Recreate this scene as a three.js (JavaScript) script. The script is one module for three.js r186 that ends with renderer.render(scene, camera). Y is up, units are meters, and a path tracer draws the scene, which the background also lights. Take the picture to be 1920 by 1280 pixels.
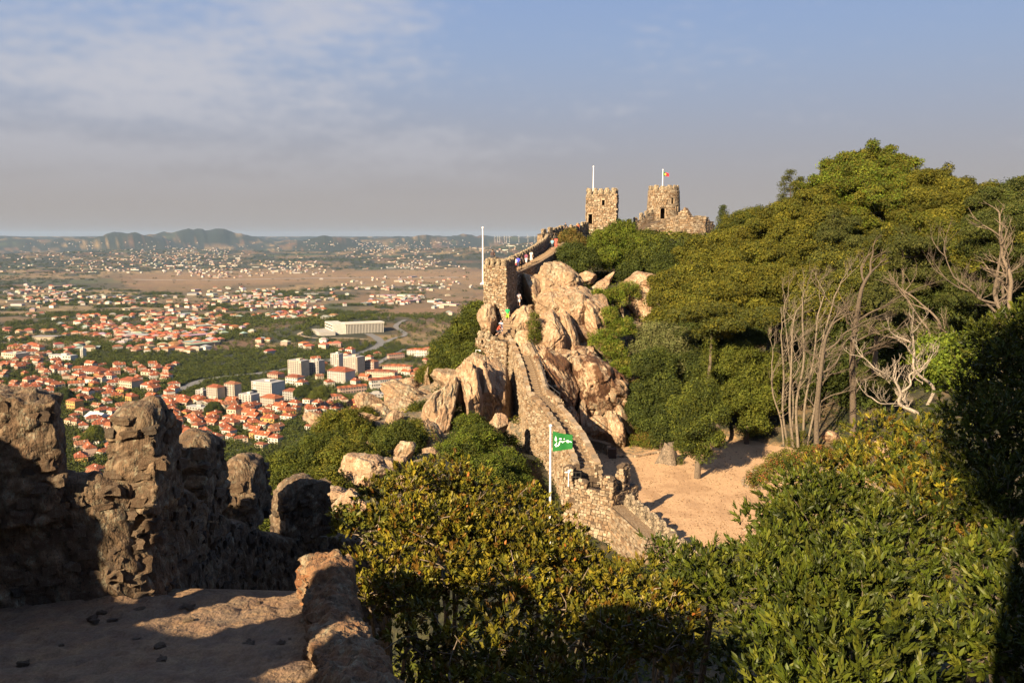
import * as THREE from 'three';
import { mergeGeometries, mergeVertices, toCreasedNormals } from 'three/addons/utils/BufferGeometryUtils.js';
import { MarchingCubes } from 'three/addons/objects/MarchingCubes.js';
import { Brush, Evaluator, SUBTRACTION } from 'three-bvh-csg';
import { createNoise2D, createNoise3D } from 'simplex-noise';

// ---------- camera, sky, sun, exposure ----------
const scene = new THREE.Scene();
const PITCH = 6.74 * Math.PI / 180, FPX = 1660;                     // lens of the photograph, in its own pixels (1920 x 1280)
const camera = new THREE.PerspectiveCamera(2 * Math.atan(640 / FPX) * 180 / Math.PI, 1920 / 1280, 0.3, 90000);
camera.position.set(0, 0, 0); camera.rotation.set(-PITCH, 0, 0); scene.add(camera);
const renderer = new THREE.WebGLRenderer({ antialias: true });
renderer.toneMapping = THREE.LinearToneMapping; renderer.toneMappingExposure = 2.9;
renderer.shadowMap.enabled = true;
const SUN_EL = 27.5 * Math.PI / 180, SUN_AZ = [-0.548, 0.836];   // towards the sun: behind the camera, to the left
const SUN = new THREE.Vector3(SUN_AZ[0] * Math.cos(SUN_EL), Math.sin(SUN_EL), SUN_AZ[1] * Math.cos(SUN_EL)).normalize();
const sun = new THREE.DirectionalLight(new THREE.Color(1, 0.80, 0.545), 5.0);
sun.target.position.set(0, -10, -90); sun.position.copy(SUN).multiplyScalar(400).add(sun.target.position); scene.add(sun, sun.target);
sun.castShadow = true; sun.shadow.radius = 1; sun.shadow.mapSize.set(4096, 4096);
Object.assign(sun.shadow.camera, { left: -160, right: 160, top: 160, bottom: -160, near: 1, far: 900 });
scene.fog = new THREE.FogExp2(new THREE.Color(0.44, 0.68, 1.0), 0.0000135);

// ---------- random, noise ----------
let seed = 12345;
const rnd = () => { seed |= 0; seed = seed + 0x6D2B79F5 | 0; let t = Math.imul(seed ^ seed >>> 15, 1 | seed); t = t + Math.imul(t ^ t >>> 7, 61 | t) ^ t; return ((t ^ t >>> 14) >>> 0) / 4294967296; };
const reseed = (s) => { seed = s; };
const rr = (a, b) => a + (b - a) * rnd();
const pick = (a) => a[Math.floor(rnd() * a.length)];
const n2 = createNoise2D(rnd), n3 = createNoise3D(rnd);
const fbm2 = (x, y, o = 4) => { let s = 0, a = 0.5; for (let i = 0; i < o; i++) { s += a * n2(x, y); x *= 2.03; y *= 2.03; a *= 0.5; } return s; };
const fbm3 = (x, y, z, o = 4) => { let s = 0, a = 0.5; for (let i = 0; i < o; i++) { s += a * n3(x, y, z); x *= 2.03; y *= 2.03; z *= 2.03; a *= 0.5; } return s; };
const clamp = (x, a = 0, b = 1) => Math.min(b, Math.max(a, x));
const sstep = (a, b, x) => { const t = clamp((x - a) / (b - a)); return t * t * (3 - 2 * t); };
const mix = (a, b, t) => a + (b - a) * t;
const mix3 = (a, b, t) => [mix(a[0], b[0], t), mix(a[1], b[1], t), mix(a[2], b[2], t)];
const V = (x, y, z) => new THREE.Vector3(x, y, z);

// ---------- the sky: air and thin cloud ----------
{
  const W = 1536, H = 768, data = new Float32Array(W * H * 4);
  for (let r = 0; r < H; r++) {
    const el = ((r + 0.5) / H - 0.5) * Math.PI, y = Math.sin(el), e = Math.max(0, el * 180 / Math.PI);
    const low = [0.145, 0.132, 0.124], mid = [0.112, 0.145, 0.208], high = [0.064, 0.115, 0.236], top = [0.016, 0.029, 0.064];
    let c = mix3(low, mid, sstep(0.5, 13, e)); c = mix3(c, high, sstep(9, 24, e)); c = mix3(c, top, sstep(22, 80, e));
    for (let k = 0; k < W; k++) {
      const az = ((k + 0.5) / W - 0.5) * 2 * Math.PI, x = Math.cos(az) * Math.cos(el), z = Math.sin(az) * Math.cos(el);
      let out = c;
      if (y > 0.005) {
        const q = 1 / (y + 0.10), px = x * q, pz = z * q;
        const bank = fbm2(px * 0.62 + 3.1, pz * 0.62 + 1.7, 3);                       // large sheets
        const side = sstep(0.12, -0.24, x / Math.hypot(x, z) + 0.05 * fbm2(px * 2, pz * 2, 2)); // the sheet in view lies towards the left and goes on round
        const fine = fbm2(px * 5.5 + 9, pz * 9 + 4, 5), fine2 = fbm2(px * 17, pz * 30, 3);
        const sheet = clamp(0.10 + bank * 0.55 + side * 0.62 - 0.10);
        let a = sstep(0.12, 0.85, sheet + fine * 0.30 + fine2 * 0.08) * sstep(1, 10, e) * (1 - 0.6 * sstep(30, 70, e));
        const wisp = sstep(0.36, 0.7, fbm2(px * 2.1 + 20, pz * 7 + 6, 5)) * 0.28 * sstep(3, 9, e);
        a = clamp(a * 0.70 + wisp * 0.3);
        out = mix3(c, [0.212, 0.207, 0.216], a);
      }
      const i = (r * W + k) * 4; data[i] = out[0]; data[i + 1] = out[1]; data[i + 2] = out[2]; data[i + 3] = 1;
    }
  }
  const sky = new THREE.DataTexture(data, W, H, THREE.RGBAFormat, THREE.FloatType);
  sky.mapping = THREE.EquirectangularReflectionMapping; sky.magFilter = THREE.LinearFilter; sky.needsUpdate = true;
  scene.background = sky; scene.environment = sky;
}

// ---------- helpers ----------
const CP = Math.cos(PITCH), SP = Math.sin(PITCH);
// a point of the place, surveyed as the direction of a photo pixel and its forward distance d in metres
function at(px, py, d) {
  const x = (px - 960) / FPX, y = (640 - py) / FPX, fwd = CP + y * SP;
  return V(x / fwd * d, (y * CP - SP) / fwd * d, -d);
}
const mpp = (d) => d / FPX;                                      // metres per photo pixel at that distance
const used = new Map();
function numbered(n) { const k = used.get(n) || 0; used.set(n, k + 1); return k ? n + '_' + String(k).padStart(3, '0') : n; }
function tag(o, label, category, group, kind) {
  if (label) o.userData.label = label; if (category) o.userData.category = category; if (group) o.userData.group = group; if (kind) o.userData.kind = kind; return o;
}
const shade = (o) => { o.castShadow = o.receiveShadow = true; return o; };
function mesh(name, geo, mat, parent = scene) { const m = shade(new THREE.Mesh(geo, mat)); m.name = parent === scene ? numbered(name) : name; parent.add(m); return m; }
function thing(name, label, category, pos, group) { const g = new THREE.Group(); g.name = numbered(name); if (pos) g.position.copy(pos); scene.add(g); return tag(g, label, category, group, 'thing'); }
function paint(geo, fn) {                                        // vertex colours, linear
  const p = geo.attributes.position, nrm = geo.attributes.normal, c = new Float32Array(p.count * 3);
  for (let i = 0; i < p.count; i++) { const k = fn(p.getX(i), p.getY(i), p.getZ(i), nrm?.getX(i), nrm?.getY(i), nrm?.getZ(i), i); c[3 * i] = k[0]; c[3 * i + 1] = k[1]; c[3 * i + 2] = k[2]; }
  geo.setAttribute('color', new THREE.BufferAttribute(c, 3)); return geo;
}
function boxUV(g, s = 1) {                                       // uv in metres from the dominant axis of each face
  if (g.index) { const n = g.toNonIndexed(); g = n; }
  const p = g.attributes.position, uv = new Float32Array(p.count * 2), a = V(), b = V(), c = V();
  for (let i = 0; i < p.count; i += 3) {
    a.fromBufferAttribute(p, i); b.fromBufferAttribute(p, i + 1).sub(a); c.fromBufferAttribute(p, i + 2).sub(a); b.cross(c);
    const ax = Math.abs(b.x), ay = Math.abs(b.y), az = Math.abs(b.z), m = ay >= ax && ay >= az ? 1 : ax >= az ? 0 : 2;
    for (let k = 0; k < 3; k++) { const j = i + k, x = p.getX(j), y = p.getY(j), z = p.getZ(j); uv[2 * j] = (m === 0 ? z : x) * s; uv[2 * j + 1] = (m === 1 ? z : y) * s; }
  }
  g.setAttribute('uv', new THREE.BufferAttribute(uv, 2)); return g;
}
function quadGeo(list) {                                         // [[a,b,c,d], ...] of Vector3, flat
  const pos = []; for (const [a, b, c, d] of list) { pos.push(...a.toArray(), ...b.toArray(), ...c.toArray()); if (c !== d) pos.push(...a.toArray(), ...c.toArray(), ...d.toArray()); }
  const g = new THREE.BufferGeometry(); g.setAttribute('position', new THREE.Float32BufferAttribute(pos, 3)); g.computeVertexNormals(); return boxUV(g);
}
function prism(pts, y0, y1) {                                    // vertical prism over a plan outline [[x,z],...], tops/bottoms may be arrays
  const n = pts.length, b = pts.map((p, i) => V(p[0], Array.isArray(y0) ? y0[i] : y0, p[1])), t = pts.map((p, i) => V(p[0], Array.isArray(y1) ? y1[i] : y1, p[1])), q = [];
  for (let i = 0; i < n; i++) { const j = (i + 1) % n; q.push([b[i], b[j], t[j], t[i]]); }
  for (let i = 1; i < n - 1; i++) { q.push([t[0], t[i], t[i + 1], t[i + 1]]); q.push([b[0], b[i + 1], b[i], b[i]]); }
  return quadGeo(q);
}
function carve(geo, cutters) { const ev = new Evaluator(); ev.useGroups = false; let a = new Brush(geo); a.updateMatrixWorld(); for (const c of cutters) { const b = new Brush(c.index ? c.toNonIndexed() : c); b.updateMatrixWorld(); a = ev.evaluate(a, b, SUBTRACTION); a.updateMatrixWorld(); } return boxUV(a.geometry); }
function box(w, h, d, x = 0, y = 0, z = 0, ry = 0) { const g = new THREE.BoxGeometry(w, h, d); if (ry) g.rotateY(ry); g.translate(x, y, z); return g; }
function tube(pts, r0, r1, seg = 8, rad = 6) {                   // tapered limb through points
  const c = new THREE.CatmullRomCurve3(pts), n = seg, fr = c.computeFrenetFrames(n), pos = [], nor = [], uv = [], idx = [];
  for (let i = 0; i <= n; i++) {
    const t = i / n, p = c.getPointAt(t), r = mix(r0, r1, t);
    for (let k = 0; k <= rad; k++) { const a = k / rad * 2 * Math.PI, d = fr.normals[i].clone().multiplyScalar(Math.cos(a)).addScaledVector(fr.binormals[i], Math.sin(a)); nor.push(d.x, d.y, d.z); pos.push(p.x + d.x * r, p.y + d.y * r, p.z + d.z * r); uv.push(k / rad * r0 * 6, t * c.getLength()); }
  }
  for (let i = 0; i < n; i++) for (let k = 0; k < rad; k++) { const a = i * (rad + 1) + k, b = a + rad + 1; idx.push(a, a + 1, b, b, a + 1, b + 1); }
  const tip = pos.length / 3, e = c.getPointAt(1); pos.push(e.x, e.y, e.z); nor.push(0, 1, 0); uv.push(0, 0);
  for (let k = 0; k < rad; k++) idx.push(n * (rad + 1) + k, n * (rad + 1) + k + 1, tip);
  const g = new THREE.BufferGeometry(); g.setAttribute('position', new THREE.Float32BufferAttribute(pos, 3)); g.setAttribute('normal', new THREE.Float32BufferAttribute(nor, 3)); g.setAttribute('uv', new THREE.Float32BufferAttribute(uv, 2)); g.setIndex(idx); return g;
}
const M4 = new THREE.Matrix4(), Q = new THREE.Quaternion(), E = new THREE.Euler(), COL = new THREE.Color();
function instanced(name, geo, mat, list, parent = scene) {       // list of {p, e:[x,y,z] | q, s, c}
  const m = shade(new THREE.InstancedMesh(geo, mat, list.length)); m.name = parent === scene ? numbered(name) : name;
  list.forEach((o, i) => {
    if (o.q) Q.copy(o.q); else Q.setFromEuler(E.set(...(o.e || [0, 0, 0])));
    const s = o.s ?? 1; M4.compose(o.p, Q, Array.isArray(s) ? V(...s) : V(s, s, s)); m.setMatrixAt(i, M4);
    if (o.c) m.setColorAt(i, COL.setRGB(...o.c));
  });
  m.userData.kind = 'stuff'; parent.add(m); return m;
}
// ---------- computed textures (colour and relief of matter) ----------
function tex(size, fn, srgb = false) {                           // fn(u,v) -> [r,g,b] 0..1, made to tile by blending over the edges
  const d = new Uint8Array(size * size * 4);
  for (let y = 0; y < size; y++) for (let x = 0; x < size; x++) { const k = fn(x / size, y / size, x, y), i = (y * size + x) * 4; d[i] = clamp(k[0]) * 255; d[i + 1] = clamp(k[1]) * 255; d[i + 2] = clamp(k[2]) * 255; d[i + 3] = 255; }
  const t = new THREE.DataTexture(d, size, size); t.wrapS = t.wrapT = THREE.RepeatWrapping; t.magFilter = THREE.LinearFilter; t.minFilter = THREE.LinearMipmapLinearFilter; t.generateMipmaps = true; if (srgb) t.colorSpace = THREE.SRGBColorSpace; t.needsUpdate = true; return t;
}
const TAU = Math.PI * 2;
const n4 = (u, v, f, o = 4, k = 0) => {                          // tiling noise: torus walk in three dimensions
  const R = f / TAU, a = u * TAU, b = v * TAU; let s = 0, am = 0.5, g = 1;
  for (let i = 0; i < o; i++) { const x = (R * 1.0 * Math.cos(a)) * g + k, y = (R * Math.sin(a)) * g, zz = (R * Math.cos(b)) * g, w = (R * Math.sin(b)) * g; s += am * 0.7 * (n3(x, y + 7.1, zz + k) + n3(x + 3.7, w + 1.3, y - k) ); am *= 0.55; g *= 2.07; }
  return s;
};
const rep = (t, r) => { const c = t.clone(); c.repeat.set(r, r); c.needsUpdate = true; return c; };
const graniteMap = tex(512, (u, v) => { const a = n4(u, v, 7, 5, 1), b = n4(u, v, 34, 4, 5), c = n4(u, v, 120, 2, 9); const lich = sstep(0.10, 0.42, a + b * 0.7), dark = sstep(0.30, 0.62, b + c * 0.6 - a * 0.35); let k = mix3([0.80, 0.70, 0.60], [0.90, 0.88, 0.80], lich); k = mix3(k, [0.42, 0.38, 0.31], dark * 0.75); const g = 1 + c * 0.22; return [k[0] * g, k[1] * g, k[2] * g]; }, true);
const roughBump = tex(512, (u, v) => { const k = 0.5 + 0.42 * n4(u, v, 14, 6, 3) + 0.12 * n4(u, v, 150, 2, 8); return [k, k, k]; });
const stoneMap = tex(512, (u, v) => { const a = n4(u, v, 8, 5, 2), c = n4(u, v, 60, 3, 4); const k = mix3([0.74, 0.66, 0.56], [0.93, 0.89, 0.82], clamp(0.5 + a * 0.9)), g = 1 + c * 0.30; return [k[0] * g, k[1] * g, k[2] * g]; }, true);
const sandMap = tex(512, (u, v) => { const a = n4(u, v, 5, 4, 1), b = n4(u, v, 42, 4, 3), c = n4(u, v, 190, 2, 7), p = sstep(0.42, 0.6, c + b * 0.4); const g = 0.86 + a * 0.13 + b * 0.13 + c * 0.20 - p * 0.16; return [g, g * (0.97 + a * 0.03), g * (0.93 + b * 0.05)]; }, true);
const barkMap = tex(512, (u, v) => { const a = n4(u, v * 0.25, 40, 3, 2), b = n4(u, v, 20, 4, 6), g = 0.72 + a * 0.35 + b * 0.3; return [g, g * 0.97, g * 0.93]; }, true);
const scrubMap = tex(512, (u, v) => { const a = n4(u, v, 12, 5, 4), c = n4(u, v, 90, 3, 2), g = 0.75 + a * 0.35 + c * 0.4; return [g * (1 + a * 0.15), g, g * (0.95 - a * 0.1)]; }, true);
const std = (rgb, o = {}) => { const m = new THREE.MeshStandardMaterial({ roughness: 0.9, ...o }); m.color.setRGB(...rgb); return m; };
const dim = (c, k) => [c[0] * k, c[1] * k, c[2] * k];
// ---------- boulders of the hill: pixel centre, distance, half width and half height in photo pixels, lean, label, options ----------
const RUST = { rust: 0.95, rustAt: 0.02 };
const BOULDERS = [
  [1038, 532, 113, 42, 30, 8, 'large humped grey boulder under the curving stair wall', { grey: 0.55 }],
  [1052, 555, 110, 34, 18, 12, 'flat overhanging boulder lip below the humped grey boulder', { grey: 0.4 }],
  [1000, 545, 111, 16, 30, -20, 'narrow boulder beside the tower path under the stairs', { grey: 0.5 }],
  [1070, 590, 106, 44, 36, 30, 'broad pale boulder face above the small bush on the rocks', { grey: 0.3 }],
  [1035, 585, 107, 30, 28, 20, 'angular boulder left of the broad pale face', { grey: 0.35 }],
  [1118, 610, 106, 26, 55, -35, 'long pink granite slab leaning along the ivy', { slab: 1, grey: 0 }],
  [978, 612, 104, 22, 30, 20, 'rounded boulder beside the stair handrail', { grey: 0.3 }],
  [985, 655, 100, 26, 30, -25, 'smooth boulder bulging over the middle of the stairs', { grey: 0.3 }],
  [1035, 640, 101, 36, 44, 10, 'smooth rounded boulder with a deep crack in the middle of the outcrop', { grey: 0.05 }],
  [1065, 650, 102, 18, 52, -12, 'tall thin granite slab behind the cracked boulder', { slab: 1, grey: 0.2 }],
  [1030, 678, 98, 40, 26, -5, 'wide boulder below the cracked rounded boulder', { grey: 0.1 }],
  [1060, 690, 96, 30, 32, 20, 'pyramid shaped boulder with dark lichen spots', { grey: 0.1, rust: 0.7, rustAt: -0.2 }],
  [1098, 680, 99, 34, 26, 20, 'cream boulder under the ivy tongue', { grey: 0.05 }],
  [1046, 735, 92, 32, 64, -22, 'dark rust stained boulder beside the lower stairs', { ...RUST, rustAt: 0.16 }],
  [1062, 785, 90, 20, 32, -15, 'rust spotted boulder foot above the courtyard bench', { ...RUST, rustAt: -0.05 }],
  [1105, 740, 94, 50, 58, -25, 'huge rust spotted boulder above the courtyard', { ...RUST, rustAt: 0.02, deep: 0.9 }],
  [1135, 720, 95, 30, 50, -38, 'leaning slab with a broad rust brown stain', { slab: 1, ...RUST, rustAt: 0.14 }],
  [1160, 735, 97, 20, 44, -40, 'outer leaning slab of the outcrop next to the dark trees', { slab: 1, rust: 0.6, rustAt: -0.15 }],
  [1130, 705, 95, 14, 14, -20, 'small round boulder lodged between two slabs', { grey: 0.1 }],
  [1120, 808, 92, 26, 24, 0, 'low squarish boulder beside the curved bench', { grey: 0.2, rust: 0.4, rustAt: -0.1 }],
  [1092, 800, 92, 9, 38, 3, 'upright narrow rock standing behind the bench', { slab: 1, grey: 0.2 }],
  [1153, 815, 91, 17, 34, -12, 'upright boulder next to the litter bin', { grey: 0.4 }],
  [1168, 790, 94, 14, 30, -25, 'rough boulder behind the upright one by the bin', { grey: 0.4 }],
  [1185, 765, 97, 16, 22, -30, 'brown boulder at the edge of the ivy slope', { rust: 0.5, rustAt: 0 }],
  [1205, 535, 120, 36, 22, -18, 'domed cream boulder among shrubs at the top of the outcrop', { grey: 0.02 }],
  [1210, 575, 118, 32, 26, 10, 'split cream boulder below the domed one', { grey: 0.02 }],
  [1103, 520, 122, 16, 12, 0, 'small grey boulder under the green hilltop shrubs', { grey: 0.5 }],
  [1138, 528, 120, 6, 18, 38, 'thin slanting stone slab sticking out of the shrubs', { slab: 1, grey: 0.2 }],
  [1120, 545, 117, 26, 12, -28, 'long low boulder behind the slanting slab', { grey: 0.4 }],
  [1128, 556, 116, 9, 16, 0, 'small pink boulder half hidden in the ivy', { grey: 0 }],
  [1160, 575, 115, 7, 28, -20, 'narrow boulder in the ivy below the slanting slab', { slab: 1, grey: 0.2 }],
  [1245, 590, 122, 14, 20, 0, 'boulder at the edge of the woodland canopy', { grey: 0.1 }],
  [916, 600, 104.5, 18, 24, 0, 'rounded boulder under the foot of the tower', { grey: 0.45, deep: 1.6 }],
  [927, 738, 92, 30, 56, -14, 'tall curved boulder leaning against the wall foot', { grey: 0.25 }],
  [905, 742, 90, 28, 56, -10, 'broad boulder face left of the curved wall boulder', { grey: 0.1 }],
  [882, 748, 87, 20, 56, -8, 'smooth pillar boulder in the outer rock group', { grey: 0 }],
  [862, 735, 88, 9, 22, 3, 'short smooth boulder beside the pillar boulder', { grey: 0 }],
  [825, 775, 85, 27, 56, 14, 'tall lichen speckled boulder above the shrubs', { grey: 0.55 }],
  [845, 712, 97, 30, 16, 10, 'grey boulder on top of the outer rock group', { grey: 0.5 }],
  [805, 830, 78, 22, 34, -22, 'split boulder below the lichen speckled one', { grey: 0.4 }],
  [808, 853, 74, 20, 10, 0, 'low flat boulder above the yellowish shrub', { grey: 0.1 }],
  [765, 748, 96, 46, 17, 18, 'long grey boulder lying along the slope', { grey: 0.55 }],
  [755, 768, 93, 40, 17, 14, 'second long slab boulder lower on the slope', { grey: 0.6 }],
  [735, 740, 98, 16, 22, 15, 'blocky boulder at the end of the long boulder', { grey: 0.5 }],
  [765, 720, 103, 20, 9, 12, 'flat boulder at the top of the ridge', { grey: 0.5 }],
  [800, 712, 103, 7, 20, 0, 'small standing stone on the ridge below the shrub', { slab: 1, grey: 0.5 }],
  [690, 758, 97, 26, 14, 22, 'pale boulder over the valley edge', { grey: 0.4 }],
  [738, 790, 86, 14, 15, 10, 'small wedge boulder between dark shrubs', { grey: 0.4 }],
  [715, 800, 84, 16, 9, 25, 'flat stone beside the wedge boulder', { grey: 0.4 }],
  [668, 792, 88, 36, 15, -4, 'broad rounded boulder capping the green slope', { grey: 0.5 }],
  [600, 800, 92, 30, 12, 38, 'pale boulder on the skyline of the green slope', { grey: 0.4 }],
  [697, 826, 80, 11, 10, 0, 'small boulder in the middle of the green slope', { grey: 0.4 }],
  [757, 852, 70, 18, 24, 20, 'brownish boulder half under the dark shrub', { grey: 0.3 }],
  [680, 888, 54, 47, 28, 6, 'big egg shaped boulder above the yellowish shrub', { grey: 0.45 }],
  [725, 880, 55, 18, 22, 0, 'boulder leaning on the big egg shaped one', { grey: 0.35 }],
  [748, 868, 57, 12, 12, 0, 'smaller boulder beside the egg shaped one', { grey: 0.4 }],
  [625, 930, 34, 34, 14, 6, 'flat lichen boulder just behind the last merlon', { grey: 0.35 }],
  [640, 985, 30, 44, 50, 0, 'steep cream rock face behind the last merlon', { grey: 0.15, deep: 0.7 }],
  [755, 910, 47, 16, 16, 0, 'pale stone between boulder and shrub', { grey: 0.2 }],
  [935, 795, 80, 14, 16, 0, 'rubble boulder at the wall foot', { grey: 0.2 }],
  [1668, 845, 48, 22, 18, 0, 'pinkish rock among the shrubs under the dead branches', { grey: 0 }],
  [1562, 820, 78, 16, 10, 0, 'low brown rock between two tall trunks', { rust: 0.6, rustAt: 0 }],
  [1415, 1003, 50, 18, 12, 0, 'small pale rock at the lower end of the courtyard', { grey: 0.1 }],
  [1085, 625, 107, 62, 82, -28, 'great pale slab forming the middle of the outcrop', { grey: 0.15, deep: 0.8, slab: 1 }],
  [1050, 570, 112, 56, 44, 10, 'broad cream rock shelf under the humped grey boulder', { grey: 0.3 }],
  [1100, 745, 98, 62, 74, -26, 'great rust streaked cliff slab at the foot of the outcrop', { slab: 1, ...RUST, rustAt: -0.08 }],
  [900, 735, 96, 46, 50, -6, 'cream cliff face behind the outer pillar boulders', { grey: 0.1 }],
  [1010, 690, 97, 30, 44, -24, 'shaded rock wedge beside the middle stairs', { grey: 0.3 }],
  [780, 760, 99, 40, 24, 14, 'grey boulder filling the ridge behind the long boulders', { grey: 0.5 }],
  [720, 790, 92, 34, 22, 16, 'broad pale rock below the ridge boulders', { grey: 0.45 }],
];
// ---------- the land ----------
const PLAIN = -205;
const ctl = [], ROCKY = [];                                                  // surveyed ground points of the castle hill
const g = (px, py, d, dy = 0) => { const p = at(px, py, d); ctl.push([p.x, p.z, p.y + dy]); };
const c3 = (x, z, y) => ctl.push([x, z, y]);
// under the camera and the shrubs
c3(0, 0, -6.5); c3(0, 14, -5); c3(-9, -4, -10); c3(-8.5, -13, -15); c3(4, -8, -8.0); c3(-1, -15, -9.5); c3(10, -6, -7); c3(3, -24, -13.5); c3(12, -24, -13); c3(24, -20, -10); c3(40, -30, -9); c3(30, 10, -6); c3(-20, 5, -24); c3(-20, -16, -30); c3(-12, -26, -20);
c3(9, -38, -18.5); c3(20, -42, -18.5); c3(34, -52, -17);
// foot of the wall, rocky slope outside it
g(1190, 1075, 57, -1.5); g(1080, 1050, 60, -1); g(1010, 945, 72, -0.6); g(962, 880, 86, -0.5); g(930, 810, 96); g(890, 860, 76, -0.5); g(870, 790, 90); g(830, 660, 112, -2);
g(800, 750, 95); g(720, 775, 92); g(650, 815, 85); g(590, 850, 80, -0.8); g(530, 960, 60); g(630, 975, 42, -0.5); g(760, 900, 52, -0.5); g(830, 830, 70, -1); g(700, 860, 66, -1); g(780, 700, 118, -3);
g(570, 1010, 36, -1.5); g(680, 1040, 28, -2);
// beyond the shoulder the hill falls away to the town
c3(-30, -92, -34); c3(-34, -70, -38); c3(-30, -45, -40); c3(-28, -120, -40); c3(-12, -150, -44); c3(-60, -110, -62); c3(-70, -60, -70); c3(-60, -170, -74); c3(-20, -230, -84); c3(-110, -160, -104); c3(-140, -60, -110); c3(-130, -260, -122); c3(-40, -340, -124); c3(-220, -200, -150); c3(-260, -330, -166); c3(-150, -420, -160); c3(20, -450, -155); c3(-260, 0, -140); c3(120, -420, -120); c3(-330, -500, -188); c3(-100, -560, -186); c3(150, -620, -190); c3(350, -450, -140);
// courtyard
for (const [x, z] of [[8, -70], [10, -80], [9, -92], [14, -64], [18, -72], [18, -84], [18, -94], [25, -80], [26, -92], [20, -62], [32, -86]]) c3(x, z, -22);
// rocks inside the wall, castle top and wooded hill to the right
g(1030, 760, 88); g(1150, 800, 93, -0.5); g(1060, 650, 98, -1.6); g(1120, 700, 97, -1.6); g(1010, 570, 106, -1.5); g(1080, 560, 112, -2); g(1160, 620, 108, -2); g(1215, 580, 116, -3); g(1040, 520, 116, -2); g(1120, 520, 124, -2); g(1230, 520, 126, -4);
g(985, 500, 114, -4); g(1050, 470, 132, -4); g(1130, 450, 165, -3); g(1100, 440, 176, -1); g(1250, 440, 188, -1.5); g(1330, 445, 185, -2); g(1190, 450, 180, -4); g(1030, 445, 150, -4); g(1010, 455, 165, -7); g(960, 480, 140, -14); g(930, 470, 175, -24); c3(10, -230, -26); c3(40, -260, -30); c3(-10, -190, -34);
c3(24, -106, -19); c3(34, -108, -16.5); c3(32, -130, -8); c3(48, -120, -10); c3(44, -98, -17.5); c3(54, -86, -14); c3(62, -110, -7); c3(60, -150, -1); c3(46, -170, -1); c3(90, -110, 0); c3(95, -160, 3); c3(90, -60, -4); c3(140, -110, -4); c3(150, -200, -10); c3(80, -240, -14); c3(70, -30, -6); c3(160, -20, -20); c3(200, -330, -70); c3(300, -150, -80); c3(60, 60, -6); c3(-60, 60, -60); c3(0, 120, -20); c3(260, 60, -60); c3(-140, 160, -110); c3(60, 260, -60); c3(-300, 240, -170);
// every boulder of the hill sits in the ground
for (const [px, py, d, hw, hh] of BOULDERS) { const p = at(px, py + hh * 0.55, d + Math.min(hw, hh) * mpp(d) * 0.5); ctl.push([p.x, p.z, p.y, 2.5]); }
const WT = (() => {                                              // solve the surface through those points
  const n = ctl.length, A = ctl.map((p, i) => [...ctl.map((q, j) => i === j ? -(p[3] || 0.6) : Math.hypot(p[0] - q[0], p[1] - q[1])), 1, p[2]]); A.push([...ctl.map(() => 1), 0, 0]);
  for (let i = 0; i <= n; i++) { let b = i; for (let r = i + 1; r <= n; r++) if (Math.abs(A[r][i]) > Math.abs(A[b][i])) b = r; [A[i], A[b]] = [A[b], A[i]]; for (let r = i + 1; r <= n; r++) { const f = A[r][i] / A[i][i]; if (f) for (let c = i; c <= n + 1; c++) A[r][c] -= f * A[i][c]; } }
  const x = new Float64Array(n + 1); for (let i = n; i >= 0; i--) { let s = A[i][n + 1]; for (let c = i + 1; c <= n; c++) s -= A[i][c] * x[c]; x[i] = s / A[i][i]; } return x;
})();
const hillY = (x, z) => { let s = WT[ctl.length]; for (let i = 0; i < ctl.length; i++) s += WT[i] * Math.hypot(x - ctl[i][0], z - ctl[i][1]); return s; };
const yardMask = (x, z) => { const dx = (x - 18.5) / 13, dz = (z + 79) / 17; return 1 - sstep(0.8, 1.25, Math.hypot(dx, dz)); };
const HILLS = [[0, 17500, 150, 900], [130, 15500, 150, 1500], [245, 14200, 212, 620], [215, 14800, 150, 1300], [320, 16500, 185, 700], [378, 15800, 200, 820], [440, 16200, 185, 900], [500, 17500, 180, 1000], [615, 13800, 205, 640], [560, 15000, 160, 1200], [690, 15500, 165, 1100], [800, 14800, 198, 650], [760, 16800, 185, 1200], [870, 16500, 180, 900], [960, 15800, 165, 1100], [1060, 16800, 190, 1200], [1250, 16500, 190, 1500], [-90, 15000, 190, 1500], [150, 9500, 58, 1500], [40, 8200, 60, 900], [520, 10500, 55, 1300], [720, 9800, 62, 1000], [930, 8200, 80, 900], [880, 10800, 95, 1000], [1010, 9500, 120, 900], [1150, 9000, 110, 1200], [300, 10800, 60, 1100], [630, 7600, 34, 700], [400, 8000, 30, 900]].map(([px, d, h, w]) => [(px - 960) / FPX * d, -d, h * (d > 12500 ? (w <= 820 ? 0.92 : 0.80) : 0.8), w]);
function plainY(x, z) {
  const r = Math.hypot(x, z); let y = PLAIN - 28 * sstep(1200, 4000, r) + 9 * fbm2(x / 900, z / 900, 3) * sstep(500, 1500, r);
  y += 26 * Math.exp(-(((x + 320) / 260) ** 2) - (((z + 1980) / 240) ** 2));      // rise with the long office building
  for (const [hx, hz, h, w] of HILLS) { const q = ((x - hx) / w) ** 2 + ((z - hz) / w) ** 2; if (q < 9) y += h * Math.exp(-q) * (1 + 0.25 * fbm2(x / 500, z / 500, 3)); }
  y += sstep(17000, 23000, r) * (236 + 24 * fbm2(x / 2500, z / 2500, 3));        // the far rim of the land
  return y;
}
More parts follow.
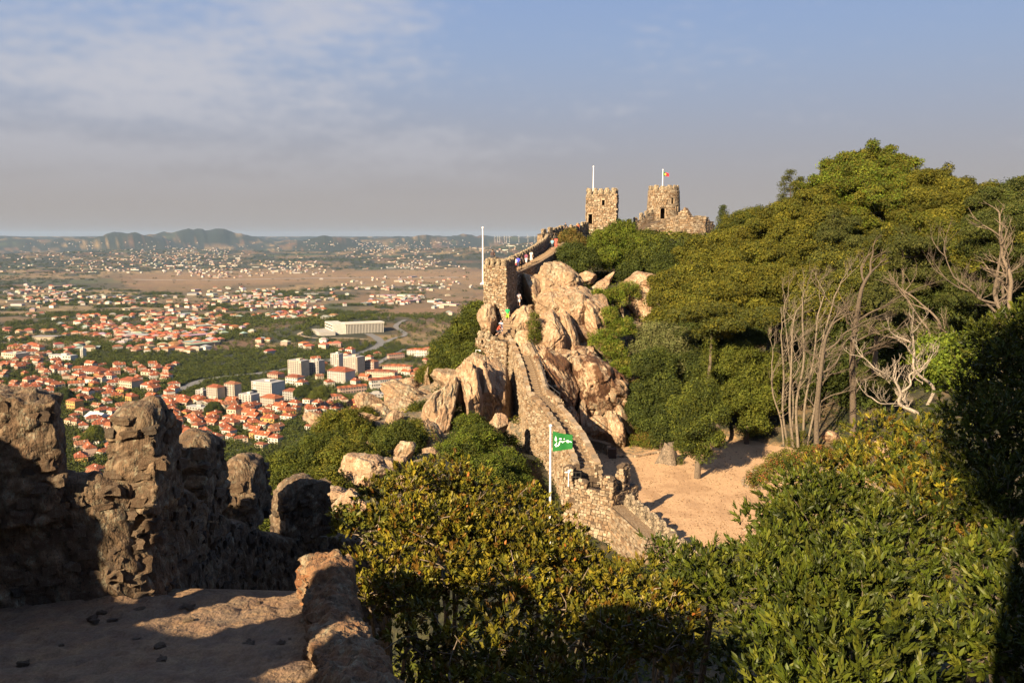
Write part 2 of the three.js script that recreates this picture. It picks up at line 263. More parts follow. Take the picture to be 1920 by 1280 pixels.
function groundY(x, z) {
  const r = Math.hypot(x, z), far = sstep(420, 720, r - (x > 100 ? 120 : 0));
  let y = 0; if (far < 1) { y = hillY(x, z); const yd = yardMask(x, z); y = mix(y, -22, yd); y += (1 - yd) * (0.35 * fbm2(x / 6, z / 6, 3) + sstep(60, 200, r) * 5 * fbm2(x / 60, z / 60, 3)) * sstep(6, 30, r); }
  return far > 0 ? mix(y, plainY(x, z), far) : y;
}
function groundHit(px, py, d0 = 250, d1 = 30000) {               // first ground along a line of sight beyond d0
  let d = d0, q = d0; while (d < d1) { const p = at(px, py, d); if (p.y < groundY(p.x, p.z)) { let a = q, b = d; for (let i = 0; i < 14; i++) { const m = (a + b) / 2, k = at(px, py, m); if (k.y < groundY(k.x, k.z)) b = m; else a = m; } return at(px, py, b); } q = d; d *= 1.012; } return null;
}
for (const [px, py, d, hw, hh] of BOULDERS) { const p = at(px, py, d); ROCKY.push([p.x, p.z, Math.max(hw, hh) * mpp(d) * 1.2]); }
// land cover, as fields, scrub and woods of the plain
const fieldHash = (i, j, k) => { const s = Math.sin(i * 127.1 + j * 311.7 + k * 74.7) * 43758.5453; return s - Math.floor(s); };
const SCRUB = [0.049, 0.049, 0.017], DRY = [0.25, 0.155, 0.07], STRAW = [0.36, 0.24, 0.115], WOOD = [0.026, 0.032, 0.014], EARTH = [0.20, 0.105, 0.055], GREENF = [0.085, 0.105, 0.03];
function woodAt(x, z) {
  const r = Math.hypot(x, z), ang = x / -z;                      // belts of wood that the photograph shows on the plain
  let w = fbm2(x / 420 + 5, z / 260, 4) * 1.1 + 0.02;
  w += 0.75 * Math.exp(-(((r - 1420) / 230) ** 2)) * sstep(-0.16, -0.28, ang) ;
  w += 0.3 * Math.exp(-(((r - 8200) / 900) ** 2)) - 1.1 * Math.exp(-(((r - 5300) / 1000) ** 4)) * sstep(-0.5, -0.36, ang) - 0.35 * sstep(1900, 2200, r) * sstep(4300, 3500, r) * sstep(-0.2, -0.12, ang);
  w += 0.35 * sstep(9000, 13500, r); return w;
}
function cover(x, z, y) {
  const r = Math.hypot(x, z);
  if (r < 420) { const n = fbm2(x / 7, z / 7, 4), k = fbm2(x / 30 + 9, z / 30, 3); let c = mix3(SCRUB, [0.15, 0.105, 0.055], sstep(-0.05, 0.35, n + k * 0.6));
    if (r > 25 && r < 135) { let m = 0; for (const b of ROCKY) { const q = ((x - b[0]) ** 2 + (z - b[1]) ** 2) / (b[2] * b[2]); if (q < 4) m = Math.max(m, 1 - q / 4); } c = mix3(c, [0.34, 0.25, 0.17], sstep(0.15, 0.6, m + n * 0.5)); }
    const yd = yardMask(x, z); if (yd > 0) c = mix3(c, [0.52, 0.335, 0.185], sstep(0.1, 0.5, yd + n * 0.25)); return c; }
  const a = 0.5, rx = x * Math.cos(a) - z * Math.sin(a), rz = x * Math.sin(a) + z * Math.cos(a), wob = 60 * fbm2(x / 300, z / 300, 2);
  const sz = r < 2500 ? 120 : 260, i = Math.floor((rx + wob) / (sz * 1.6)), j = Math.floor((rz + wob) / sz), h = fieldHash(i, j, sz), h2 = fieldHash(i, j, 7);
  let c = h < 0.30 ? DRY : h < 0.52 ? STRAW : h < 0.70 ? EARTH : h < 0.80 ? GREENF : SCRUB;
  const v = 0.8 + 0.4 * h2; c = [c[0] * v, c[1] * v, c[2] * v];
  c = mix3(c, SCRUB, 0.08 + 0.5 * sstep(-0.1, 0.35, fbm2(x / 90, z / 90, 4)));
  const air = Math.exp(-(((r - 5300) / 1000) ** 4)) * sstep(-0.50, -0.36, x / -z) * (0.75 + 0.4 * fbm2(x / 200, z / 120, 2));
  c = mix3(c, [0.36, 0.215, 0.105], clamp(air * 1.15));
  const big = sstep(1900, 2200, r) * sstep(4300, 3500, r) * sstep(-0.21, -0.14, x / -z); c = mix3(c, [0.30, 0.165, 0.08], big * 0.7);
  return mix3(c, WOOD, sstep(0.10, 0.24, woodAt(x, z) + 0.12 * fbm2(x / 60, z / 60, 2)) * (r < 700 ? 0.6 : 1));
}
{
  const az = []; for (let i = 0; i <= 60; i++) az.push(-Math.PI + (Math.PI * 1.0 - 0.62) * i / 60); for (let i = 1; i <= 520; i++) az.push(-0.62 + 1.24 * i / 520); for (let i = 1; i <= 60; i++) az.push(0.62 + (Math.PI - 0.62) * i / 60);
  const rad = [0]; let r = 1.5; while (r < 26000) { rad.push(r); r *= r < 30 ? 1.05 : r < 400 ? 1.018 : r < 4000 ? 1.017 : 1.03; }
  const na = az.length, pos = new Float32Array(na * rad.length * 3), uv = new Float32Array(na * rad.length * 2), col = new Float32Array(pos.length), idx = [];
  let k = 0; for (const R of rad) for (const a of az) {
    const x = R * Math.sin(a), z = -R * Math.cos(a), y = groundY(x, z), c = cover(x, z, y);
    pos.set([x, y, z], k * 3); col.set(c, k * 3); uv.set([x / 9, z / 9], k * 2); k++;
  }
  for (let i = 0; i < rad.length - 1; i++) for (let j = 0; j < na - 1; j++) { const p = i * na + j, q = p + na; idx.push(p, p + 1, q, q, p + 1, q + 1); }
  const geo = new THREE.BufferGeometry(); geo.setAttribute('position', new THREE.BufferAttribute(pos, 3)); geo.setAttribute('uv', new THREE.BufferAttribute(uv, 2)); geo.setAttribute('color', new THREE.BufferAttribute(col, 3)); geo.setIndex(idx); geo.computeVertexNormals();
  tag(mesh('terrain', geo, new THREE.MeshStandardMaterial({ vertexColors: true, map: scrubMap, roughness: 1 })), null, null, null, 'structure');
}
// ---------- masonry ----------
function blockGeo(s, round = 0.35, amp = 0.09, seg = 2) {        // one rough stone in a unit cube
  const g = mergeVertices(new THREE.BoxGeometry(1, 1, 1, seg, seg, seg).deleteAttribute('uv').deleteAttribute('normal')), p = g.attributes.position, v = V();
  for (let i = 0; i < p.count; i++) { v.fromBufferAttribute(p, i); const l = v.length(); const m = 0.5 / Math.max(Math.abs(v.x), Math.abs(v.y), Math.abs(v.z)) * l; v.multiplyScalar(mix(1, 0.62 / Math.max(l, 0.001) * Math.min(1, m), round)); v.addScaledVector(V(n3(v.x * 1.7 + s, v.y * 1.7, v.z * 1.7), n3(v.x * 1.7, v.y * 1.7 + s, v.z * 1.7 + 4), n3(v.x * 1.7 + 8, v.y * 1.7, v.z * 1.7 + s)), amp); p.setXYZ(i, v.x, v.y, v.z); }
  g.computeVertexNormals(); return boxUV(toCreasedNormals(g, 0.7));
}
const STONE = [1, 2, 3, 4, 5].map((i) => blockGeo(i * 13.7));
const stoneMat = new THREE.MeshStandardMaterial({ map: stoneMap, roughness: 0.95 });
const mortarMat = std([0.108, 0.076, 0.048], { map: rep(sandMap, 0.7), bumpMap: rep(roughBump, 0.6), bumpScale: 0.05 });
const copingMat = std([0.287, 0.229, 0.168], { map: rep(stoneMap, 0.5), bumpMap: rep(roughBump, 0.5), bumpScale: 0.06 });
const TONES = [[0.393, 0.328, 0.255], [0.455, 0.401, 0.332], [0.315, 0.243, 0.174], [0.267, 0.231, 0.183], [0.362, 0.282, 0.202], [0.487, 0.453, 0.395], [0.228, 0.166, 0.115], [0.338, 0.299, 0.251]];
function stoneFace(out, o, u, w, n, botFn, topFn, { sw = 0.34, sh = 0.22, dep = 0.15, holes = [], tilt = 0, gap = 0.86, sink = 0 } = {}) {
  // rows of rubble on the face that starts at o, runs w along u and looks along n; heights are world y
  const q = new THREE.Quaternion().setFromRotationMatrix(new THREE.Matrix4().makeBasis(u, V(0, 1, 0), n));
  let lo = Infinity, hi = -Infinity; for (let s = 0; s <= w; s += Math.max(0.3, w / 24)) { lo = Math.min(lo, botFn(s)); hi = Math.max(hi, topFn(s)); } hi = Math.max(hi, topFn(w));
  for (let y = lo; y < hi;) {
    const h = sh * rr(0.65, 1.35); let s = -rr(0, 0.2);
    while (s < w) {
      const l = sw * rr(0.5, 1.6), c = clamp(s + l / 2, 0, w), yc = y + h / 2 + 0.05 * n2(s * 1.3, y * 2);
      const t = topFn(c), b = botFn(c), inHole = holes.some(([a, e, f, g2]) => c > a - l * 0.3 && c < e + l * 0.3 && yc > f && yc < g2);
      if (yc < t - h * 0.22 && yc > b && !inHole && rnd() > 0.02) {
        const tone = pick(TONES), v = rr(0.78, 1.16), weather = 1 + 0.16 * fbm3(o.x + u.x * c, yc, o.z + u.z * c * 1.3, 2);
        out.push({ p: o.clone().addScaledVector(u, c).setY(yc).addScaledVector(n, rr(-0.05, 0.015) - sink + tilt * (yc - lo)), q: q.clone().multiply(new THREE.Quaternion().setFromEuler(E.set(rr(-0.07, 0.07), rr(-0.07, 0.07), rr(-0.14, 0.14)))), s: [l * rr(gap, gap + 0.16), h * rr(gap + 0.02, gap + 0.18), dep * rr(0.7, 1.5)], c: [tone[0] * v * weather, tone[1] * v * weather, tone[2] * v * weather] });
      }
      s += l;
    }
    y += h;
  }
}
const toneMats = TONES.map((t) => std(t, { map: stoneMap, roughness: 0.95 }));
function layStones(list, parent, single = 0) {                   // the stones that show largest as parts, the rest together
  const score = (o) => { const d = o.p.length(); return o.s[0] * o.s[1] / (d * d) * (Math.abs(o.p.x / o.p.z) < 0.6 ? 1 : 0); };
  if (single) {
    list.sort((a, b) => score(b) - score(a));
    for (const o of list.splice(0, single)) { const m = mesh('stone', pick(STONE), pick(toneMats), parent); m.position.copy(o.p); m.quaternion.copy(o.q); m.scale.set(...o.s); }
  }
  STONE.forEach((g, k) => { const l = list.filter((_, i) => i % STONE.length === k); if (l.length) instanced('rubble', g, stoneMat, l, parent); });
}
const horiz = (a, b) => V(b.x - a.x, 0, b.z - a.z);
function merlonGeo(w, h, t, s, round = 0.5, seg = [6, 8, 3], wob = 0.13) {   // stands on y = 0, rounded head
  const g = mergeVertices(new THREE.BoxGeometry(w, h, t, ...seg).deleteAttribute('uv').deleteAttribute('normal')), p = g.attributes.position;
  for (let i = 0; i < p.count; i++) { let x = p.getX(i), y = p.getY(i) + h / 2, z = p.getZ(i); const k = x / (w / 2), kz = z / (t / 2), f = y / h; const head = h * (1 - round * (w / 2) / h * (1 - Math.sqrt(Math.max(0, 1 - Math.min(1, k * k * 0.85 + kz * kz * 0.4) * 0.98)))); y = y * mix(1, head / h, f); const a = Math.min(w, t) * wob; x += a * n3(x * 2 + s, y * 2.3, z * 2); z += a * n3(x * 2, y * 2.3 + s, z * 2 + 5); y += f * a * n3(x * 3, s, z * 3); p.setXYZ(i, x, y, z); }
  g.computeVertexNormals(); return boxUV(toCreasedNormals(g, 0.6));
}
const rubbleMap = tex(512, (u, v) => {                            // far merlons only: coursing too small to tell apart
  let b = 9, b2 = 9, id = 0; const N = 9, X = u * N, Y = v * N * 1.4;
  for (let j = -1; j <= 1; j++) for (let i = -1; i <= 1; i++) { const cx = Math.floor(X) + i, cy = Math.floor(Y) + j, hx = ((cx % N) + N) % N, hy = ((cy % 13) + 13) % 13, d = Math.hypot(cx + fieldHash(hx, hy, 1) - X, (cy + fieldHash(hx, hy, 2) - Y) * 1.1); if (d < b) { b2 = b; b = d; id = fieldHash(hx, hy, 3); } else if (d < b2) b2 = d; }
  const e = sstep(0.03, 0.2, b2 - b), g = (0.62 + 0.45 * id) * mix(0.5, 1, e) * (1 + 0.25 * n4(u, v, 60, 2, 2)); return [g, g * 0.95, g * 0.86];
}, true);
const merlonMat = std([0.466, 0.394, 0.308], { map: rep(rubbleMap, 0.33), bumpMap: rep(roughBump, 0.8), bumpScale: 0.06 });
const MER = [1, 2, 3, 4].map((i) => merlonGeo(1, 1, 1, i * 7.3, 0.35));
function merlon(parent, p, dir, w, h, t, round = true) {
  const m = mesh('merlon', round ? pick(MER) : STONE[Math.floor(rnd() * 5)], merlonMat, parent); m.position.copy(p); m.scale.set(w, h, t); m.rotation.y = Math.atan2(-dir.z, dir.x) + rr(-0.05, 0.05); return m;
}
// a straight piece of wall: outer top line a->b (Vector3), body of thickness th to the side `inn`, bottom y0
function wallPiece(parent, list, a, b, inn, th, y0, opt = {}) {
  const u = horiz(a, b), w = u.length(); u.normalize(); const out = inn.clone().multiplyScalar(-1);
  const p = [[a.x, a.z], [b.x, b.z], [b.x + inn.x * th, b.z + inn.z * th], [a.x + inn.x * th, a.z + inn.z * th]], ya = a.y - 0.05, yb = b.y - 0.05;
  const cg = prism(p, Array.isArray(y0) ? [y0[0], y0[1], y0[1], y0[0]] : y0, [ya, yb, yb, ya]); mesh('core', opt.cut ? carve(cg, opt.cut) : cg, mortarMat, parent);
  const bot = (s) => Array.isArray(y0) ? mix(y0[0], y0[1], s / w) : y0, top = (s) => mix(a.y, b.y, s / w);
  if (opt.outer !== false) stoneFace(list, a.clone(), u, w, out, bot, top, opt);
  if (opt.inner) stoneFace(list, b.clone().addScaledVector(inn, th), u.clone().negate(), w, inn, (s) => bot(w - s), (s) => top(w - s), opt);
  if (opt.endB) stoneFace(list, b.clone(), inn, th, u, () => bot(w), () => b.y, opt);
  if (opt.endA) stoneFace(list, a.clone().addScaledVector(inn, th), inn.clone().negate(), th, u.clone().negate(), () => bot(0), () => a.y, opt);
}
function squareTower(name, label, L, M, R, yb, yt, { mer = 0.85, holes = [], sw = 0.36, sh = 0.23, single = 0, nm = [4, 3] } = {}) {
  // corners seen in plan: L - M is the lit front, M - R the right side; the fourth closes the square
  const B = V(L.x + R.x - M.x, 0, L.z + R.z - M.z), t = thing(name, label, 'tower'), list = [];
  const cs = [L, M, R, B].map((c) => [c.x, c.z]), cen = V((L.x + R.x) / 2, 0, (L.z + R.z) / 2);
  const sill = yt - mer, wallTop = sill + 0.0;
  const uF = horiz(L, M).normalize(), nF = V(-uF.z, 0, uF.x), cut = holes.map(([a0, a1, h0, h1]) => { const b = box(a1 - a0, h1 - h0, 3.2); b.rotateY(Math.atan2(-uF.z, uF.x)); const q = V(L.x, 0, L.z).addScaledVector(uF, (a0 + a1) / 2).addScaledVector(nF, -0.9); b.translate(q.x, (h0 + h1) / 2, q.z); return b; }), cg = prism(cs.map(([x, z]) => [mix(cen.x, x, 0.985), mix(cen.z, z, 0.985)]), yb, wallTop - 0.06);
  mesh('core', cut.length ? carve(cg, cut) : cg, mortarMat, t);
  [[L, M, 0], [M, R, 1], [R, B, 2], [B, L, 3]].forEach(([a, b, k]) => {
    const u = horiz(a, b), w = u.length(); u.normalize(); const n = V(-u.z, 0, u.x), o = V(a.x, 0, a.z);
    stoneFace(list, o, u, w, n, () => yb, () => wallTop, { sw, sh, holes: k === 0 ? holes : [] });
    const c = nm[k % 2], pitch = w / c;                          // merlons along the edge
    for (let i = 0; i < c; i++) { const p = o.clone().addScaledVector(u, (i + 0.5) * pitch + rr(-0.06, 0.06)).addScaledVector(n, -0.22).setY(wallTop - 0.08); merlon(t, p, u, pitch * rr(0.62, 0.74), mer * rr(0.85, 1.1), 0.42); }
    if (k === 0) for (const [a0, a1, h0, h1, arch] of holes) {
      const wq = a1 - a0, hm = mesh(h1 - h0 > 1.4 ? 'doorway' : 'window', box(wq * 1.3, 0.14, 0.5, 0, -(h1 - h0) / 2 - 0.05, 0.05), copingMat, t); hm.position.copy(o.clone().addScaledVector(u, (a0 + a1) / 2).addScaledVector(n, -0.19).setY((h0 + h1) / 2)); hm.rotation.y = Math.atan2(-u.z, u.x);
      const lin = mesh('lintel', STONE[1], toneMats[1], hm); lin.position.set(0, (h1 - h0) / 2 + 0.13, 0.2); lin.scale.set(wq * 1.5, 0.3, 0.35);
      for (const sd of [-1, 1]) { const j = mesh('jamb', STONE[2], toneMats[0], hm); j.position.set(sd * (wq / 2 + 0.12), 0, 0.2); j.scale.set(0.26, (h1 - h0) * 1.0, 0.32); }
    }
  });
  layStones(list, t, single); return t;
}
function roundTower(name, label, c, r0, r1, yb, yt, N, { mer = 0.8, holes = [], sw = 0.45, sh = 0.3 } = {}) {
  const t = thing(name, label, 'tower'), list = [], sill = yt - mer, core = new THREE.CylinderGeometry(r1 * 0.975, r0 * 0.975, sill - yb, 40); core.translate(c.x, (sill + yb) / 2, c.z);
  const cuts = holes.map(([a0, a1, h0, h1]) => { const am = (a0 + a1) / 2, b = h1 - h0 > 1.4 ? mergeVertices(merlonGeo((a1 - a0) * r0, h1 - h0, 3, 3, 1, [8, 6, 1], 0)).toNonIndexed() : box((a1 - a0) * r0, h1 - h0, 3, 0, (h1 - h0) / 2, 0); b.rotateY(am); b.translate(c.x + Math.sin(am) * (r0 - 0.9), h0, c.z + Math.cos(am) * (r0 - 0.9)); return b; }); mesh('core', carve(boxUV(core), cuts), mortarMat, t);
  const rAt = (y) => mix(r0, r1, (y - yb) / (sill - yb));
  for (let y = yb; y < sill - 0.1;) {
    const h = sh * rr(0.7, 1.35); let a = rr(0, 0.1); const r = rAt(y);
    while (a < TAU) { const l = sw * rr(0.55, 1.6), da = l / r, am = a + da / 2, nx = Math.sin(am), nz = Math.cos(am), yc = y + h / 2; const hole = holes.some(([a0, a1, h0, h1]) => (am > Math.PI ? am - TAU : am) > a0 - 0.05 && (am > Math.PI ? am - TAU : am) < a1 + 0.05 && yc > h0 && yc < h1);
      if (!hole) { const tone = pick(TONES), v = rr(0.8, 1.15); list.push({ p: V(c.x + nx * r, yc, c.z + nz * r), q: new THREE.Quaternion().setFromEuler(E.set(rr(-0.06, 0.06), am, rr(-0.1, 0.1))), s: [l * 0.95, h * 0.97, 0.2 * rr(0.7, 1.4)], c: tone.map((k) => k * v) }); } a += da; }
    y += h;
  }
  for (let i = 0; i < N; i++) { const a = (i + 0.5) / N * TAU; merlon(t, V(c.x + Math.sin(a) * (r1 - 0.25), sill - 0.05, c.z + Math.cos(a) * (r1 - 0.25)), V(Math.cos(a), 0, -Math.sin(a)), r1 * TAU / N * 0.66, mer * rr(0.85, 1.15), 0.45); }
  for (const [a0, a1, h0, h1] of holes) { const am = (a0 + a1) / 2, r = rAt((h0 + h1) / 2), w = (a1 - a0) * r, hm = mesh(h1 - h0 > 1.4 ? 'doorway' : 'window', box(w * 1.3, 0.14, 0.5, 0, -0.07, 0.1), copingMat, t); hm.position.set(c.x + Math.sin(am) * (r - 0.2), h0, c.z + Math.cos(am) * (r - 0.2)); hm.rotation.y = am; for (const sd of [-1, 1]) { const j = mesh('jamb', STONE[2], toneMats[0], hm); j.position.set(sd * (w / 2 + 0.14), (h1 - h0) * 0.45, 0.2); j.scale.set(0.28, (h1 - h0) * 0.95, 0.3); } }
  layStones(list, t); return t;
}
reseed(77);
const yAt = (px, py, d) => at(px, py, d).y;
// tower on the rocks in the middle of the picture
const T1 = { L: at(908, 560, 107.6), M: at(948, 560, 105), R: at(967, 560, 109.2) };
squareTower('square_tower', 'square rubble stone tower standing on the rock ridge beside the bare white flagpole', T1.L, T1.M, T1.R, yAt(930, 650, 106), yAt(930, 484, 106), { nm: [4, 5], mer: 0.85, single: 120 });
// the two towers on the summit
{ const L = at(1099, 400, 180), M = at(1155, 400, 177), R = at(1159, 400, 183), h = (y) => yAt(1130, y, 178.5);
  squareTower('square_tower', 'tall square summit tower with bare flagpole and small square window', L, M, R, h(462), h(352), { nm: [5, 5], mer: 1.25, sw: 0.5, sh: 0.34, holes: [[3.45, 4.05, h(385), h(375)], [0.55, 1.4, h(420), h(401)]] }); }
{ const c = at(1244, 400, 196), h = (y) => yAt(1244, y, 193); roundTower('round_tower', 'tapered round summit tower with dark arched doorway and national flag', c, 3.75, 3.3, h(440), h(347), 13, { mer: 1.05, holes: [[-0.34, -0.09, h(410), h(389)], [0.33, 0.51, h(382), h(371)], [0.72, 0.86, h(396), h(386)]] }); }
// stair wall from the lower bastion up to the tower
const stairLine = [[1076, 868, 68.5], [1047, 806, 75], [1012, 760, 81], [988, 738, 85], [977, 690, 91.5], [962, 652, 98], [946, 624, 103.5]].map((k) => at(...k));
const stairWall = thing('stair_wall', 'long rubble wall carrying a stone stairway up from the bastion to the tower', 'wall');
{
  const list = [];
  for (let i = 0; i < stairLine.length - 1; i++) {
    const a = stairLine[i], b = stairLine[i + 1], u = horiz(a, b).normalize(), inn = V(-u.z, 0, u.x), w = horiz(a, b).length(), gy = (p) => Math.min(groundY(p.x, p.z), groundY(p.x - inn.x * 2, p.z - inn.z * 2)) - 1.2, para = i < 2 ? 0.55 : 0.12;
    wallPiece(stairWall, list, a.clone().setY(a.y), b.clone().setY(b.y), inn, 0.5, [gy(a), gy(b)], { outer: true });
    const A = a.clone().addScaledVector(inn, 0.48), B = b.clone().addScaledVector(inn, 0.48);                 // fill under the steps
    mesh('core', prism([[A.x, A.z], [B.x, B.z], [B.x + inn.x * 1.7, B.z + inn.z * 1.7], [A.x + inn.x * 1.7, A.z + inn.z * 1.7]], [gy(a), gy(b), gy(b), gy(a)], [A.y - para - 0.25, B.y - para - 0.25, B.y - para - 0.25, A.y - para - 0.25]), mortarMat, stairWall);
    stoneFace(list, B.clone().addScaledVector(inn, 1.7), u.clone().negate(), w, inn, (s) => mix(gy(b), gy(a), s / w), (s) => mix(b.y, a.y, s / w) - para - 0.1);
    const n = Math.max(3, Math.round(w / 0.62));
    for (let k = 0; k < n; k++) { const t = (k + 0.5) / n, c = A.clone().lerp(B, t).addScaledVector(inn, 0.62), y = mix(a.y, b.y, (k + 0.15) / n) - para; const st = mesh('step', box(1.22, 0.5, w / n * 1.12), copingMat, stairWall); st.position.set(c.x, y - 0.25, c.z); st.rotation.y = Math.atan2(inn.z, -inn.x) + Math.PI + rr(-0.05, 0.05); }
    // low parapet on the inner side with a rounded coping of single stones
    const P = a.clone().addScaledVector(inn, 1.75), R = b.clone().addScaledVector(inn, 1.75), hp = 0.42; P.y += hp - para; R.y += hp - para;
    wallPiece(stairWall, list, P, R, inn, 0.42, [P.y - 1.1, R.y - 1.1], { inner: true });
    const nc = Math.round(w / 0.75); for (let k = 0; k < nc; k++) { const t = (k + 0.5) / nc, m = mesh('coping_stone', pick(STONE), pick(toneMats), stairWall); m.position.copy(P).lerp(R, t).addScaledVector(inn, 0.21); m.position.y += 0.02; m.scale.set(0.82, rr(0.2, 0.4), 0.52); const sl = Math.atan2(R.y - P.y, w); m.rotation.set(0, Math.atan2(-u.z, u.x), sl, 'YXZ'); }
    const no = Math.round(w / 0.62); for (let k = 0; k < no; k++) { const t = (k + 0.5) / no, m = mesh('coping_stone', pick(STONE), pick(toneMats), stairWall); m.position.copy(a).lerp(b, t).addScaledVector(inn, 0.22); m.scale.set(0.72 * rr(0.8, 1.1), k % 2 ? rr(0.5, 0.75) : rr(0.2, 0.35), 0.46); m.rotation.set(0, Math.atan2(-u.z, u.x), Math.atan2(b.y - a.y, w), 'YXZ'); }
  }
  layStones(list, stairWall, 300);
}
// rock platform with parapet in front of the tower
{ const t = thing('bastion', 'high rubble bastion below the tower with a round gun hole and low parapet', 'bastion'), list = [], A = at(894, 634, 104), B = at(948, 640, 100), u = horiz(A, B).normalize(), inn = V(u.z, 0, -u.x), yb = Math.min(groundY(A.x, A.z), groundY(B.x, B.z)) - 3;
  const w = horiz(A, B).length(), gc = A.clone().addScaledVector(u, 1.05).add(V(0, -0.35, 0)), gunCut = new THREE.CylinderGeometry(0.3, 0.3, 2.4, 14).toNonIndexed(); gunCut.rotateX(Math.PI / 2); gunCut.rotateY(Math.atan2(-inn.x, -inn.z)); gunCut.translate(gc.x + inn.x * 0.6, gc.y, gc.z + inn.z * 0.6);
  wallPiece(t, list, A, B, inn, 4.2, [yb, yb], { endA: true, endB: true, cut: [gunCut], holes: [[0.72, 1.38, gc.y - 0.36, gc.y + 0.36]] });
  for (const [s, ww, hh] of [[0.55, 1.0, 0.9], [1.75, 0.9, 0.8], [2.9, 0.8, 0.45]]) merlon(t, A.clone().lerp(B, s / w).addScaledVector(inn, 0.3).add(V(0, -0.05, 0)), u, ww, hh, 0.5);
  for (let i = 0; i < 10; i++) { const a = i / 10 * TAU, m = mesh('stone', STONE[i % 5], toneMats[i % 8], t); m.position.copy(gc).addScaledVector(u, Math.cos(a) * 0.4).add(V(0, Math.sin(a) * 0.4, 0)); m.scale.set(0.24, 0.24, 0.24); m.rotation.z = a; }
  layStones(list, t, 80); }
// lower bastion with its merlons
{
  const L = at(1056, 950, 67), M = at(1148, 950, 64.2), u = horiz(L, M), w = u.length(); u.normalize(); const n = V(-u.z, 0, u.x), R = M.clone().addScaledVector(n, -3.6), B = L.clone().addScaledVector(n, -3.6), sill = yAt(1120, 917, 65.5), yb = groundY(M.x, M.z) - 1.5, t = thing('bastion', 'low rubble bastion with three stout merlons beside the sandy courtyard', 'bastion'), list = [];
  mesh('core', prism([L, M, R, B].map((c) => [c.x, c.z]), yb, sill - 0.75), mortarMat, t);
  mesh('core', prism([L, M, M.clone().addScaledVector(n, -0.55), L.clone().addScaledVector(n, -0.55)].map((c) => [c.x, c.z]), sill - 0.8, sill - 0.03), mortarMat, t);
  mesh('core', prism([M.clone().addScaledVector(n, -0.55), R, R.clone().addScaledVector(u, -0.5), M.clone().addScaledVector(n, -0.55).addScaledVector(u, -0.5)].map((c) => [c.x, c.z]), sill - 0.8, sill - 0.03), mortarMat, t);
  stoneFace(list, L.clone(), u, w, n, () => yb, () => sill, { sw: 0.30, sh: 0.20, holes: [[0.75, 1.0, sill - 1.25, sill - 0.8]] });
  stoneFace(list, M.clone(), n.clone().negate(), 3.6, u, () => yb, () => sill, {}); stoneFace(list, B.clone(), n, 3.6, u.clone().negate(), () => yb, () => sill, {});
  const big = (s, back, w2, h, th, dir) => { const m = mesh('merlon', merlonGeo(w2, h, th, s * 9, 0.55, [8, 12, 5]), mortarMat, t); const p = L.clone().addScaledVector(u, s).addScaledVector(n, -back).setY(sill - 0.05); m.position.copy(p); const d = dir || u; m.rotation.y = Math.atan2(-d.z, d.x); const nn = V(-d.z, 0, d.x), nn2 = nn.clone();
    stoneFace(list, p.clone().addScaledVector(d, -w2 / 2 + 0.04).addScaledVector(nn, th / 2 - 0.02), d, w2 - 0.08, nn, () => p.y, (x) => p.y + h * (1 - 0.18 * (2 * x / w2 - 1) ** 2), { sw: 0.3, sh: 0.22 });
    stoneFace(list, p.clone().addScaledVector(d, -w2 / 2 + 0.02).addScaledVector(nn2, -th / 2), nn2, th, d.clone().negate(), () => p.y, () => p.y + h * 0.82, { sw: 0.3, sh: 0.22 }); };
  big(0.36, 0.3, 0.86, 1.55, 0.55); big(1.66, 0.3, 0.95, 0.65, 0.55); big(w - 0.48, 0.3, 1.0, 1.35, 0.55); big(w - 0.3, 2.0, 1.0, 2.0, 0.5, n.clone().negate());
  layStones(list, t, 200);
  // wall that goes on from the bastion towards the viewer
  const wr = thing('curtain_wall', 'rubble wall running down from the bastion behind the shrubs with rounded merlons', 'wall'), l2 = [], A = at(1146, 948, 64.3), C = at(1216, 1012, 57), D = at(1300, 1100, 50), inn = V(0.77, 0, -0.64);
  const seg = (p, q) => { const uu = horiz(p, q).normalize(), i2 = V(uu.z, 0, -uu.x); wallPiece(wr, l2, p, q, i2, 1.45, [groundY(p.x, p.z) - 2, groundY(q.x, q.z) - 2], { inner: true, sw: 0.30, sh: 0.21 });
    const len = horiz(p, q).length(), k = Math.round(len / 1.6); for (let i = 0; i < k; i++) { const tt = (i + 0.5) / k; merlon(wr, p.clone().lerp(q, tt).addScaledVector(i2, 1.22).add(V(0, -0.1, 0)), uu, 1.05, 1.05, 0.45); }
    mesh('walkway', prism([p.clone().addScaledVector(i2, 0.08), q.clone().addScaledVector(i2, 0.08), q.clone().addScaledVector(i2, 0.97), p.clone().addScaledVector(i2, 0.97)].map((c) => [c.x, c.z]), [p.y - 0.3, q.y - 0.3, q.y - 0.3, p.y - 0.3], [p.y + 0.01, q.y + 0.01, q.y + 0.01, p.y + 0.01]), copingMat, wr);
    mesh('parapet', prism([p.clone().addScaledVector(i2, 0.98), q.clone().addScaledVector(i2, 0.98), q.clone().addScaledVector(i2, 1.43), p.clone().addScaledVector(i2, 1.43)].map((c) => [c.x, c.z]), [p.y - 0.3, q.y - 0.3, q.y - 0.3, p.y - 0.3], [p.y + 0.28, q.y + 0.28, q.y + 0.28, p.y + 0.28]), merlonMat, wr); };
  seg(A, C); seg(C, D); layStones(l2, wr, 120);
}
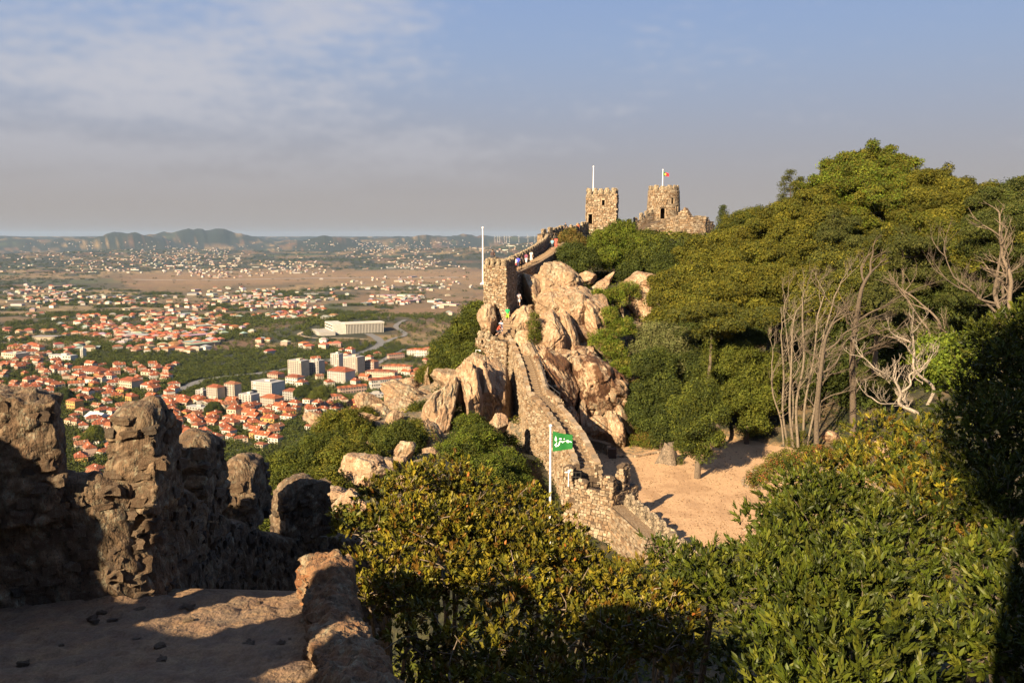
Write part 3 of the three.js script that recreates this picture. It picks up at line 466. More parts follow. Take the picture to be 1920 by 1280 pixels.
// curved stair wall above the tower
const upLine = [[963, 516, 109.5], [985, 507, 114], [1012, 494, 120], [1038, 478, 127], [1056, 464, 134], [1058, 456, 141]].map((k) => at(...k)); // inner (near) edge of the walk
const upperWall = thing('stair_wall', 'curving crenellated wall with broad stone stairs climbing from the tower to the summit', 'wall');
{
  const list = [], W = 2.5;
  for (let i = 0; i < upLine.length - 1; i++) {
    const a = upLine[i], b = upLine[i + 1], u = horiz(a, b).normalize(), left = V(u.z, 0, -u.x), w = horiz(a, b).length();
    const g0 = groundY(a.x, a.z) - 2.5, g1 = groundY(b.x, b.z) - 2.5;
    const lft = left.x < 0 ? left : left.clone().negate();
    wallPiece(upperWall, list, a.clone(), b.clone(), lft, W, [g0, g1], { sw: 0.36, sh: 0.24 });
    const n = Math.max(3, Math.round(w / 0.55)); for (let k = 0; k < n; k++) { const t = (k + 0.5) / n, c = a.clone().lerp(b, t).addScaledVector(lft, W / 2); const st = mesh('step', box(W - 0.6, 0.4, w / n * 1.12), copingMat, upperWall); st.position.set(c.x, mix(a.y, b.y, (k + 0.6) / n) - 0.2, c.z); st.rotation.y = Math.atan2(u.x, u.z); }
    const nc = Math.round(w / 0.8); for (let k = 0; k < nc; k++) { const m = mesh('coping_stone', pick(STONE), copingMat, upperWall); m.position.copy(a).lerp(b, (k + 0.5) / nc).addScaledVector(lft, 0.16); m.position.y += 0.05; m.scale.set(0.86, 0.3, 0.5); m.rotation.set(0, Math.atan2(-u.z, u.x), Math.atan2(b.y - a.y, w), 'YXZ'); }
    const P = a.clone().addScaledVector(lft, W - 0.05), Rr = b.clone().addScaledVector(lft, W - 0.05); P.y += 0.55; Rr.y += 0.55; wallPiece(upperWall, list, P, Rr, lft, 0.45, [P.y - 3, Rr.y - 3], { sw: 0.4, sh: 0.27 });
    const km = Math.round(w / 1.25); for (let k = 0; k < km; k++) merlon(upperWall, P.clone().lerp(Rr, (k + 0.5) / km).addScaledVector(lft, 0.22), u, 0.85, 0.95, 0.45);
  }
  layStones(list, upperWall);
}
// crenellated walls of the summit
function crenel(label, pts, th, deep, mh, mp, opt = {}) {
  const t = thing('crenellated_wall', label, 'wall'), list = [];
  for (let i = 0; i < pts.length - 1; i++) { const a = pts[i], b = pts[i + 1], u = horiz(a, b).normalize(), inn = V(u.z, 0, -u.x), w = horiz(a, b).length(); wallPiece(t, list, a, b, inn, th, [a.y - deep, b.y - deep], { sw: 0.5, sh: 0.34, endB: i === pts.length - 2, endA: i === 0, ...opt }); const k = Math.max(1, Math.round(w / mp)); if (mh) for (let j = 0; j < k; j++) merlon(t, a.clone().lerp(b, (j + 0.5) / k).addScaledVector(inn, 0.25).add(V(0, -0.1, 0)), u, mp * 0.62, mh * rr(0.6, 1.15), 0.5); }
  layStones(list, t); return t;
}
crenel('short crenellated wall at the head of the curving stairs', [at(1016, 438, 146), at(1040, 434, 149), at(1062, 432, 154)], 0.9, 4.5, 0.9, 1.5);
crenel('jagged crenellated wall leading up to the square summit tower', [at(1058, 433, 158), at(1080, 430, 166), at(1104, 424, 175)], 1.2, 5, 1.0, 1.7);
crenel('broken rubble terrace wall below the square summit tower', [at(1060, 447, 152), at(1085, 436, 163), at(1118, 441, 172), at(1142, 446, 174)], 3, 5, 0, 2, { sw: 0.6, sh: 0.4 });
crenel('low wall with pointed merlons between the two summit towers', [at(1158, 423, 182), at(1186, 421, 184), at(1200, 414, 185), at(1228, 397, 188)], 0.8, 6, 1.25, 1.35);
crenel('stone ramp wall rising to the arched doorway of the round tower', [at(1205, 430, 182), at(1226, 418, 183), at(1250, 412, 184), at(1272, 404, 184)], 3.4, 7, 0, 2, { sw: 0.55, sh: 0.38 });
crenel('broad rubble bastion wall right of the round tower', [at(1268, 406, 181), at(1298, 406, 181), at(1322, 405, 182), at(1340, 421, 185)], 3.2, 8, 0.35, 2.2, { sw: 0.6, sh: 0.4 });
crenel('broken dark wall stub beside the round summit tower', [at(1274, 397, 190), at(1284, 389, 189), at(1292, 402, 188)], 0.9, 5, 0, 2);
// distance to the nearest two cells of a jittered grid
function worley(x, y, z) {                                       // nearest two cells and the id of the nearest
  const X = Math.floor(x), Y = Math.floor(y), Z = Math.floor(z); let a = 9, b = 9, id = 0;
  for (let k = -1; k <= 1; k++) for (let j = -1; j <= 1; j++) for (let i = -1; i <= 1; i++) { const cx = X + i, cy = Y + j, cz = Z + k, h = fieldHash(cx, cy, cz), h2 = fieldHash(cy, cz, cx + 9), h3 = fieldHash(cz, cx, cy + 5), dx = cx + h - x, dy = cy + h2 - y, dz = cz + h3 - z, d = dx * dx + dy * dy + dz * dz; if (d < a) { b = a; a = d; id = h3; } else if (d < b) b = d; }
  return [Math.sqrt(a), Math.sqrt(b), id];
}
// ---------- boulders ----------
const graniteMat = new THREE.MeshStandardMaterial({ vertexColors: true, map: rep(graniteMap, 0.16), bumpMap: rep(roughBump, 0.22), bumpScale: 0.16, roughness: 0.93 });
function boulderGeo(rx, ry, rz, s, { cuts = 8, rough = 0.085, res = 16, rust = 0, rustAt, grey = 0.2 } = {}) {
  const g = mergeVertices(new THREE.IcosahedronGeometry(1, res).deleteAttribute('uv').deleteAttribute('normal')), p = g.attributes.position, v = V(), R = Math.max(rx, ry, rz), planes = [];
  reseed(s * 101 + 5); for (let i = 0; i < cuts; i++) planes.push([V(rr(-1, 1), rr(-0.7, 0.9), rr(-0.5, 1)).normalize(), rr(0.58, 0.84)]);
  for (let i = 0; i < p.count; i++) {
    v.fromBufferAttribute(p, i); for (const [n, d] of planes) { const k = v.dot(n) - d; if (k > 0) v.addScaledVector(n, -k * 0.97); }
    const q = v.clone(); let m = 1 + rough * 1.5 * fbm3(q.x * 1.2 + s, q.y * 1.2, q.z * 1.2, 3) + rough * 0.35 * fbm3(q.x * 5, q.y * 5 + s, q.z * 5, 3);
    const [wa, wb, wid] = worley(q.x * 1.15 + s * 3.3 + 0.25 * n3(q.x * 2, q.y * 2, q.z * 2), q.y * 0.9 + s + 0.2 * n3(q.y * 2, q.x * 2, s), q.z * 1.15); m += (wid - 0.5) * 0.10 - (1 - sstep(0, 0.06, wb - wa)) * 0.075;
    v.multiplyScalar(m); p.setXYZ(i, v.x * rx, v.y * ry, v.z * rz);
  }
  g.computeVertexNormals();
  paint(g, (x, y, z) => {
    const k = fbm3(x * 0.35 + s, y * 0.35, z * 0.35, 4), f = fbm3(x * 1.6, y * 1.6 + s, z * 1.6, 3); let c = mix3([0.514, 0.415, 0.321], [0.403, 0.366, 0.295], clamp(grey + k * 1.1)); c = mix3(c, [0.543, 0.498, 0.417], sstep(0.1, 0.4, f) * 0.55); c = mix3(c, [0.187, 0.142, 0.091], sstep(0.16, 0.3, -f + k * 0.3 + 0.35 * fbm3(x * 5, y * 5, z * 5, 2)) * 0.36);
    if (rust) c = mix3(c, [0.110, 0.052, 0.020], rust * sstep(-0.06, 0.07, fbm3(x * 0.5 + 3, y * 0.28, z * 0.5 + s, 2) + 0.55 * fbm3(x * 2.6, y * 2.2, z * 2.6, 3) + rustAt)); return c;
  });
  return boxUV(g);
}
let bid = 1;
// each boulder: pixel centre, distance, half width and half height in photo pixels, lean in degrees
function boulder(px, py, d, hw, hh, lean, label, o = {}) {
  const m = mpp(d), s = bid++, p = at(px, py, d), rx = hw * m * 1.3, ry = hh * m * 1.3, rz = (o.deep || 1) * Math.min(rx, ry) * 0.95 + 0.35 * Math.max(rx, ry);
  const b = mesh(o.slab ? 'rock_slab' : 'boulder', boulderGeo(rx, ry, rz, s, { res: hw > 34 ? 34 : hw > 18 ? 26 : 14, ...o }), graniteMat); b.position.copy(p); b.position.z -= rz * 0.35; b.rotation.set(o.rx || 0, o.ry || 0, -lean * Math.PI / 180, 'ZYX');
  return tag(b, label, 'boulder', o.group);
}
for (const b of BOULDERS) boulder(...b);
// ---------- the near wall walk ----------
const nearMat = new THREE.MeshStandardMaterial({ vertexColors: true, map: rep(graniteMap, 0.9), bumpMap: rep(roughBump, 1.1), bumpScale: 0.035, roughness: 0.95 });
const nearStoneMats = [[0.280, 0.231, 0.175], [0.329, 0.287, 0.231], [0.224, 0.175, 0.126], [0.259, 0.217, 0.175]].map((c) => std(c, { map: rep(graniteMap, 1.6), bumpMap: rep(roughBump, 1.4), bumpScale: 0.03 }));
function rubblify(g, amp = 0.06, cell = 3.6) {                   // rubble and eroded mortar as relief of the surface itself
  const p = g.attributes.position, nn = g.attributes.normal, tone = new Float32Array(p.count * 3);
  for (let i = 0; i < p.count; i++) {
    const x = p.getX(i), y = p.getY(i), z = p.getZ(i), [a, b, id] = worley(x * cell + 0.3 * n3(x * 3, y * 3, z * 3), y * cell * 1.35, z * cell), e = sstep(0.02, 0.28, b - a), fine = fbm3(x * 9, y * 9, z * 9, 3), pit = fbm3(x * 2.1, y * 2.1 + 4, z * 2.1, 3);
    const k = amp * (e * (0.35 + 0.65 * id) - 0.45) + 0.022 * fine + 0.03 * pit; p.setXYZ(i, x + nn.getX(i) * k, y + nn.getY(i) * k, z + nn.getZ(i) * k);
    const v = mix(0.62, 0.7 + 0.5 * id, e) * (1 + 0.35 * fine), lich = sstep(0.12, 0.4, fbm3(x * 4 + 7, y * 4, z * 4, 3)); const blot = sstep(0.16, 0.26, fbm3(x * 7 + 1, y * 7, z * 7 + 3, 3)); let c = mix3([0.21 * v, 0.170 * v, 0.125 * v], [0.37 * v, 0.34 * v, 0.27 * v], lich * 0.8); c = mix3(c, [0.46, 0.44, 0.38], blot * 0.55); c = mix3(c, [0.10, 0.085, 0.06], sstep(0.18, 0.3, fbm3(x * 11, y * 11 + 9, z * 11, 3)) * 0.6); tone.set(c, 3 * i);
  }
  g.setAttribute('color', new THREE.BufferAttribute(tone, 3)); g.computeVertexNormals(); return boxUV(g);
}
function ribbon(stations, per = 26) {                            // loft: stations of {in:Vector3 bottom inner, out: outer plan, y: top}; cross-section goes up the inner face, over and down
  const n = stations.length, pos = [], idx = [];
  for (const s of stations) { const rnd0 = 0.07; for (let k = 0; k <= per; k++) { const t = k / per; let x, y, z; const f = t < 0.5 ? 0 : t > 0.64 ? 1 : (t - 0.5) / 0.14; const px = mix(s.in.x, s.out.x, f), pz = mix(s.in.z, s.out.z, f); y = t < 0.5 ? mix(s.in.y, s.y, t / 0.5) : t > 0.64 ? mix(s.y, s.in.y - 1.5, (t - 0.64) / 0.36) : s.y + rnd0 * Math.sin(f * Math.PI); pos.push(px, y, pz); } }
  for (let i = 0; i < n - 1; i++) for (let k = 0; k < per; k++) { const a = i * (per + 1) + k, b = a + per + 1; idx.push(a, a + 1, b, b, a + 1, b + 1); }
  const g = new THREE.BufferGeometry(); g.setAttribute('position', new THREE.Float32BufferAttribute(pos, 3)); g.setIndex(idx); g.computeVertexNormals();
  return g;
}
const curve = (pts, n) => { const c = new THREE.CatmullRomCurve3(pts, false, 'centripetal'); return c.getSpacedPoints(n); };
reseed(4242);
const NSTONE = [1, 2, 3, 4, 5].map((i) => blockGeo(i * 5.7 + 2, 0.7, 0.14, 5));
const parapet = thing('crenellated_parapet', 'rough shaded rubble parapet descending beside the paved walk in the foreground', 'wall');
{
  const rubble = [], NS = { sw: 0.24, sh: 0.18, dep: 0.12, gap: 0.74, sink: 0.035 };
  // inner face line: x, sill height, z
  const L = [[-9.5, -1.2, -7.2], [-7.2, -2.0, -8.0], [-5.3, -2.55, -9.05], [-4.25, -2.72, -9.5], [-3.96, -3.05, -10.4], [-3.95, -3.75, -11.6], [-3.90, -4.30, -12.8], [-3.75, -4.95, -14.1], [-3.2, -5.35, -15.3], [-2.3, -5.9, -16.2]].map((k) => V(...k));
  const pts = curve(L, 260), st = pts.map((p, i) => { const a = pts[Math.max(0, i - 1)], b = pts[Math.min(pts.length - 1, i + 1)], u = horiz(a, b).normalize(), out = V(u.z, 0, -u.x); return { in: V(p.x, p.y - 2.4, p.z), out: V(p.x + out.x * 0.55, 0, p.z + out.z * 0.55), y: p.y, u, outn: out }; });
  const g = ribbon(st, 60); if (g.attributes.normal.getX(61 * 130 + 15) < 0) { const n = g.attributes.normal; for (let i = 0; i < n.count; i++) n.setXYZ(i, -n.getX(i), -n.getY(i), -n.getZ(i)); }
  mesh('wall_body', rubblify(g), nearMat, parapet);
  const chunk = (c, dir, w, h, t, s, round) => { const m = merlonGeo(w, h, t, s, round, [Math.round(w * 26), Math.round(h * 26), Math.round(t * 26)], 0.06); const g2 = mergeVertices(m.deleteAttribute('uv').deleteAttribute('normal')); g2.rotateY(Math.atan2(-dir.z, dir.x)); g2.translate(c.x, c.y, c.z); g2.computeVertexNormals(); const o = mesh('merlon', rubblify(g2, 0.045), nearMat, parapet);
    const nIn = V(-dir.z, 0, dir.x), hw2 = w / 2, prof = (x, half) => c.y + h * (1 - round * 0.85 * (w / 2) / h * (1 - Math.sqrt(Math.max(0.04, 1 - (x / half) ** 2))) - 0.05);
    stoneFace(rubble, c.clone().addScaledVector(dir, -hw2 + 0.03).addScaledVector(nIn, t / 2), dir, w - 0.06, nIn, () => c.y, (x) => prof(x - hw2, hw2), NS);
    stoneFace(rubble, c.clone().addScaledVector(dir, -hw2).addScaledVector(nIn, -t / 2 + 0.03), nIn, t - 0.06, dir.clone().negate(), () => c.y - 0.4, (x) => prof((x - t / 2) * 0.8, t / 2) - 0.06, NS); };
  chunk(V(-5.82, -3.0, -9.02), V(0.93, 0, -0.37).normalize(), 2.0, 1.42, 0.62, 3, 0.18); chunk(V(-7.9, -2.6, -8.0), V(0.9, 0, -0.4).normalize(), 2.0, 1.5, 0.7, 8, 0.3);
  chunk(V(-4.20, -3.06, -9.92), V(0.0, 0, -1), 0.78, 1.24, 0.50, 5, 1.2);
  chunk(V(-4.20, -3.72, -11.55), V(0.03, 0, -1).normalize(), 0.80, 1.18, 0.50, 7, 1.2);
  chunk(V(-4.14, -4.42, -13.3), V(0.04, 0, -1).normalize(), 1.05, 1.12, 0.50, 9, 1.2);
  chunk(V(-3.66, -5.15, -14.85), V(0.74, 0, -0.67).normalize(), 0.90, 1.10, 0.50, 11, 1.35);
  for (let i = 30; i < 240; i += 6) { const a = st[i], b = st[i + 6], u = horiz(a.in, b.in), w = u.length(); u.normalize(); stoneFace(rubble, V(a.in.x, 0, a.in.z), u, w, V(-u.z, 0, u.x), () => a.y - 1.9, (s) => mix(a.y, b.y, s / w) - 0.02, NS); }
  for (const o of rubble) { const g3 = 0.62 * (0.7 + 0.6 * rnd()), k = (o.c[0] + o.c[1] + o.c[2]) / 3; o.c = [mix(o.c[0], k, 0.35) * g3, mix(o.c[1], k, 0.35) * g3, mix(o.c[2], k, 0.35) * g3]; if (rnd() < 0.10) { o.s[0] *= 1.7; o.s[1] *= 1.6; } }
  const score = (o) => o.s[0] * o.s[1] / o.p.lengthSq() * (o.p.x / o.p.z < 0.62 ? 1 : 0); rubble.sort((a, b) => score(b) - score(a));
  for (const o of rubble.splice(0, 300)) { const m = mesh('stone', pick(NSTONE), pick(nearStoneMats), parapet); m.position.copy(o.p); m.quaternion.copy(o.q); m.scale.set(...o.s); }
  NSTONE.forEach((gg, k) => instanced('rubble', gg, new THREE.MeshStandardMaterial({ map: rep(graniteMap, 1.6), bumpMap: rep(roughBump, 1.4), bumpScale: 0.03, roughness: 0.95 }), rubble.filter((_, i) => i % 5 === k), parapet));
}
// the wall goes on behind the viewer, up the same slope; its merlons shade the walk and the shrubs
const backParapet = thing('crenellated_parapet', 'upper rubble parapet beside the viewpoint shading the walk, outside the view', 'wall');
{
  const L = [[-9.5, -1.4, -7.2], [-7.4, -1.5, -5.9], [-6.1, -1.45, -4.6], [-5.6, -0.9, -3.2], [-5.4, -0.3, -1.6], [-5.2, 0.5, 0.4], [-5.0, 1.2, 2.4], [-4.6, 1.7, 4.4]].map((k) => V(...k)), pts = curve(L, 120);
  const st = pts.map((p, i) => { const a = pts[Math.max(0, i - 1)], b = pts[Math.min(pts.length - 1, i + 1)], u = horiz(a, b).normalize(); return { in: V(p.x, p.y - 4, p.z), out: V(p.x - u.z * 0.55 * -1 - u.z * 0.55 * 2, 0, p.z + u.x * 0.55 * 1), y: p.y }; });
  mesh('wall_body', rubblify(ribbon(st, 40)), nearMat, backParapet);
  for (const [x, y, z, w, h] of [[-7.35, -1.7, -5.6, 1.2, 1.7], [-6.1, -1.5, -5.1, 0.9, 1.2], [-5.6, -0.75, -2.4, 0.8, 1.4], [-5.5, -0.4, -1.75, 0.6, 1.6], [-5.35, 0.35, 0.45, 1.1, 1.85], [-5.25, 0.8, 1.4, 1.0, 1.85], [-5.1, 1.2, 2.7, 1.1, 1.9]]) { const m = mesh('merlon', merlonGeo(w, h, 0.55, x * 3, 0.8, [8, 12, 4]), merlonMat, backParapet); m.position.set(x - 0.25, y, z); m.rotation.y = Math.PI / 2; }
}
{ // the keep behind the viewer whose shadow falls on the shrubs at the right
  const t = thing('watch_tower', 'tall rubble watch tower behind the viewpoint, outside the view', 'tower'), pl = [[-2.7, 3.0], [-1.9, 8.5], [9.5, 8.5], [10.5, 3.4]]; mesh('tower_body', prism(pl, -9, 9.5), merlonMat, t);
  for (let i = 0; i < 7; i++) { const m = mesh('merlon', MER[i % 4], merlonMat, t); m.position.set(-2.05 + i * 1.9, 9.4, 3.4); m.scale.set(1.2, 1.3, 0.6); }
}
{ // paving of the walk: worn earth and stone, then steps going down
  const t = thing('wall_walk', 'worn sandy stone paving of the wall walk in the foreground', 'walk'); t.userData.kind = 'structure'; delete t.userData.category;
  const nx = 150, nz = 130, g = new THREE.PlaneGeometry(7.5, 6.3, nx, nz); g.rotateX(-Math.PI / 2); g.translate(-3.9, 0, -6.35); const p = g.attributes.position, xr = (z) => z < -8.2 ? mix(-1.72, -2.15, (-z - 8.2) / 1.3) : mix(-0.55, -1.72, (-z - 3.2) / 5);
  for (let i = 0; i < p.count; i++) { const z = p.getZ(i), x = mix(-7.65, xr(z), (p.getX(i) + 7.65) / 7.5); p.setX(i, x); let y = -3.45 - (-z - 6.5) * 0.18 + 0.05 * fbm2(x * 1.1, z * 1.1, 4) + 0.018 * fbm2(x * 5, z * 5, 3); const [a, b, id] = worley(x * 2.2, 0.5, z * 2.2); y += 0.022 * (sstep(0.02, 0.16, b - a) * (0.4 + id) - 0.5); p.setY(i, y); if (z < -9.2) p.setZ(i, Math.min(z, -9.35) + 0.0 - 0.12 * fbm2(x * 1.7, 3, 2) ); if (z < -9.46) p.setY(i, y - 0.35); }
  g.computeVertexNormals(); paint(g, (x, y, z) => { const k = fbm2(x * 1.5, z * 1.5, 4), f = fbm2(x * 7, z * 7, 3), v = 1 + 0.2 * f; return mix3([0.32 * v, 0.205 * v, 0.115 * v], [0.26 * v, 0.185 * v, 0.12 * v], clamp(0.5 + k * 1.2)); });
  mesh('paving', boxUV(g), new THREE.MeshStandardMaterial({ vertexColors: true, map: rep(sandMap, 0.8), bumpMap: rep(roughBump, 0.9), bumpScale: 0.03, roughness: 0.95 }), t);
  const stepMat = std([0.32, 0.21, 0.12], { map: rep(sandMap, 0.8), bumpMap: rep(roughBump, 0.9), bumpScale: 0.03 });
  for (let k = 0; k < 9; k++) { const m = mesh('step', blockGeo(60 + k, 0.10, 0.015, 6), stepMat, t); m.position.set(-3.2 + k * 0.015, -4.35 - k * 0.3, -9.75 - k * 0.52); m.scale.set(1.8, 0.42, 0.66); m.rotation.y = rr(-0.06, 0.06); }
  for (let i = 0; i < 26; i++) { const m = mesh('loose_stone', pick(NSTONE), pick(nearStoneMats), t), x = rr(-4.6, -1.9), z = rr(-9.2, -6.8); m.position.set(x, -3.45 - (-z - 6.5) * 0.18 + 0.0, z); const s = rr(0.03, 0.09); m.scale.set(s * 1.6, s * 0.7, s); m.rotation.y = rr(0, 6); }
}
{ // low inner wall at the right of the walk
  const t = thing('low_wall', 'low rounded granite wall edging the walk above the shrubs in the foreground', 'wall'), S = [[566, 1040, 660, 9.35], [574, 1090, 660, 8.85], [582, 1140, 672, 8.2], [594, 1200, 704, 6.95], [612, 1262, 738, 5.75], [660, 1400, 850, 4.3], [760, 1640, 1010, 3.1]];
  const st0 = S.map(([l, y, r, d]) => ({ l: at(l, y, d), r: at(r, y, d) })), cl = curve(st0.map((s) => s.l), 320), cr = curve(st0.map((s) => s.r), 320);
  const st = cl.map((p, i) => ({ in: V(p.x - 0.03, p.y - 0.75, p.z), out: V(cr[i].x, 0, cr[i].z), y: p.y - 0.02 })); const g = ribbon(st, 110), n = g.attributes.normal; if (n.getY(111 * 150 + 62) < 0) for (let i = 0; i < n.count; i++) n.setXYZ(i, -n.getX(i), -n.getY(i), -n.getZ(i));
  const p = g.attributes.position; for (let i = 0; i < p.count; i++) { const x = p.getX(i), y = p.getY(i), z = p.getZ(i), k = 0.10 * fbm3(x * 1.3, y * 1.3, z * 1.3, 3) + 0.075 * fbm3(x * 4.5, y * 9, z * 4.5, 4) + 0.03 * fbm3(x * 16, y * 22, z * 16, 3); p.setXYZ(i, x + n.getX(i) * k, y + n.getY(i) * k, z + n.getZ(i) * k); }
  g.computeVertexNormals(); paint(g, (x, y, z) => { const f = fbm3(x * 6, y * 6, z * 6, 4), k = fbm3(x * 1.6 + 3, y * 1.6, z * 1.6, 3), v = 1 + 0.3 * f; let c = mix3([0.32 * v, 0.22 * v, 0.14 * v], [0.31 * v, 0.27 * v, 0.21 * v], sstep(-0.1, 0.35, k)); return mix3(c, [0.10, 0.08, 0.055], sstep(0.08, 0.3, fbm3(x * 9, y * 9 + 5, z * 9, 3)) * 0.7); });
  mesh('wall_body', boxUV(g), nearMat, t);
  const cap = mesh('end_stone', boulderGeo(0.34, 0.24, 0.42, 91, { cuts: 7, rough: 0.12, res: 18, grey: 0 }), new THREE.MeshStandardMaterial({ vertexColors: true, color: 0xd8b898, map: rep(graniteMap, 0.9), bumpMap: rep(roughBump, 1.2), bumpScale: 0.04, roughness: 0.95 }), t); cap.position.copy(at(615, 1072, 9.3)); cap.position.y -= 0.06; cap.rotation.y = 0.3;
  const cap2 = mesh('end_stone', boulderGeo(0.26, 0.4, 0.3, 93, { cuts: 6, rough: 0.1, res: 14, grey: 0.2 }), cap.material, t); cap2.position.copy(at(600, 1110, 9.1)); cap2.position.y -= 0.35;
}
// ---------- courtyard floor and fittings ----------
{
  const P = [[1040, 905], [1075, 850], [1110, 838], [1150, 850], [1200, 850], [1255, 838], [1330, 830], [1400, 826], [1470, 822], [1520, 790], [1560, 800], [1580, 850], [1520, 880], [1480, 930], [1460, 1000], [1440, 1060], [1300, 1080], [1180, 1030], [1110, 960]].map(([x, y]) => { const q = at(x, y, 1), k = -21.9 / q.y; return new THREE.Vector2(q.x * k, k); });
  const c = new THREE.SplineCurve([...P, P[0]]).getPoints(140), s = new THREE.Shape(c.map((p) => new THREE.Vector2(p.x + 0.25 * n2(p.x, p.y), p.y + 0.25 * n2(p.y, p.x + 3))));
  const g = new THREE.ShapeGeometry(s); g.rotateX(-Math.PI / 2); const pp = g.attributes.position; for (let i = 0; i < pp.count; i++) pp.setY(i, -21.88);
  g.computeVertexNormals();
  const sandBig = tex(512, (u, v) => { const a = n4(u, v, 6, 5, 11), b = n4(u, v, 45, 4, 13), c2 = n4(u, v, 210, 2, 17), dirt = sstep(0.05, 0.5, a + b * 0.5), g2 = 0.93 + b * 0.08 + c2 * 0.16; const k = mix3([1, 0.985, 0.97], [0.80, 0.76, 0.72], dirt * 0.55); return k.map((q) => q * g2 * 0.95); }, true);
  const yard = mesh('courtyard_ground', boxUV(g), std([0.60, 0.385, 0.21], { map: rep(sandBig, 0.045), bumpMap: rep(roughBump, 0.5), bumpScale: 0.03, roughness: 1 })); tag(yard, null, null, null, 'structure');
}
reseed(99);
const yardPt = (px, py) => { const q = at(px, py, 1), k = -21.88 / q.y; return V(q.x * k, -21.88, -k); };
// ---------- leaves ----------
function leafGeo(l, w, fold = 0.25, n = 3) {                     // one leaf along +y, folded on its midrib and bent
  const pos = [], idx = []; for (let i = 0; i <= n; i++) { const t = i / n, h = Math.sin(Math.PI * Math.pow(t, 0.8)) * w / 2 + (i === 0 || i === n ? 0.001 : 0), z = -l * 0.22 * t * t; pos.push(-h, t * l, z + h * fold, 0, t * l, z, h, t * l, z + h * fold); }
  for (let i = 0; i < n; i++) { const a = i * 3, b = a + 3; idx.push(a, a + 1, b, b, a + 1, b + 1, a + 1, a + 2, b + 1, b + 1, a + 2, b + 2); }
  const g = new THREE.BufferGeometry(); g.setAttribute('position', new THREE.Float32BufferAttribute(pos, 3)); g.setIndex(idx); g.computeVertexNormals(); return g;
}
function sprigGeo(count, l, w, len, tilt = [0.5, 1.15], s = 1) { // leaves round a short shoot along +y
  reseed(s * 31 + 3); const parts = []; for (let i = 0; i < count; i++) { const g = leafGeo(l * rr(0.7, 1.15), w * rr(0.8, 1.15)); g.rotateX(rr(...tilt)); g.rotateY(i * 2.4 + rr(-0.4, 0.4)); g.translate(0, len * (0.15 + 0.85 * i / count), 0); parts.push(g); }
  return mergeGeometries(parts);
}
function clumpGeo(count, leaf, rad, flat = 1, s = 1) {           // a handful of twig ends, for trees too far to show leaves
  reseed(s * 17 + 9); const pos = [], a = V(), b = V(), c = V(), d = V();
  for (let i = 0; i < count; i++) { const p = V(rr(-1, 1), rr(-1, 1) * flat, rr(-1, 1)).normalize().multiplyScalar(rad * Math.cbrt(rr(0.15, 1))); p.y *= flat; const n = p.clone().normalize().multiplyScalar(0.7).add(V(rr(-0.8, 0.8), rr(-0.2, 1.1), rr(-0.8, 0.8))).normalize(), u = V(rr(-1, 1), rr(-1, 1), rr(-1, 1)).cross(n).normalize(), v = n.clone().cross(u), l = leaf * rr(0.6, 1.3);
    a.copy(p).addScaledVector(u, -l * 0.55); b.copy(p).addScaledVector(v, -l * 0.32); c.copy(p).addScaledVector(u, l * 0.55).addScaledVector(n, -l * 0.15); d.copy(p).addScaledVector(v, l * 0.32); pos.push(...a, ...b, ...c, ...a, ...c, ...d); }
  const g = new THREE.BufferGeometry(); g.setAttribute('position', new THREE.Float32BufferAttribute(pos, 3)); g.computeVertexNormals(); return g;
}
const leafMat = new THREE.MeshPhysicalMaterial({ roughness: 0.7, specularIntensity: 0.25, side: THREE.DoubleSide }), glossLeaf = new THREE.MeshPhysicalMaterial({ roughness: 0.5, specularIntensity: 0.4, side: THREE.DoubleSide });
const barkMat = std([0.16, 0.115, 0.08], { map: rep(barkMap, 1), bumpMap: rep(barkMap, 1), bumpScale: 0.03 }), paleBark = std([0.50, 0.43, 0.35], { map: rep(barkMap, 1), roughness: 0.85 }), greyBark = std([0.27, 0.215, 0.16], { map: rep(barkMap, 1), bumpMap: rep(barkMap, 1), bumpScale: 0.02 });
const UP = V(0, 1, 0), dirQ = (d) => new THREE.Quaternion().setFromUnitVectors(UP, d);
const CL = { fine: [1, 2, 3].map((s) => clumpGeo(32, 0.17, 0.55, 0.8, s)), mid: [4, 5, 6].map((s) => clumpGeo(22, 0.30, 0.7, 0.8, s)), pad: [7, 8, 9].map((s) => clumpGeo(30, 0.20, 0.75, 0.28, s)), far: [10, 11].map((s) => clumpGeo(60, 1.3, 3.6, 0.85, s)) };
const SPRIG = { laurel: [1, 2, 3].map((s) => sprigGeo(11, 0.088, 0.032, 0.13, [0.35, 1.1], s)), arbutus: [4, 5, 6].map((s) => sprigGeo(9, 0.068, 0.031, 0.09, [0.35, 1.2], s)) };
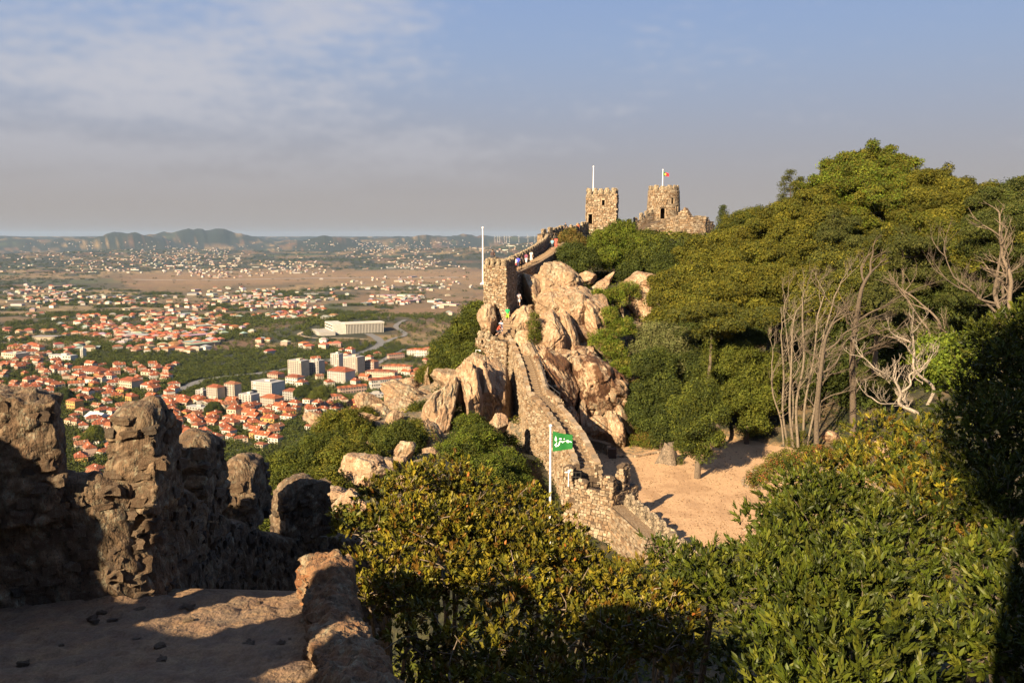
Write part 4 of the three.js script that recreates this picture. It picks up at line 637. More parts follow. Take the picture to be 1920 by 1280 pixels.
// spread twig ends through a crown made of lobes [centre, radius, squash]; uneven: lobes are broken by noise
function foliage(parent, lobes, geos, mat, dens, cols, o = {}) {
  const lists = geos.map(() => []), face = o.face ?? -0.35;
  const split = [];
  for (const [c, r, sq = 0.8] of lobes) {                        // a lobe is a heap of smaller heads that shade one another
    if (r < (o.minSplit ?? 1.2) || o.whole) { split.push([c, r, sq]); continue; }
    if (o.layer) { const k2 = Math.round(7 + r * 2.5); for (let i = 0; i < k2; i++) { const y = 1 - 1.7 * (i + 0.5) / k2, a = i * 2.4 + rr(-0.5, 0.5), q = Math.sqrt(Math.max(0.05, 1 - y * y)) * rr(0.45, 0.95); split.push([c.clone().add(V(Math.cos(a) * q * r, y * r * sq, Math.sin(a) * q * r)), r * rr(0.30, 0.52), rr(0.28, 0.5), rr(0.7, 1.3)]); } continue; }
    const k = Math.round(6 + r * 2.2); split.push([c, r * 0.55, sq, 0.9]);
    for (let i = 0; i < k; i++) { const y = 1 - 1.45 * (i + 0.5) / k, a = i * 2.4 + rr(-0.4, 0.4), q = Math.sqrt(Math.max(0, 1 - y * y)); split.push([c.clone().add(V(Math.cos(a) * q * r * 0.7, y * r * sq * 0.76, Math.sin(a) * q * r * 0.7)), r * rr(0.30, 0.48), sq, rr(0.72, 1.3)]); }
  }
  for (const [c, r, sq = 0.8, tv = 1] of split) {
    const n = Math.round(dens * r * r * (0.5 + 0.5 * sq) * (o.whole ? 1 : 0.75));
    for (let i = 0; i < n; i++) {
      const d = V(rr(-1, 1), rr(-1, 1), rr(-1, 1)).normalize(); if (d.y < face && rnd() < 0.75) continue; const k = Math.pow(rr(0.25, 1), 0.45), lump = 1 + (o.rough ?? 0.28) * n3(c.x + d.x * 1.9, c.y + d.y * 1.9, c.z + d.z * 1.9) + 0.12 * n3(c.x * 3 + d.x * 5, d.y * 5, d.z * 5);
      if (n3(c.x + d.x * 3.1 + 7, c.y + d.y * 3.1, c.z + d.z * 3.1) > (o.gaps ?? 0.42)) continue;
      const p = c.clone().add(V(d.x * r * k * lump, d.y * r * sq * k * lump, d.z * r * k * lump)), dir = d.clone().multiplyScalar(0.8).add(V(rr(-0.6, 0.6), rr(0, 0.9), rr(-0.6, 0.6))).normalize();
      const tone = pick(cols), v = rr(...(o.vary || [0.7, 1.3])) * tv, j = Math.floor(rnd() * geos.length);
      lists[j].push({ p, q: dirQ(dir).multiply(new THREE.Quaternion().setFromAxisAngle(UP, rr(0, TAU))), s: (o.size || 1) * rr(0.7, 1.3), c: [tone[0] * v, tone[1] * v, tone[2] * v] });
    }
  }
  lists.forEach((l, i) => { if (l.length) instanced(o.name || 'foliage', geos[i], mat, l, parent); });
}
const OLIVE = [[0.067, 0.067, 0.008], [0.084, 0.078, 0.009], [0.052, 0.058, 0.008], [0.101, 0.088, 0.009]], DARKG = [[0.036, 0.047, 0.008], [0.050, 0.058, 0.009], [0.030, 0.040, 0.009]], MIDG = [[0.066, 0.076, 0.009], [0.085, 0.088, 0.011], [0.052, 0.063, 0.009]], BRIGHT = [[0.085, 0.113, 0.010], [0.060, 0.088, 0.009], [0.105, 0.126, 0.012]], CYPR = [[0.050, 0.056, 0.012], [0.066, 0.067, 0.015], [0.040, 0.047, 0.011]], TWIGGY = [[0.170, 0.113, 0.046], [0.130, 0.095, 0.034]];
const LAUREL = [[0.041, 0.054, 0.005], [0.055, 0.066, 0.006], [0.029, 0.039, 0.005], [0.072, 0.076, 0.008]], ARB = [[0.102, 0.094, 0.008], [0.131, 0.108, 0.009], [0.069, 0.070, 0.007], [0.163, 0.126, 0.011], [0.102, 0.094, 0.008], [0.131, 0.108, 0.009], [0.112, 0.059, 0.008]];
// a tree: base on the ground, trunk, limbs to the lobes, crown. lobes: [px, py, d, radius m, squash]
function tree(name, label, base, lobes, { geos = CL.mid, dens = 34, cols = OLIVE, r = 0.25, bark = barkMat, group, limbs = true, lean = 0, ...o } = {}) {
  const b = base.isVector3 ? base : at(...base), t = thing(name, label, name.includes('shrub') || name.includes('bush') ? 'shrub' : 'tree', b, group), ls = lobes.map(([px, py, d, rad, sq]) => [at(px, py, d).sub(b), rad, sq]);
  if (limbs) {
    const top = ls.reduce((m, l) => m.add(l[0]), V()).divideScalar(ls.length), fork = top.clone().multiplyScalar(0.55); fork.x += lean;
    mesh('trunk', tube([V(0, -0.4, 0), V(rr(-0.2, 0.2), fork.y * 0.5, rr(-0.2, 0.2)), fork], r, r * 0.6, 10, 7), bark, t);
    for (const [c] of ls) mesh('limb', tube([fork.clone().multiplyScalar(rr(0.8, 1)), fork.clone().lerp(c, 0.5).add(V(rr(-0.3, 0.3), rr(0, 0.5), rr(-0.3, 0.3))), c], r * 0.45, r * 0.12, 7, 5), bark, t);
  }
  const tufts = []; if (o.sprays) for (const [c, rad] of ls) for (let i = 0; i < o.sprays; i++) { const d = V(rr(-1, 1), rr(-0.1, 0.9), rr(0, 1)).normalize(), e = c.clone().addScaledVector(d, rad * rr(0.9, 1.25)); mesh('branch', tube([c.clone().addScaledVector(d, rad * 0.1), c.clone().lerp(e, 0.6).add(V(rr(-0.4, 0.4), rr(-0.3, 0.3), rr(-0.4, 0.4))), e], 0.055, 0.015, 6, 4), paleTwig, t); if (i < 4) tufts.push([e, rr(0.35, 0.75), rr(0.5, 1)]); }
  foliage(t, [...ls, ...tufts], geos, leafMat, dens, cols, o); return t;
}
const paleTwig = std([0.26, 0.21, 0.155], { map: barkMap });
const gb = (px, d, dx = 0) => { const p = at(px, 640, d); p.x += dx; p.y = groundY(p.x, p.z) - 0.1; return p; };
// hilltop shrubs below the towers
tree('evergreen_bush', 'dense dark green bush beside the curving stair wall', gb(1085, 128), [[1075, 478, 127, 2.2], [1098, 490, 126, 2.0], [1080, 505, 124, 1.6]], { geos: CL.fine, dens: 120, cols: DARKG });
tree('evergreen_bush', 'large bright green bush under the square summit tower', gb(1150, 134), [[1135, 462, 132, 2.9], [1165, 448, 136, 3.0], [1180, 470, 132, 2.8], [1140, 490, 128, 2.2]], { geos: CL.fine, dens: 120, cols: [...BRIGHT, ...MIDG] });
tree('evergreen_bush', 'round green bush in the middle of the summit thicket', gb(1215, 134), [[1205, 462, 136, 2.8], [1230, 470, 134, 2.8], [1200, 492, 129, 2.4]], { geos: CL.fine, dens: 120, cols: [...MIDG, ...DARKG] });
tree('evergreen_bush', 'dark bush above the domed cream boulder', gb(1245, 128), [[1240, 505, 128, 2.5], [1265, 485, 131, 2.6], [1262, 520, 126, 2.2], [1180, 512, 126, 1.8]], { geos: CL.fine, dens: 120, cols: DARKG });
tree('evergreen_bush', 'rusty olive shrub at the foot of the stair head', gb(1068, 142), [[1068, 447, 142, 1.7], [1082, 455, 140, 1.5]], { geos: CL.fine, dens: 120, cols: [[0.12, 0.08, 0.02], [0.09, 0.08, 0.018]] });
tree('evergreen_bush', 'olive shrubs below the broad bastion wall', gb(1290, 160), [[1275, 458, 160, 2.4], [1300, 462, 158, 2.6], [1325, 470, 156, 2.6], [1285, 478, 150, 2.2]], { geos: CL.fine, dens: 110, cols: OLIVE });
// conifers of the skyline
function fir(label, px, pyTop, pyBase, d, w, cols = DARKG) {
  const top = at(px, pyTop, d), b = at(px, pyBase, d); b.y = Math.min(b.y, groundY(b.x, b.z)); const H = top.y - b.y, t = thing('fir_tree', label, 'tree', b); mesh('trunk', tube([V(0, 0, 0), V(0.1, H * 0.5, 0), V(0, H, 0)], 0.22, 0.03, 8, 6), barkMat, t); const lobes = [], vis = at(px, pyTop, d).y - at(px, pyBase, d).y;
  for (let y = 0; y < vis; y += vis / 9) { const k = 1 - y / vis, n = 5; for (let i = 0; i < n; i++) { const a = rr(0, TAU), r = w * (0.15 + 0.85 * (1 - k)) * rr(0.5, 1), e = V(Math.cos(a) * r, H - y - 0.1 - r * 0.05, Math.sin(a) * r); lobes.push([e, 0.45 + 0.16 * w * (1 - k), 0.6]); mesh('branch', tube([V(0, H - y, 0), e.clone().multiplyScalar(0.5).setY(H - y + 0.1), e], 0.05, 0.015, 4, 4), barkMat, t); } }
  foliage(t, lobes, CL.fine, leafMat, 46, cols, { size: 0.85, rough: 0.1, gaps: 0.7 });
}
fir('dark pointed conifer standing above the wood line near the summit wall', 1354, 388, 470, 150, 2.0); fir('dusky conifer rising above the canopy left of the tallest tree', 1480, 322, 420, 138, 4.0, CYPR); fir('second dusky conifer close behind the taller one', 1500, 335, 430, 140, 3.0, CYPR);
tree('broadleaf_tree', 'low dull green trees on the skyline right of the pointed conifer', gb(1400, 150), [[1385, 425, 148, 3.2], [1415, 418, 150, 3.0], [1440, 430, 146, 3.2], [1365, 445, 145, 2.8]], { geos: CL.fine, dens: 110, cols: [...DARKG, ...OLIVE] });
// the wooded hillside
const CAN = { layer: true, geos: [...CL.fine, ...CL.pad], dens: 190, cols: OLIVE, bark: greyBark, gaps: 0.4, r: 0.3, sprays: 5 };
tree('broadleaf_tree', 'tallest broadleaf tree with ragged top on the skyline', gb(1620, 124), [[1580, 325, 126, 3.0], [1630, 318, 127, 3.2], [1672, 328, 126, 3.0], [1600, 362, 124, 4.2], [1660, 368, 124, 4.2], [1550, 372, 123, 3.4], [1640, 400, 120, 4.2]], { ...CAN, cols: [...OLIVE, ...BRIGHT] });
tree('broadleaf_tree', 'broad olive tree right of the tallest tree on the skyline', gb(1750, 118), [[1715, 372, 122, 3.6], [1750, 368, 120, 3.6], [1795, 380, 118, 3.4], [1730, 410, 117, 4.2], [1790, 415, 115, 4.2], [1840, 400, 114, 3.6]], CAN);
tree('broadleaf_tree', 'dark tree at the right end of the skyline', gb(1890, 108), [[1870, 400, 110, 3.6], [1910, 390, 110, 3.8], [1890, 440, 106, 4.2], [1850, 450, 108, 3.6]], { ...CAN, cols: [...DARKG, ...CYPR] });
tree('broadleaf_tree', 'yellowish canopy tree below the dusky conifers', gb(1510, 116), [[1480, 425, 122, 3.8], [1520, 405, 122, 4.0], [1550, 440, 117, 4.0], [1490, 470, 115, 4.0], [1440, 460, 120, 3.6]], CAN);
tree('broadleaf_tree', 'olive canopy tree right of the summit shrubs', gb(1340, 122), [[1310, 490, 128, 3.4], [1350, 475, 128, 3.4], [1395, 465, 126, 3.6], [1330, 520, 120, 3.6], [1380, 510, 120, 3.8]], CAN);
tree('broadleaf_tree', 'wide golden olive tree in the middle of the wooded slope', gb(1440, 108), [[1420, 505, 116, 3.8], [1465, 510, 114, 3.8], [1440, 550, 109, 3.8], [1400, 555, 109, 3.6], [1490, 550, 109, 3.6], [1520, 510, 112, 3.6]], CAN);
tree('broadleaf_tree', 'olive tree at the left edge of the wood above the ivy slope', gb(1280, 110), [[1265, 545, 116, 3.0], [1295, 540, 116, 3.4], [1280, 585, 110, 3.2], [1320, 575, 110, 3.4], [1350, 560, 112, 3.4], [1250, 610, 108, 2.6]], CAN);
tree('broadleaf_tree', 'dense canopy tree behind the pale dead stems', gb(1560, 104), [[1550, 520, 110, 3.4], [1590, 500, 110, 3.6], [1570, 560, 105, 3.4], [1620, 540, 106, 3.6], [1530, 580, 104, 3.0], [1650, 480, 112, 3.6]], { ...CAN, cols: [...OLIVE, ...CYPR] });
tree('broadleaf_tree', 'bushy olive tree in the upper right of the wood', gb(1740, 104), [[1700, 460, 112, 3.6], [1750, 465, 110, 3.8], [1800, 470, 108, 3.6], [1770, 510, 104, 3.4], [1850, 490, 104, 3.4], [1900, 490, 102, 3.4]], { ...CAN, cols: [...OLIVE, ...MIDG] });
tree('broadleaf_tree', 'shaded green tree deep in the wood behind the tall trunks', gb(1690, 98), [[1680, 620, 104, 4.0], [1740, 580, 102, 4.0], [1640, 660, 102, 3.6], [1720, 660, 100, 3.6], [1800, 600, 100, 4.0], [1860, 560, 100, 4.0]], { ...CAN, dens: 70, cols: DARKG });
tree('broadleaf_tree', 'dark tree filling the wood beside the dead stems', gb(1560, 100), [[1520, 640, 104, 3.4], [1580, 640, 104, 3.4], [1560, 700, 100, 3.2], [1620, 730, 98, 3.0], [1500, 720, 100, 3.0]], { ...CAN, dens: 70, cols: DARKG });
// ivy clad trees along the back of the courtyard
const IV = { geos: CL.fine, dens: 130, cols: [...MIDG, ...DARKG], gaps: 0.5, r: 0.28 };
tree('ivy_tree', 'tall dark ivy covered tree at the left back corner of the courtyard', yardPt(1240, 845), [[1225, 690, 97, 2.6], [1215, 745, 95, 2.4], [1245, 740, 95, 2.4], [1235, 790, 92, 2.2], [1250, 820, 90, 1.6], [1200, 780, 94, 1.8]], { ...IV, cols: DARKG });
tree('ivy_tree', 'grey green tree with bare twigs above the ivy slope', gb(1250, 103), [[1235, 640, 104, 2.8], [1270, 650, 102, 2.6], [1215, 660, 103, 2.2], [1260, 695, 99, 2.2]], { ...IV, dens: 90, cols: [[0.10, 0.098, 0.035], [0.075, 0.082, 0.025]], bark: paleBark });
tree('ivy_tree', 'bright leafy ivy tree behind the courtyard tree', yardPt(1400, 832), [[1385, 680, 96, 2.6], [1410, 720, 95, 2.6], [1380, 755, 94, 2.4], [1430, 760, 94, 2.2], [1440, 700, 96, 2.4], [1415, 800, 93, 1.6]], { ...IV, cols: MIDG });
tree('ivy_tree', 'dark hedge tree between the ivy trees', yardPt(1345, 838), [[1330, 700, 99, 2.8], [1290, 700, 99, 2.8], [1350, 760, 97, 2.4], [1290, 640, 103, 2.8], [1340, 640, 103, 2.8], [1400, 630, 103, 2.8]], { ...IV, dens: 80, cols: DARKG });
tree('courtyard_tree', 'small round green tree standing on the sand of the courtyard', yardPt(1308, 896), [[1318, 742, 80, 1.7], [1292, 765, 80, 1.7], [1330, 780, 79, 1.7], [1300, 805, 79, 1.9], [1335, 825, 79, 1.3], [1290, 840, 79, 1.2], [1315, 850, 79, 1.0]], { geos: CL.fine, dens: 170, cols: [...MIDG, ...DARKG], r: 0.34, bark: greyBark, size: 0.8 });
{ const b = yardPt(1254, 868), t = thing('tree_stump', 'broken ivy grown tree stump at the back of the courtyard', 'stump', b); const g = new THREE.CylinderGeometry(0.45, 1.05, 1.9, 14, 8); const p = g.attributes.position; for (let i = 0; i < p.count; i++) { const x = p.getX(i), y = p.getY(i), z = p.getZ(i), a = Math.atan2(z, x), k = 1 + 0.25 * n2(Math.cos(a) * 2 + 3, Math.sin(a) * 2) * (1.2 - y); p.setXYZ(i, x * k, y + (y > 0.9 ? 0.3 * n2(x * 3, z * 3) : 0), z * k); } g.computeVertexNormals(); g.translate(0, 0.9, 0); mesh('trunk', g, greyBark, t); foliage(t, [[V(0.75, 0.3, 0.5), 0.5, 1]], CL.fine, leafMat, 160, MIDG, { size: 0.5, name: 'ivy' }); }
// shrubs of the rocks
tree('evergreen_bush', 'small conical bush growing from a crack in the outcrop', at(1004, 645, 99.5), [[1003, 632, 99, 0.85, 1], [1000, 612, 99, 0.8, 1.1], [1002, 595, 99, 0.5, 1.2]], { geos: CL.fine, dens: 260, cols: MIDG, size: 0.6, limbs: false });
tree('evergreen_bush', 'dark bush clinging to the valley side of the tower', gb(870, 108), [[868, 640, 108, 2.6], [845, 660, 107, 2.6], [885, 615, 110, 2.4], [893, 590, 112, 2.0], [835, 690, 104, 2.0], [872, 672, 104, 2.0]], { geos: CL.fine, dens: 130, cols: [...MIDG, ...DARKG] });
tree('ivy_bush', 'bright ivy tongue spilling down the pink slab', at(1130, 690, 99), [[1140, 600, 106, 1.7, 0.9], [1122, 560, 112, 1.5, 0.8], [1150, 560, 114, 1.8, 0.8], [1130, 640, 101, 1.6, 0.9], [1150, 660, 100, 1.6], [1165, 690, 99, 1.3], [1168, 620, 105, 1.8], [1175, 550, 117, 1.8]], { geos: CL.fine, dens: 150, cols: [...BRIGHT, [0.13, 0.115, 0.02]], size: 0.7, limbs: false, gaps: 0.2 });
tree('evergreen_bush', 'shrub border between the outcrop and the dark trees', yardPt(1195, 838), [[1195, 800, 96, 1.6], [1210, 830, 92, 1.3], [1188, 830, 92, 1.0], [1225, 835, 91, 1.0], [1190, 690, 101, 1.8], [1190, 740, 98, 1.6]], { geos: CL.fine, dens: 150, cols: [...MIDG, [0.13, 0.08, 0.02]], size: 0.75, limbs: false });
for (const [i, [px, py, d, rad, lab]] of [[742, 822, 76, 2.0, 'dark round shrub between boulders below the outer rocks'], [775, 812, 78, 1.7, 'dark shrub right of the round one below the outer rocks'], [690, 805, 84, 1.2, 'low shrub beside the broad capping boulder'], [640, 800, 80, 2.2, 'wide scrubby bush on the crest of the green slope'], [610, 850, 70, 2.4, 'olive scrub bush in the middle of the green slope'], [660, 850, 68, 2.0, 'mixed scrub bush above the egg shaped boulder'], [560, 880, 68, 2.6, 'scrub bush at the outer edge of the green slope'], [590, 930, 52, 2.2, 'scrub bush behind the last merlon'], [540, 960, 46, 2.0, 'scrub bush between the last two merlons'], [680, 785, 90, 1.6, 'grey green scrub below the pale ridge boulder'], [790, 770, 92, 1.4, 'green tuft beside the tall speckled boulder'], [810, 700, 104, 1.6, 'shrub beside the standing stone on the ridge'], [745, 905, 50, 0.9, 'small shrub between the egg boulder and its neighbours'], [640, 1010, 27, 1.2, 'ivy patch on the cream rock face']].entries())
  tree('scrub_bush', lab, at(px, py + rad / mpp(d) * 0.7, d), [[px, py, d, rad, 0.7], [px - rad * 0.6 / mpp(d), py + rad * 0.25 / mpp(d), d - 0.5, rad * 0.7, 0.7], [px + rad * 0.6 / mpp(d), py + rad * 0.2 / mpp(d), d, rad * 0.7, 0.7]], { geos: CL.fine, dens: 150, cols: i % 2 ? [...MIDG, ...OLIVE] : [...DARKG, ...MIDG], size: 0.7, limbs: false, gaps: 0.5 });
tree('ivy_bush', 'grassy ivy bank sloping below the stair wall', at(900, 860, 78), [[890, 830, 78, 2.6, 0.6], [860, 850, 75, 2.2, 0.6], [925, 830, 82, 2.2, 0.6], [880, 795, 85, 1.6, 0.6], [862, 770, 88, 1.0, 1.2], [940, 870, 76, 2.2, 0.6], [910, 890, 70, 2.4, 0.6], [975, 920, 72, 1.8, 0.6], [850, 745, 89, 0.8, 1.2], [960, 900, 74, 1.6]], { geos: CL.fine, dens: 150, cols: [...BRIGHT, ...MIDG, ...DARKG], size: 0.7, limbs: false, gaps: 0.5 });
{ // scrub that nobody could count on the bare slopes of the hill
  const l = []; reseed(5150); for (let i = 0; i < 26000 && l.length < 9000; i++) { const d = rr(18, 330), px = rr(200, 1950), q = at(px, 640, d), y = groundY(q.x, q.z); if (yardMask(q.x, q.z) > 0.25) continue; if (d < 60 && px > 1000 && d > 55) continue; let rocky = false; for (const b of ROCKY) if ((q.x - b[0]) ** 2 + (q.z - b[1]) ** 2 < b[2] * b[2] * 0.5) { rocky = true; break; } if (rocky && rnd() < 0.75) continue; const k = d > 140 ? 2.2 : d > 100 ? 1.3 : rr(0.45, 1.0), t = pick([...MIDG, ...DARKG, ...OLIVE]), v = rr(0.7, 1.2); l.push({ p: V(q.x, y + 0.2 * k, q.z), e: [0, rr(0, TAU), 0], s: [k * rr(0.8, 1.5), k * rr(0.5, 0.9), k * rr(0.8, 1.5)], c: t.map((x) => x * v) }); }
  const o = instanced('hillside_scrub', clumpGeo(60, 0.24, 0.9, 0.7, 40), leafMat, l); tag(o, 'low mixed scrub covering the open slopes of the castle hill', 'scrub');
}
// ---------- the shrubs close below the viewpoint ----------
function shrub(name, label, lobes, geos, cols, { dens = 900, base, leaves = 0, leaf, group, twig = greyBark, twigs = 5, mat = glossLeaf, ...o } = {}) {
  const pts = lobes.map(([px, py, d, r, sq]) => [at(px, py + (d < 30 ? 22 : 0), d), d < 30 ? r * 0.78 : r, sq ?? 0.85]), cen = pts.reduce((m, l) => m.add(l[0]), V()).divideScalar(pts.length), b = V(cen.x, groundY(cen.x, cen.z), cen.z), t = thing(name, label, 'shrub', b, group), ls = pts.map(([c, r, s]) => [c.clone().sub(b), r, s]);
  for (const [c, r] of ls) { mesh('stem', tube([V(rr(-0.6, 0.6), -0.3, rr(-0.6, 0.6)), c.clone().multiplyScalar(0.5).add(V(rr(-0.3, 0.3), 0, rr(-0.3, 0.3))), c], 0.075, 0.02, 9, 6), twig, t);
    for (let i = 0; i < twigs; i++) { const d = V(rr(-1, 1), rr(-0.3, 1), rr(-0.4, 1)).normalize(), e = c.clone().addScaledVector(d, r * rr(0.75, 1.02)); mesh('twig', tube([c.clone().addScaledVector(d, -0.2), c.clone().lerp(e, 0.5).add(V(rr(-0.15, 0.15), rr(-0.1, 0.15), rr(-0.15, 0.15))), e], 0.016, 0.005, 6, 4), twig, t); } }
  foliage(t, ls, geos, mat, dens, cols, { face: -0.2, gaps: 0.2, rough: 0.38, minSplit: 0.35, vary: [0.55, 1.4], ...o });
  for (let i = 0; i < leaves; i++) {                             // leaves that show singly
    const [c, r, sq] = pick(ls), d = V(rr(-0.7, 0.7), rr(0.1, 1), rr(0.1, 1)).normalize(), m = mesh('leaf', pick(leaf), pick(o.leafMats), t); m.position.copy(c).add(V(d.x * r * 1.0, d.y * r * sq * 1.0, d.z * r * 1.0)).multiplyScalar(1); m.quaternion.copy(dirQ(d.add(V(rr(-0.7, 0.7), rr(0, 0.6), rr(-0.7, 0.7))).normalize())); m.rotateY(rr(0, TAU)); m.scale.setScalar(rr(0.8, 1.25));
  }
  return t;
}
reseed(808);
const lm = (c) => { const m = new THREE.MeshPhysicalMaterial({ roughness: 0.5, specularIntensity: 0.4, side: THREE.DoubleSide }); m.color.setRGB(...c); return m; }, laurelMats = LAUREL.map((c) => lm(c.map((k) => k * 1.15))), arbMats = [...ARB.map((c) => lm(c.map((k) => k * 1.1))), lm([0.30, 0.10, 0.02])];
const bigLeaf = [leafGeo(0.095, 0.036), leafGeo(0.08, 0.032), leafGeo(0.105, 0.038)], smallLeaf = [leafGeo(0.075, 0.034), leafGeo(0.065, 0.032)];
const AO = { leafMats: arbMats, leaf: smallLeaf, twigs: 9, twig: std([0.34, 0.27, 0.20], { map: barkMap }) };
shrub('strawberry_shrub', 'yellow green shrub with bare twigs beside the end of the low wall', [[690, 985, 12.2, 0.75], [745, 930, 13, 0.85], [720, 1060, 11.2, 0.7], [800, 990, 12, 0.8], [690, 1090, 10.6, 0.45]], SPRIG.arbutus, ARB, { dens: 1500, leaves: 150, ...AO });
shrub('strawberry_shrub', 'tall yellow topped shrub in front of the outer boulders', [[835, 900, 14, 0.85], [880, 925, 13.8, 0.8], [850, 985, 12.6, 0.9], [910, 1000, 12.6, 0.8], [800, 880, 14.6, 0.5]], SPRIG.arbutus, ARB, { dens: 1500, leaves: 120, ...AO });
shrub('strawberry_shrub', 'rounded leathery shrub below the near flagpole', [[975, 950, 14, 0.8], [1030, 985, 13.6, 0.75], [970, 1030, 12.4, 0.9], [1060, 1050, 12.4, 0.75], [1110, 1060, 12.8, 0.6]], SPRIG.arbutus, ARB, { dens: 1500, leaves: 120, ...AO });
shrub('strawberry_shrub', 'low twiggy shrub in the middle below the curtain wall', [[760, 1110, 10.4, 0.65], [850, 1075, 10.9, 0.75], [940, 1100, 10.8, 0.8], [1030, 1130, 10.8, 0.75], [1110, 1120, 11.2, 0.75]], SPRIG.arbutus, ARB, { dens: 1450, leaves: 150, ...AO });
shrub('strawberry_shrub', 'shrub with pale twisted twigs left of the laurels', [[1180, 1100, 11.6, 0.7], [1230, 1140, 10.8, 0.7], [1180, 1190, 10, 0.7], [1260, 1210, 9.6, 0.55], [1140, 1180, 10.2, 0.6]], SPRIG.arbutus, ARB, { dens: 1300, leaves: 150, ...AO, twigs: 16, twig: std([0.42, 0.36, 0.29], { map: barkMap }) });
shrub('strawberry_shrub', 'shaded shrub at the bottom of the picture beside the low wall', [[800, 1200, 9.2, 0.7], [900, 1210, 9.2, 0.8], [1000, 1230, 9, 0.8], [1090, 1260, 8.8, 0.75], [860, 1290, 8, 0.7], [980, 1310, 7.8, 0.7]], SPRIG.arbutus, ARB, { dens: 1100, ...AO });
const LO = { leafMats: laurelMats, leaf: bigLeaf, twigs: 4 };
shrub('laurel_shrub', 'upright laurel shoots in front of the sandy courtyard', [[1245, 1035, 13.5, 0.5], [1290, 1055, 12.8, 0.6], [1345, 1065, 12, 0.55], [1300, 1110, 11.4, 0.7], [1225, 1000, 13.8, 0.22], [1335, 1015, 12.6, 0.22]], SPRIG.laurel, LAUREL, { dens: 1050, leaves: 180, ...LO });
shrub('laurel_shrub', 'broad glossy laurel right of the courtyard', [[1465, 965, 14.5, 0.85], [1515, 925, 15, 0.95], [1445, 1030, 13, 0.75], [1520, 990, 13.4, 1.05], [1470, 1060, 12, 0.9], [1590, 940, 14.6, 1.0]], SPRIG.laurel, LAUREL, { dens: 1050, leaves: 220, ...LO });
shrub('laurel_shrub', 'glossy laurel mass in the middle of the right foreground', [[1400, 1110, 11, 0.8], [1500, 1130, 10.6, 0.9], [1600, 1060, 11.6, 1.0], [1590, 1150, 10.2, 0.9], [1680, 1110, 10.8, 0.9], [1690, 1010, 12.6, 1.0]], SPRIG.laurel, LAUREL, { dens: 1050, leaves: 260, ...LO });
shrub('laurel_shrub', 'nearest laurel with large leaves at the bottom right', [[1440, 1220, 8.8, 0.7], [1540, 1230, 8.3, 0.75], [1640, 1220, 8.4, 0.8], [1730, 1210, 8.8, 0.75], [1580, 1300, 7.2, 0.6], [1680, 1310, 7.2, 0.6], [1460, 1310, 7.6, 0.6]], SPRIG.laurel, LAUREL, { dens: 1150, leaves: 300, ...LO });
shrub('laurel_shrub', 'bushy laurel below the dead branches at the right', [[1600, 860, 20, 1.0], [1680, 880, 18, 1.2], [1740, 830, 19, 1.3], [1660, 800, 22, 1.1], [1780, 900, 16.5, 1.2], [1720, 940, 15, 1.1], [1770, 1000, 13.6, 1.0], [1550, 880, 19, 0.8]], SPRIG.laurel, [...LAUREL, ...ARB], { dens: 800, leaves: 60, ...LO });
shrub('laurel_shrub', 'reddish young shrub at the right edge of the courtyard', [[1430, 895, 62, 1.1], [1480, 880, 56, 1.2], [1415, 905, 64, 0.7], [1530, 860, 58, 1.2], [1460, 870, 60, 1.0], [1590, 850, 56, 1.2]], CL.fine, [...MIDG, [0.16, 0.06, 0.02], ...OLIVE], { dens: 220, size: 0.5, mat: leafMat, twigs: 1 });
shrub('shade_tree', 'dark broadleaf tree in deep shade at the right edge', [[1890, 700, 16, 1.3], [1905, 800, 14.5, 1.2], [1870, 860, 14.5, 0.9], [1900, 930, 13, 1.1], [1860, 960, 13.5, 0.8], [1840, 760, 17, 0.9], [1860, 640, 18, 1.1], [1915, 620, 17, 1.2]], SPRIG.laurel, LAUREL, { dens: 1100, ...LO });
shrub('shade_tree', 'shaded evergreen at the bottom right corner', [[1890, 1140, 9.6, 0.8], [1850, 1220, 8.6, 0.7], [1920, 1240, 8.4, 0.8], [1860, 1070, 10.8, 0.8], [1920, 1060, 11, 0.8]], SPRIG.laurel, LAUREL, { dens: 1100, ...LO });
// ---------- bare and windswept trees of the wood ----------
reseed(313);
function branchy(t, p, dir, len, r, depth, mat, bend, out) {     // recursive limbs; each limb is a part while it is thick enough to see
  const pts = [p.clone()]; let q = p.clone(), d = dir.clone(); for (let i = 0; i < 3; i++) { d.add(V(rr(-0.2, 0.2) + bend.x, rr(-0.15, 0.2) + bend.y, rr(-0.28, 0.28) + bend.z)).normalize(); q = q.clone().addScaledVector(d, len / 3); pts.push(q.clone()); }
  out.push([tube(pts, r, r * 0.55, depth > 1 ? 7 : 4, depth > 1 ? 6 : 3), depth, q.clone(), d.clone()]);
  if (depth <= 0) return; const n = depth > 3 ? 2 : 3; for (let i = 0; i < n; i++) { const k = rr(0.45, 1), b = pts[0].clone().lerp(q, k), nd = d.clone().multiplyScalar(0.9).add(V(rr(-0.9, 0.9), rr(-0.2, 0.7), rr(-0.9, 0.9))).normalize(); branchy(t, i === 0 ? q : b, nd, len * rr(0.55, 0.8), r * 0.55, depth - 1, mat, bend, out); }
}
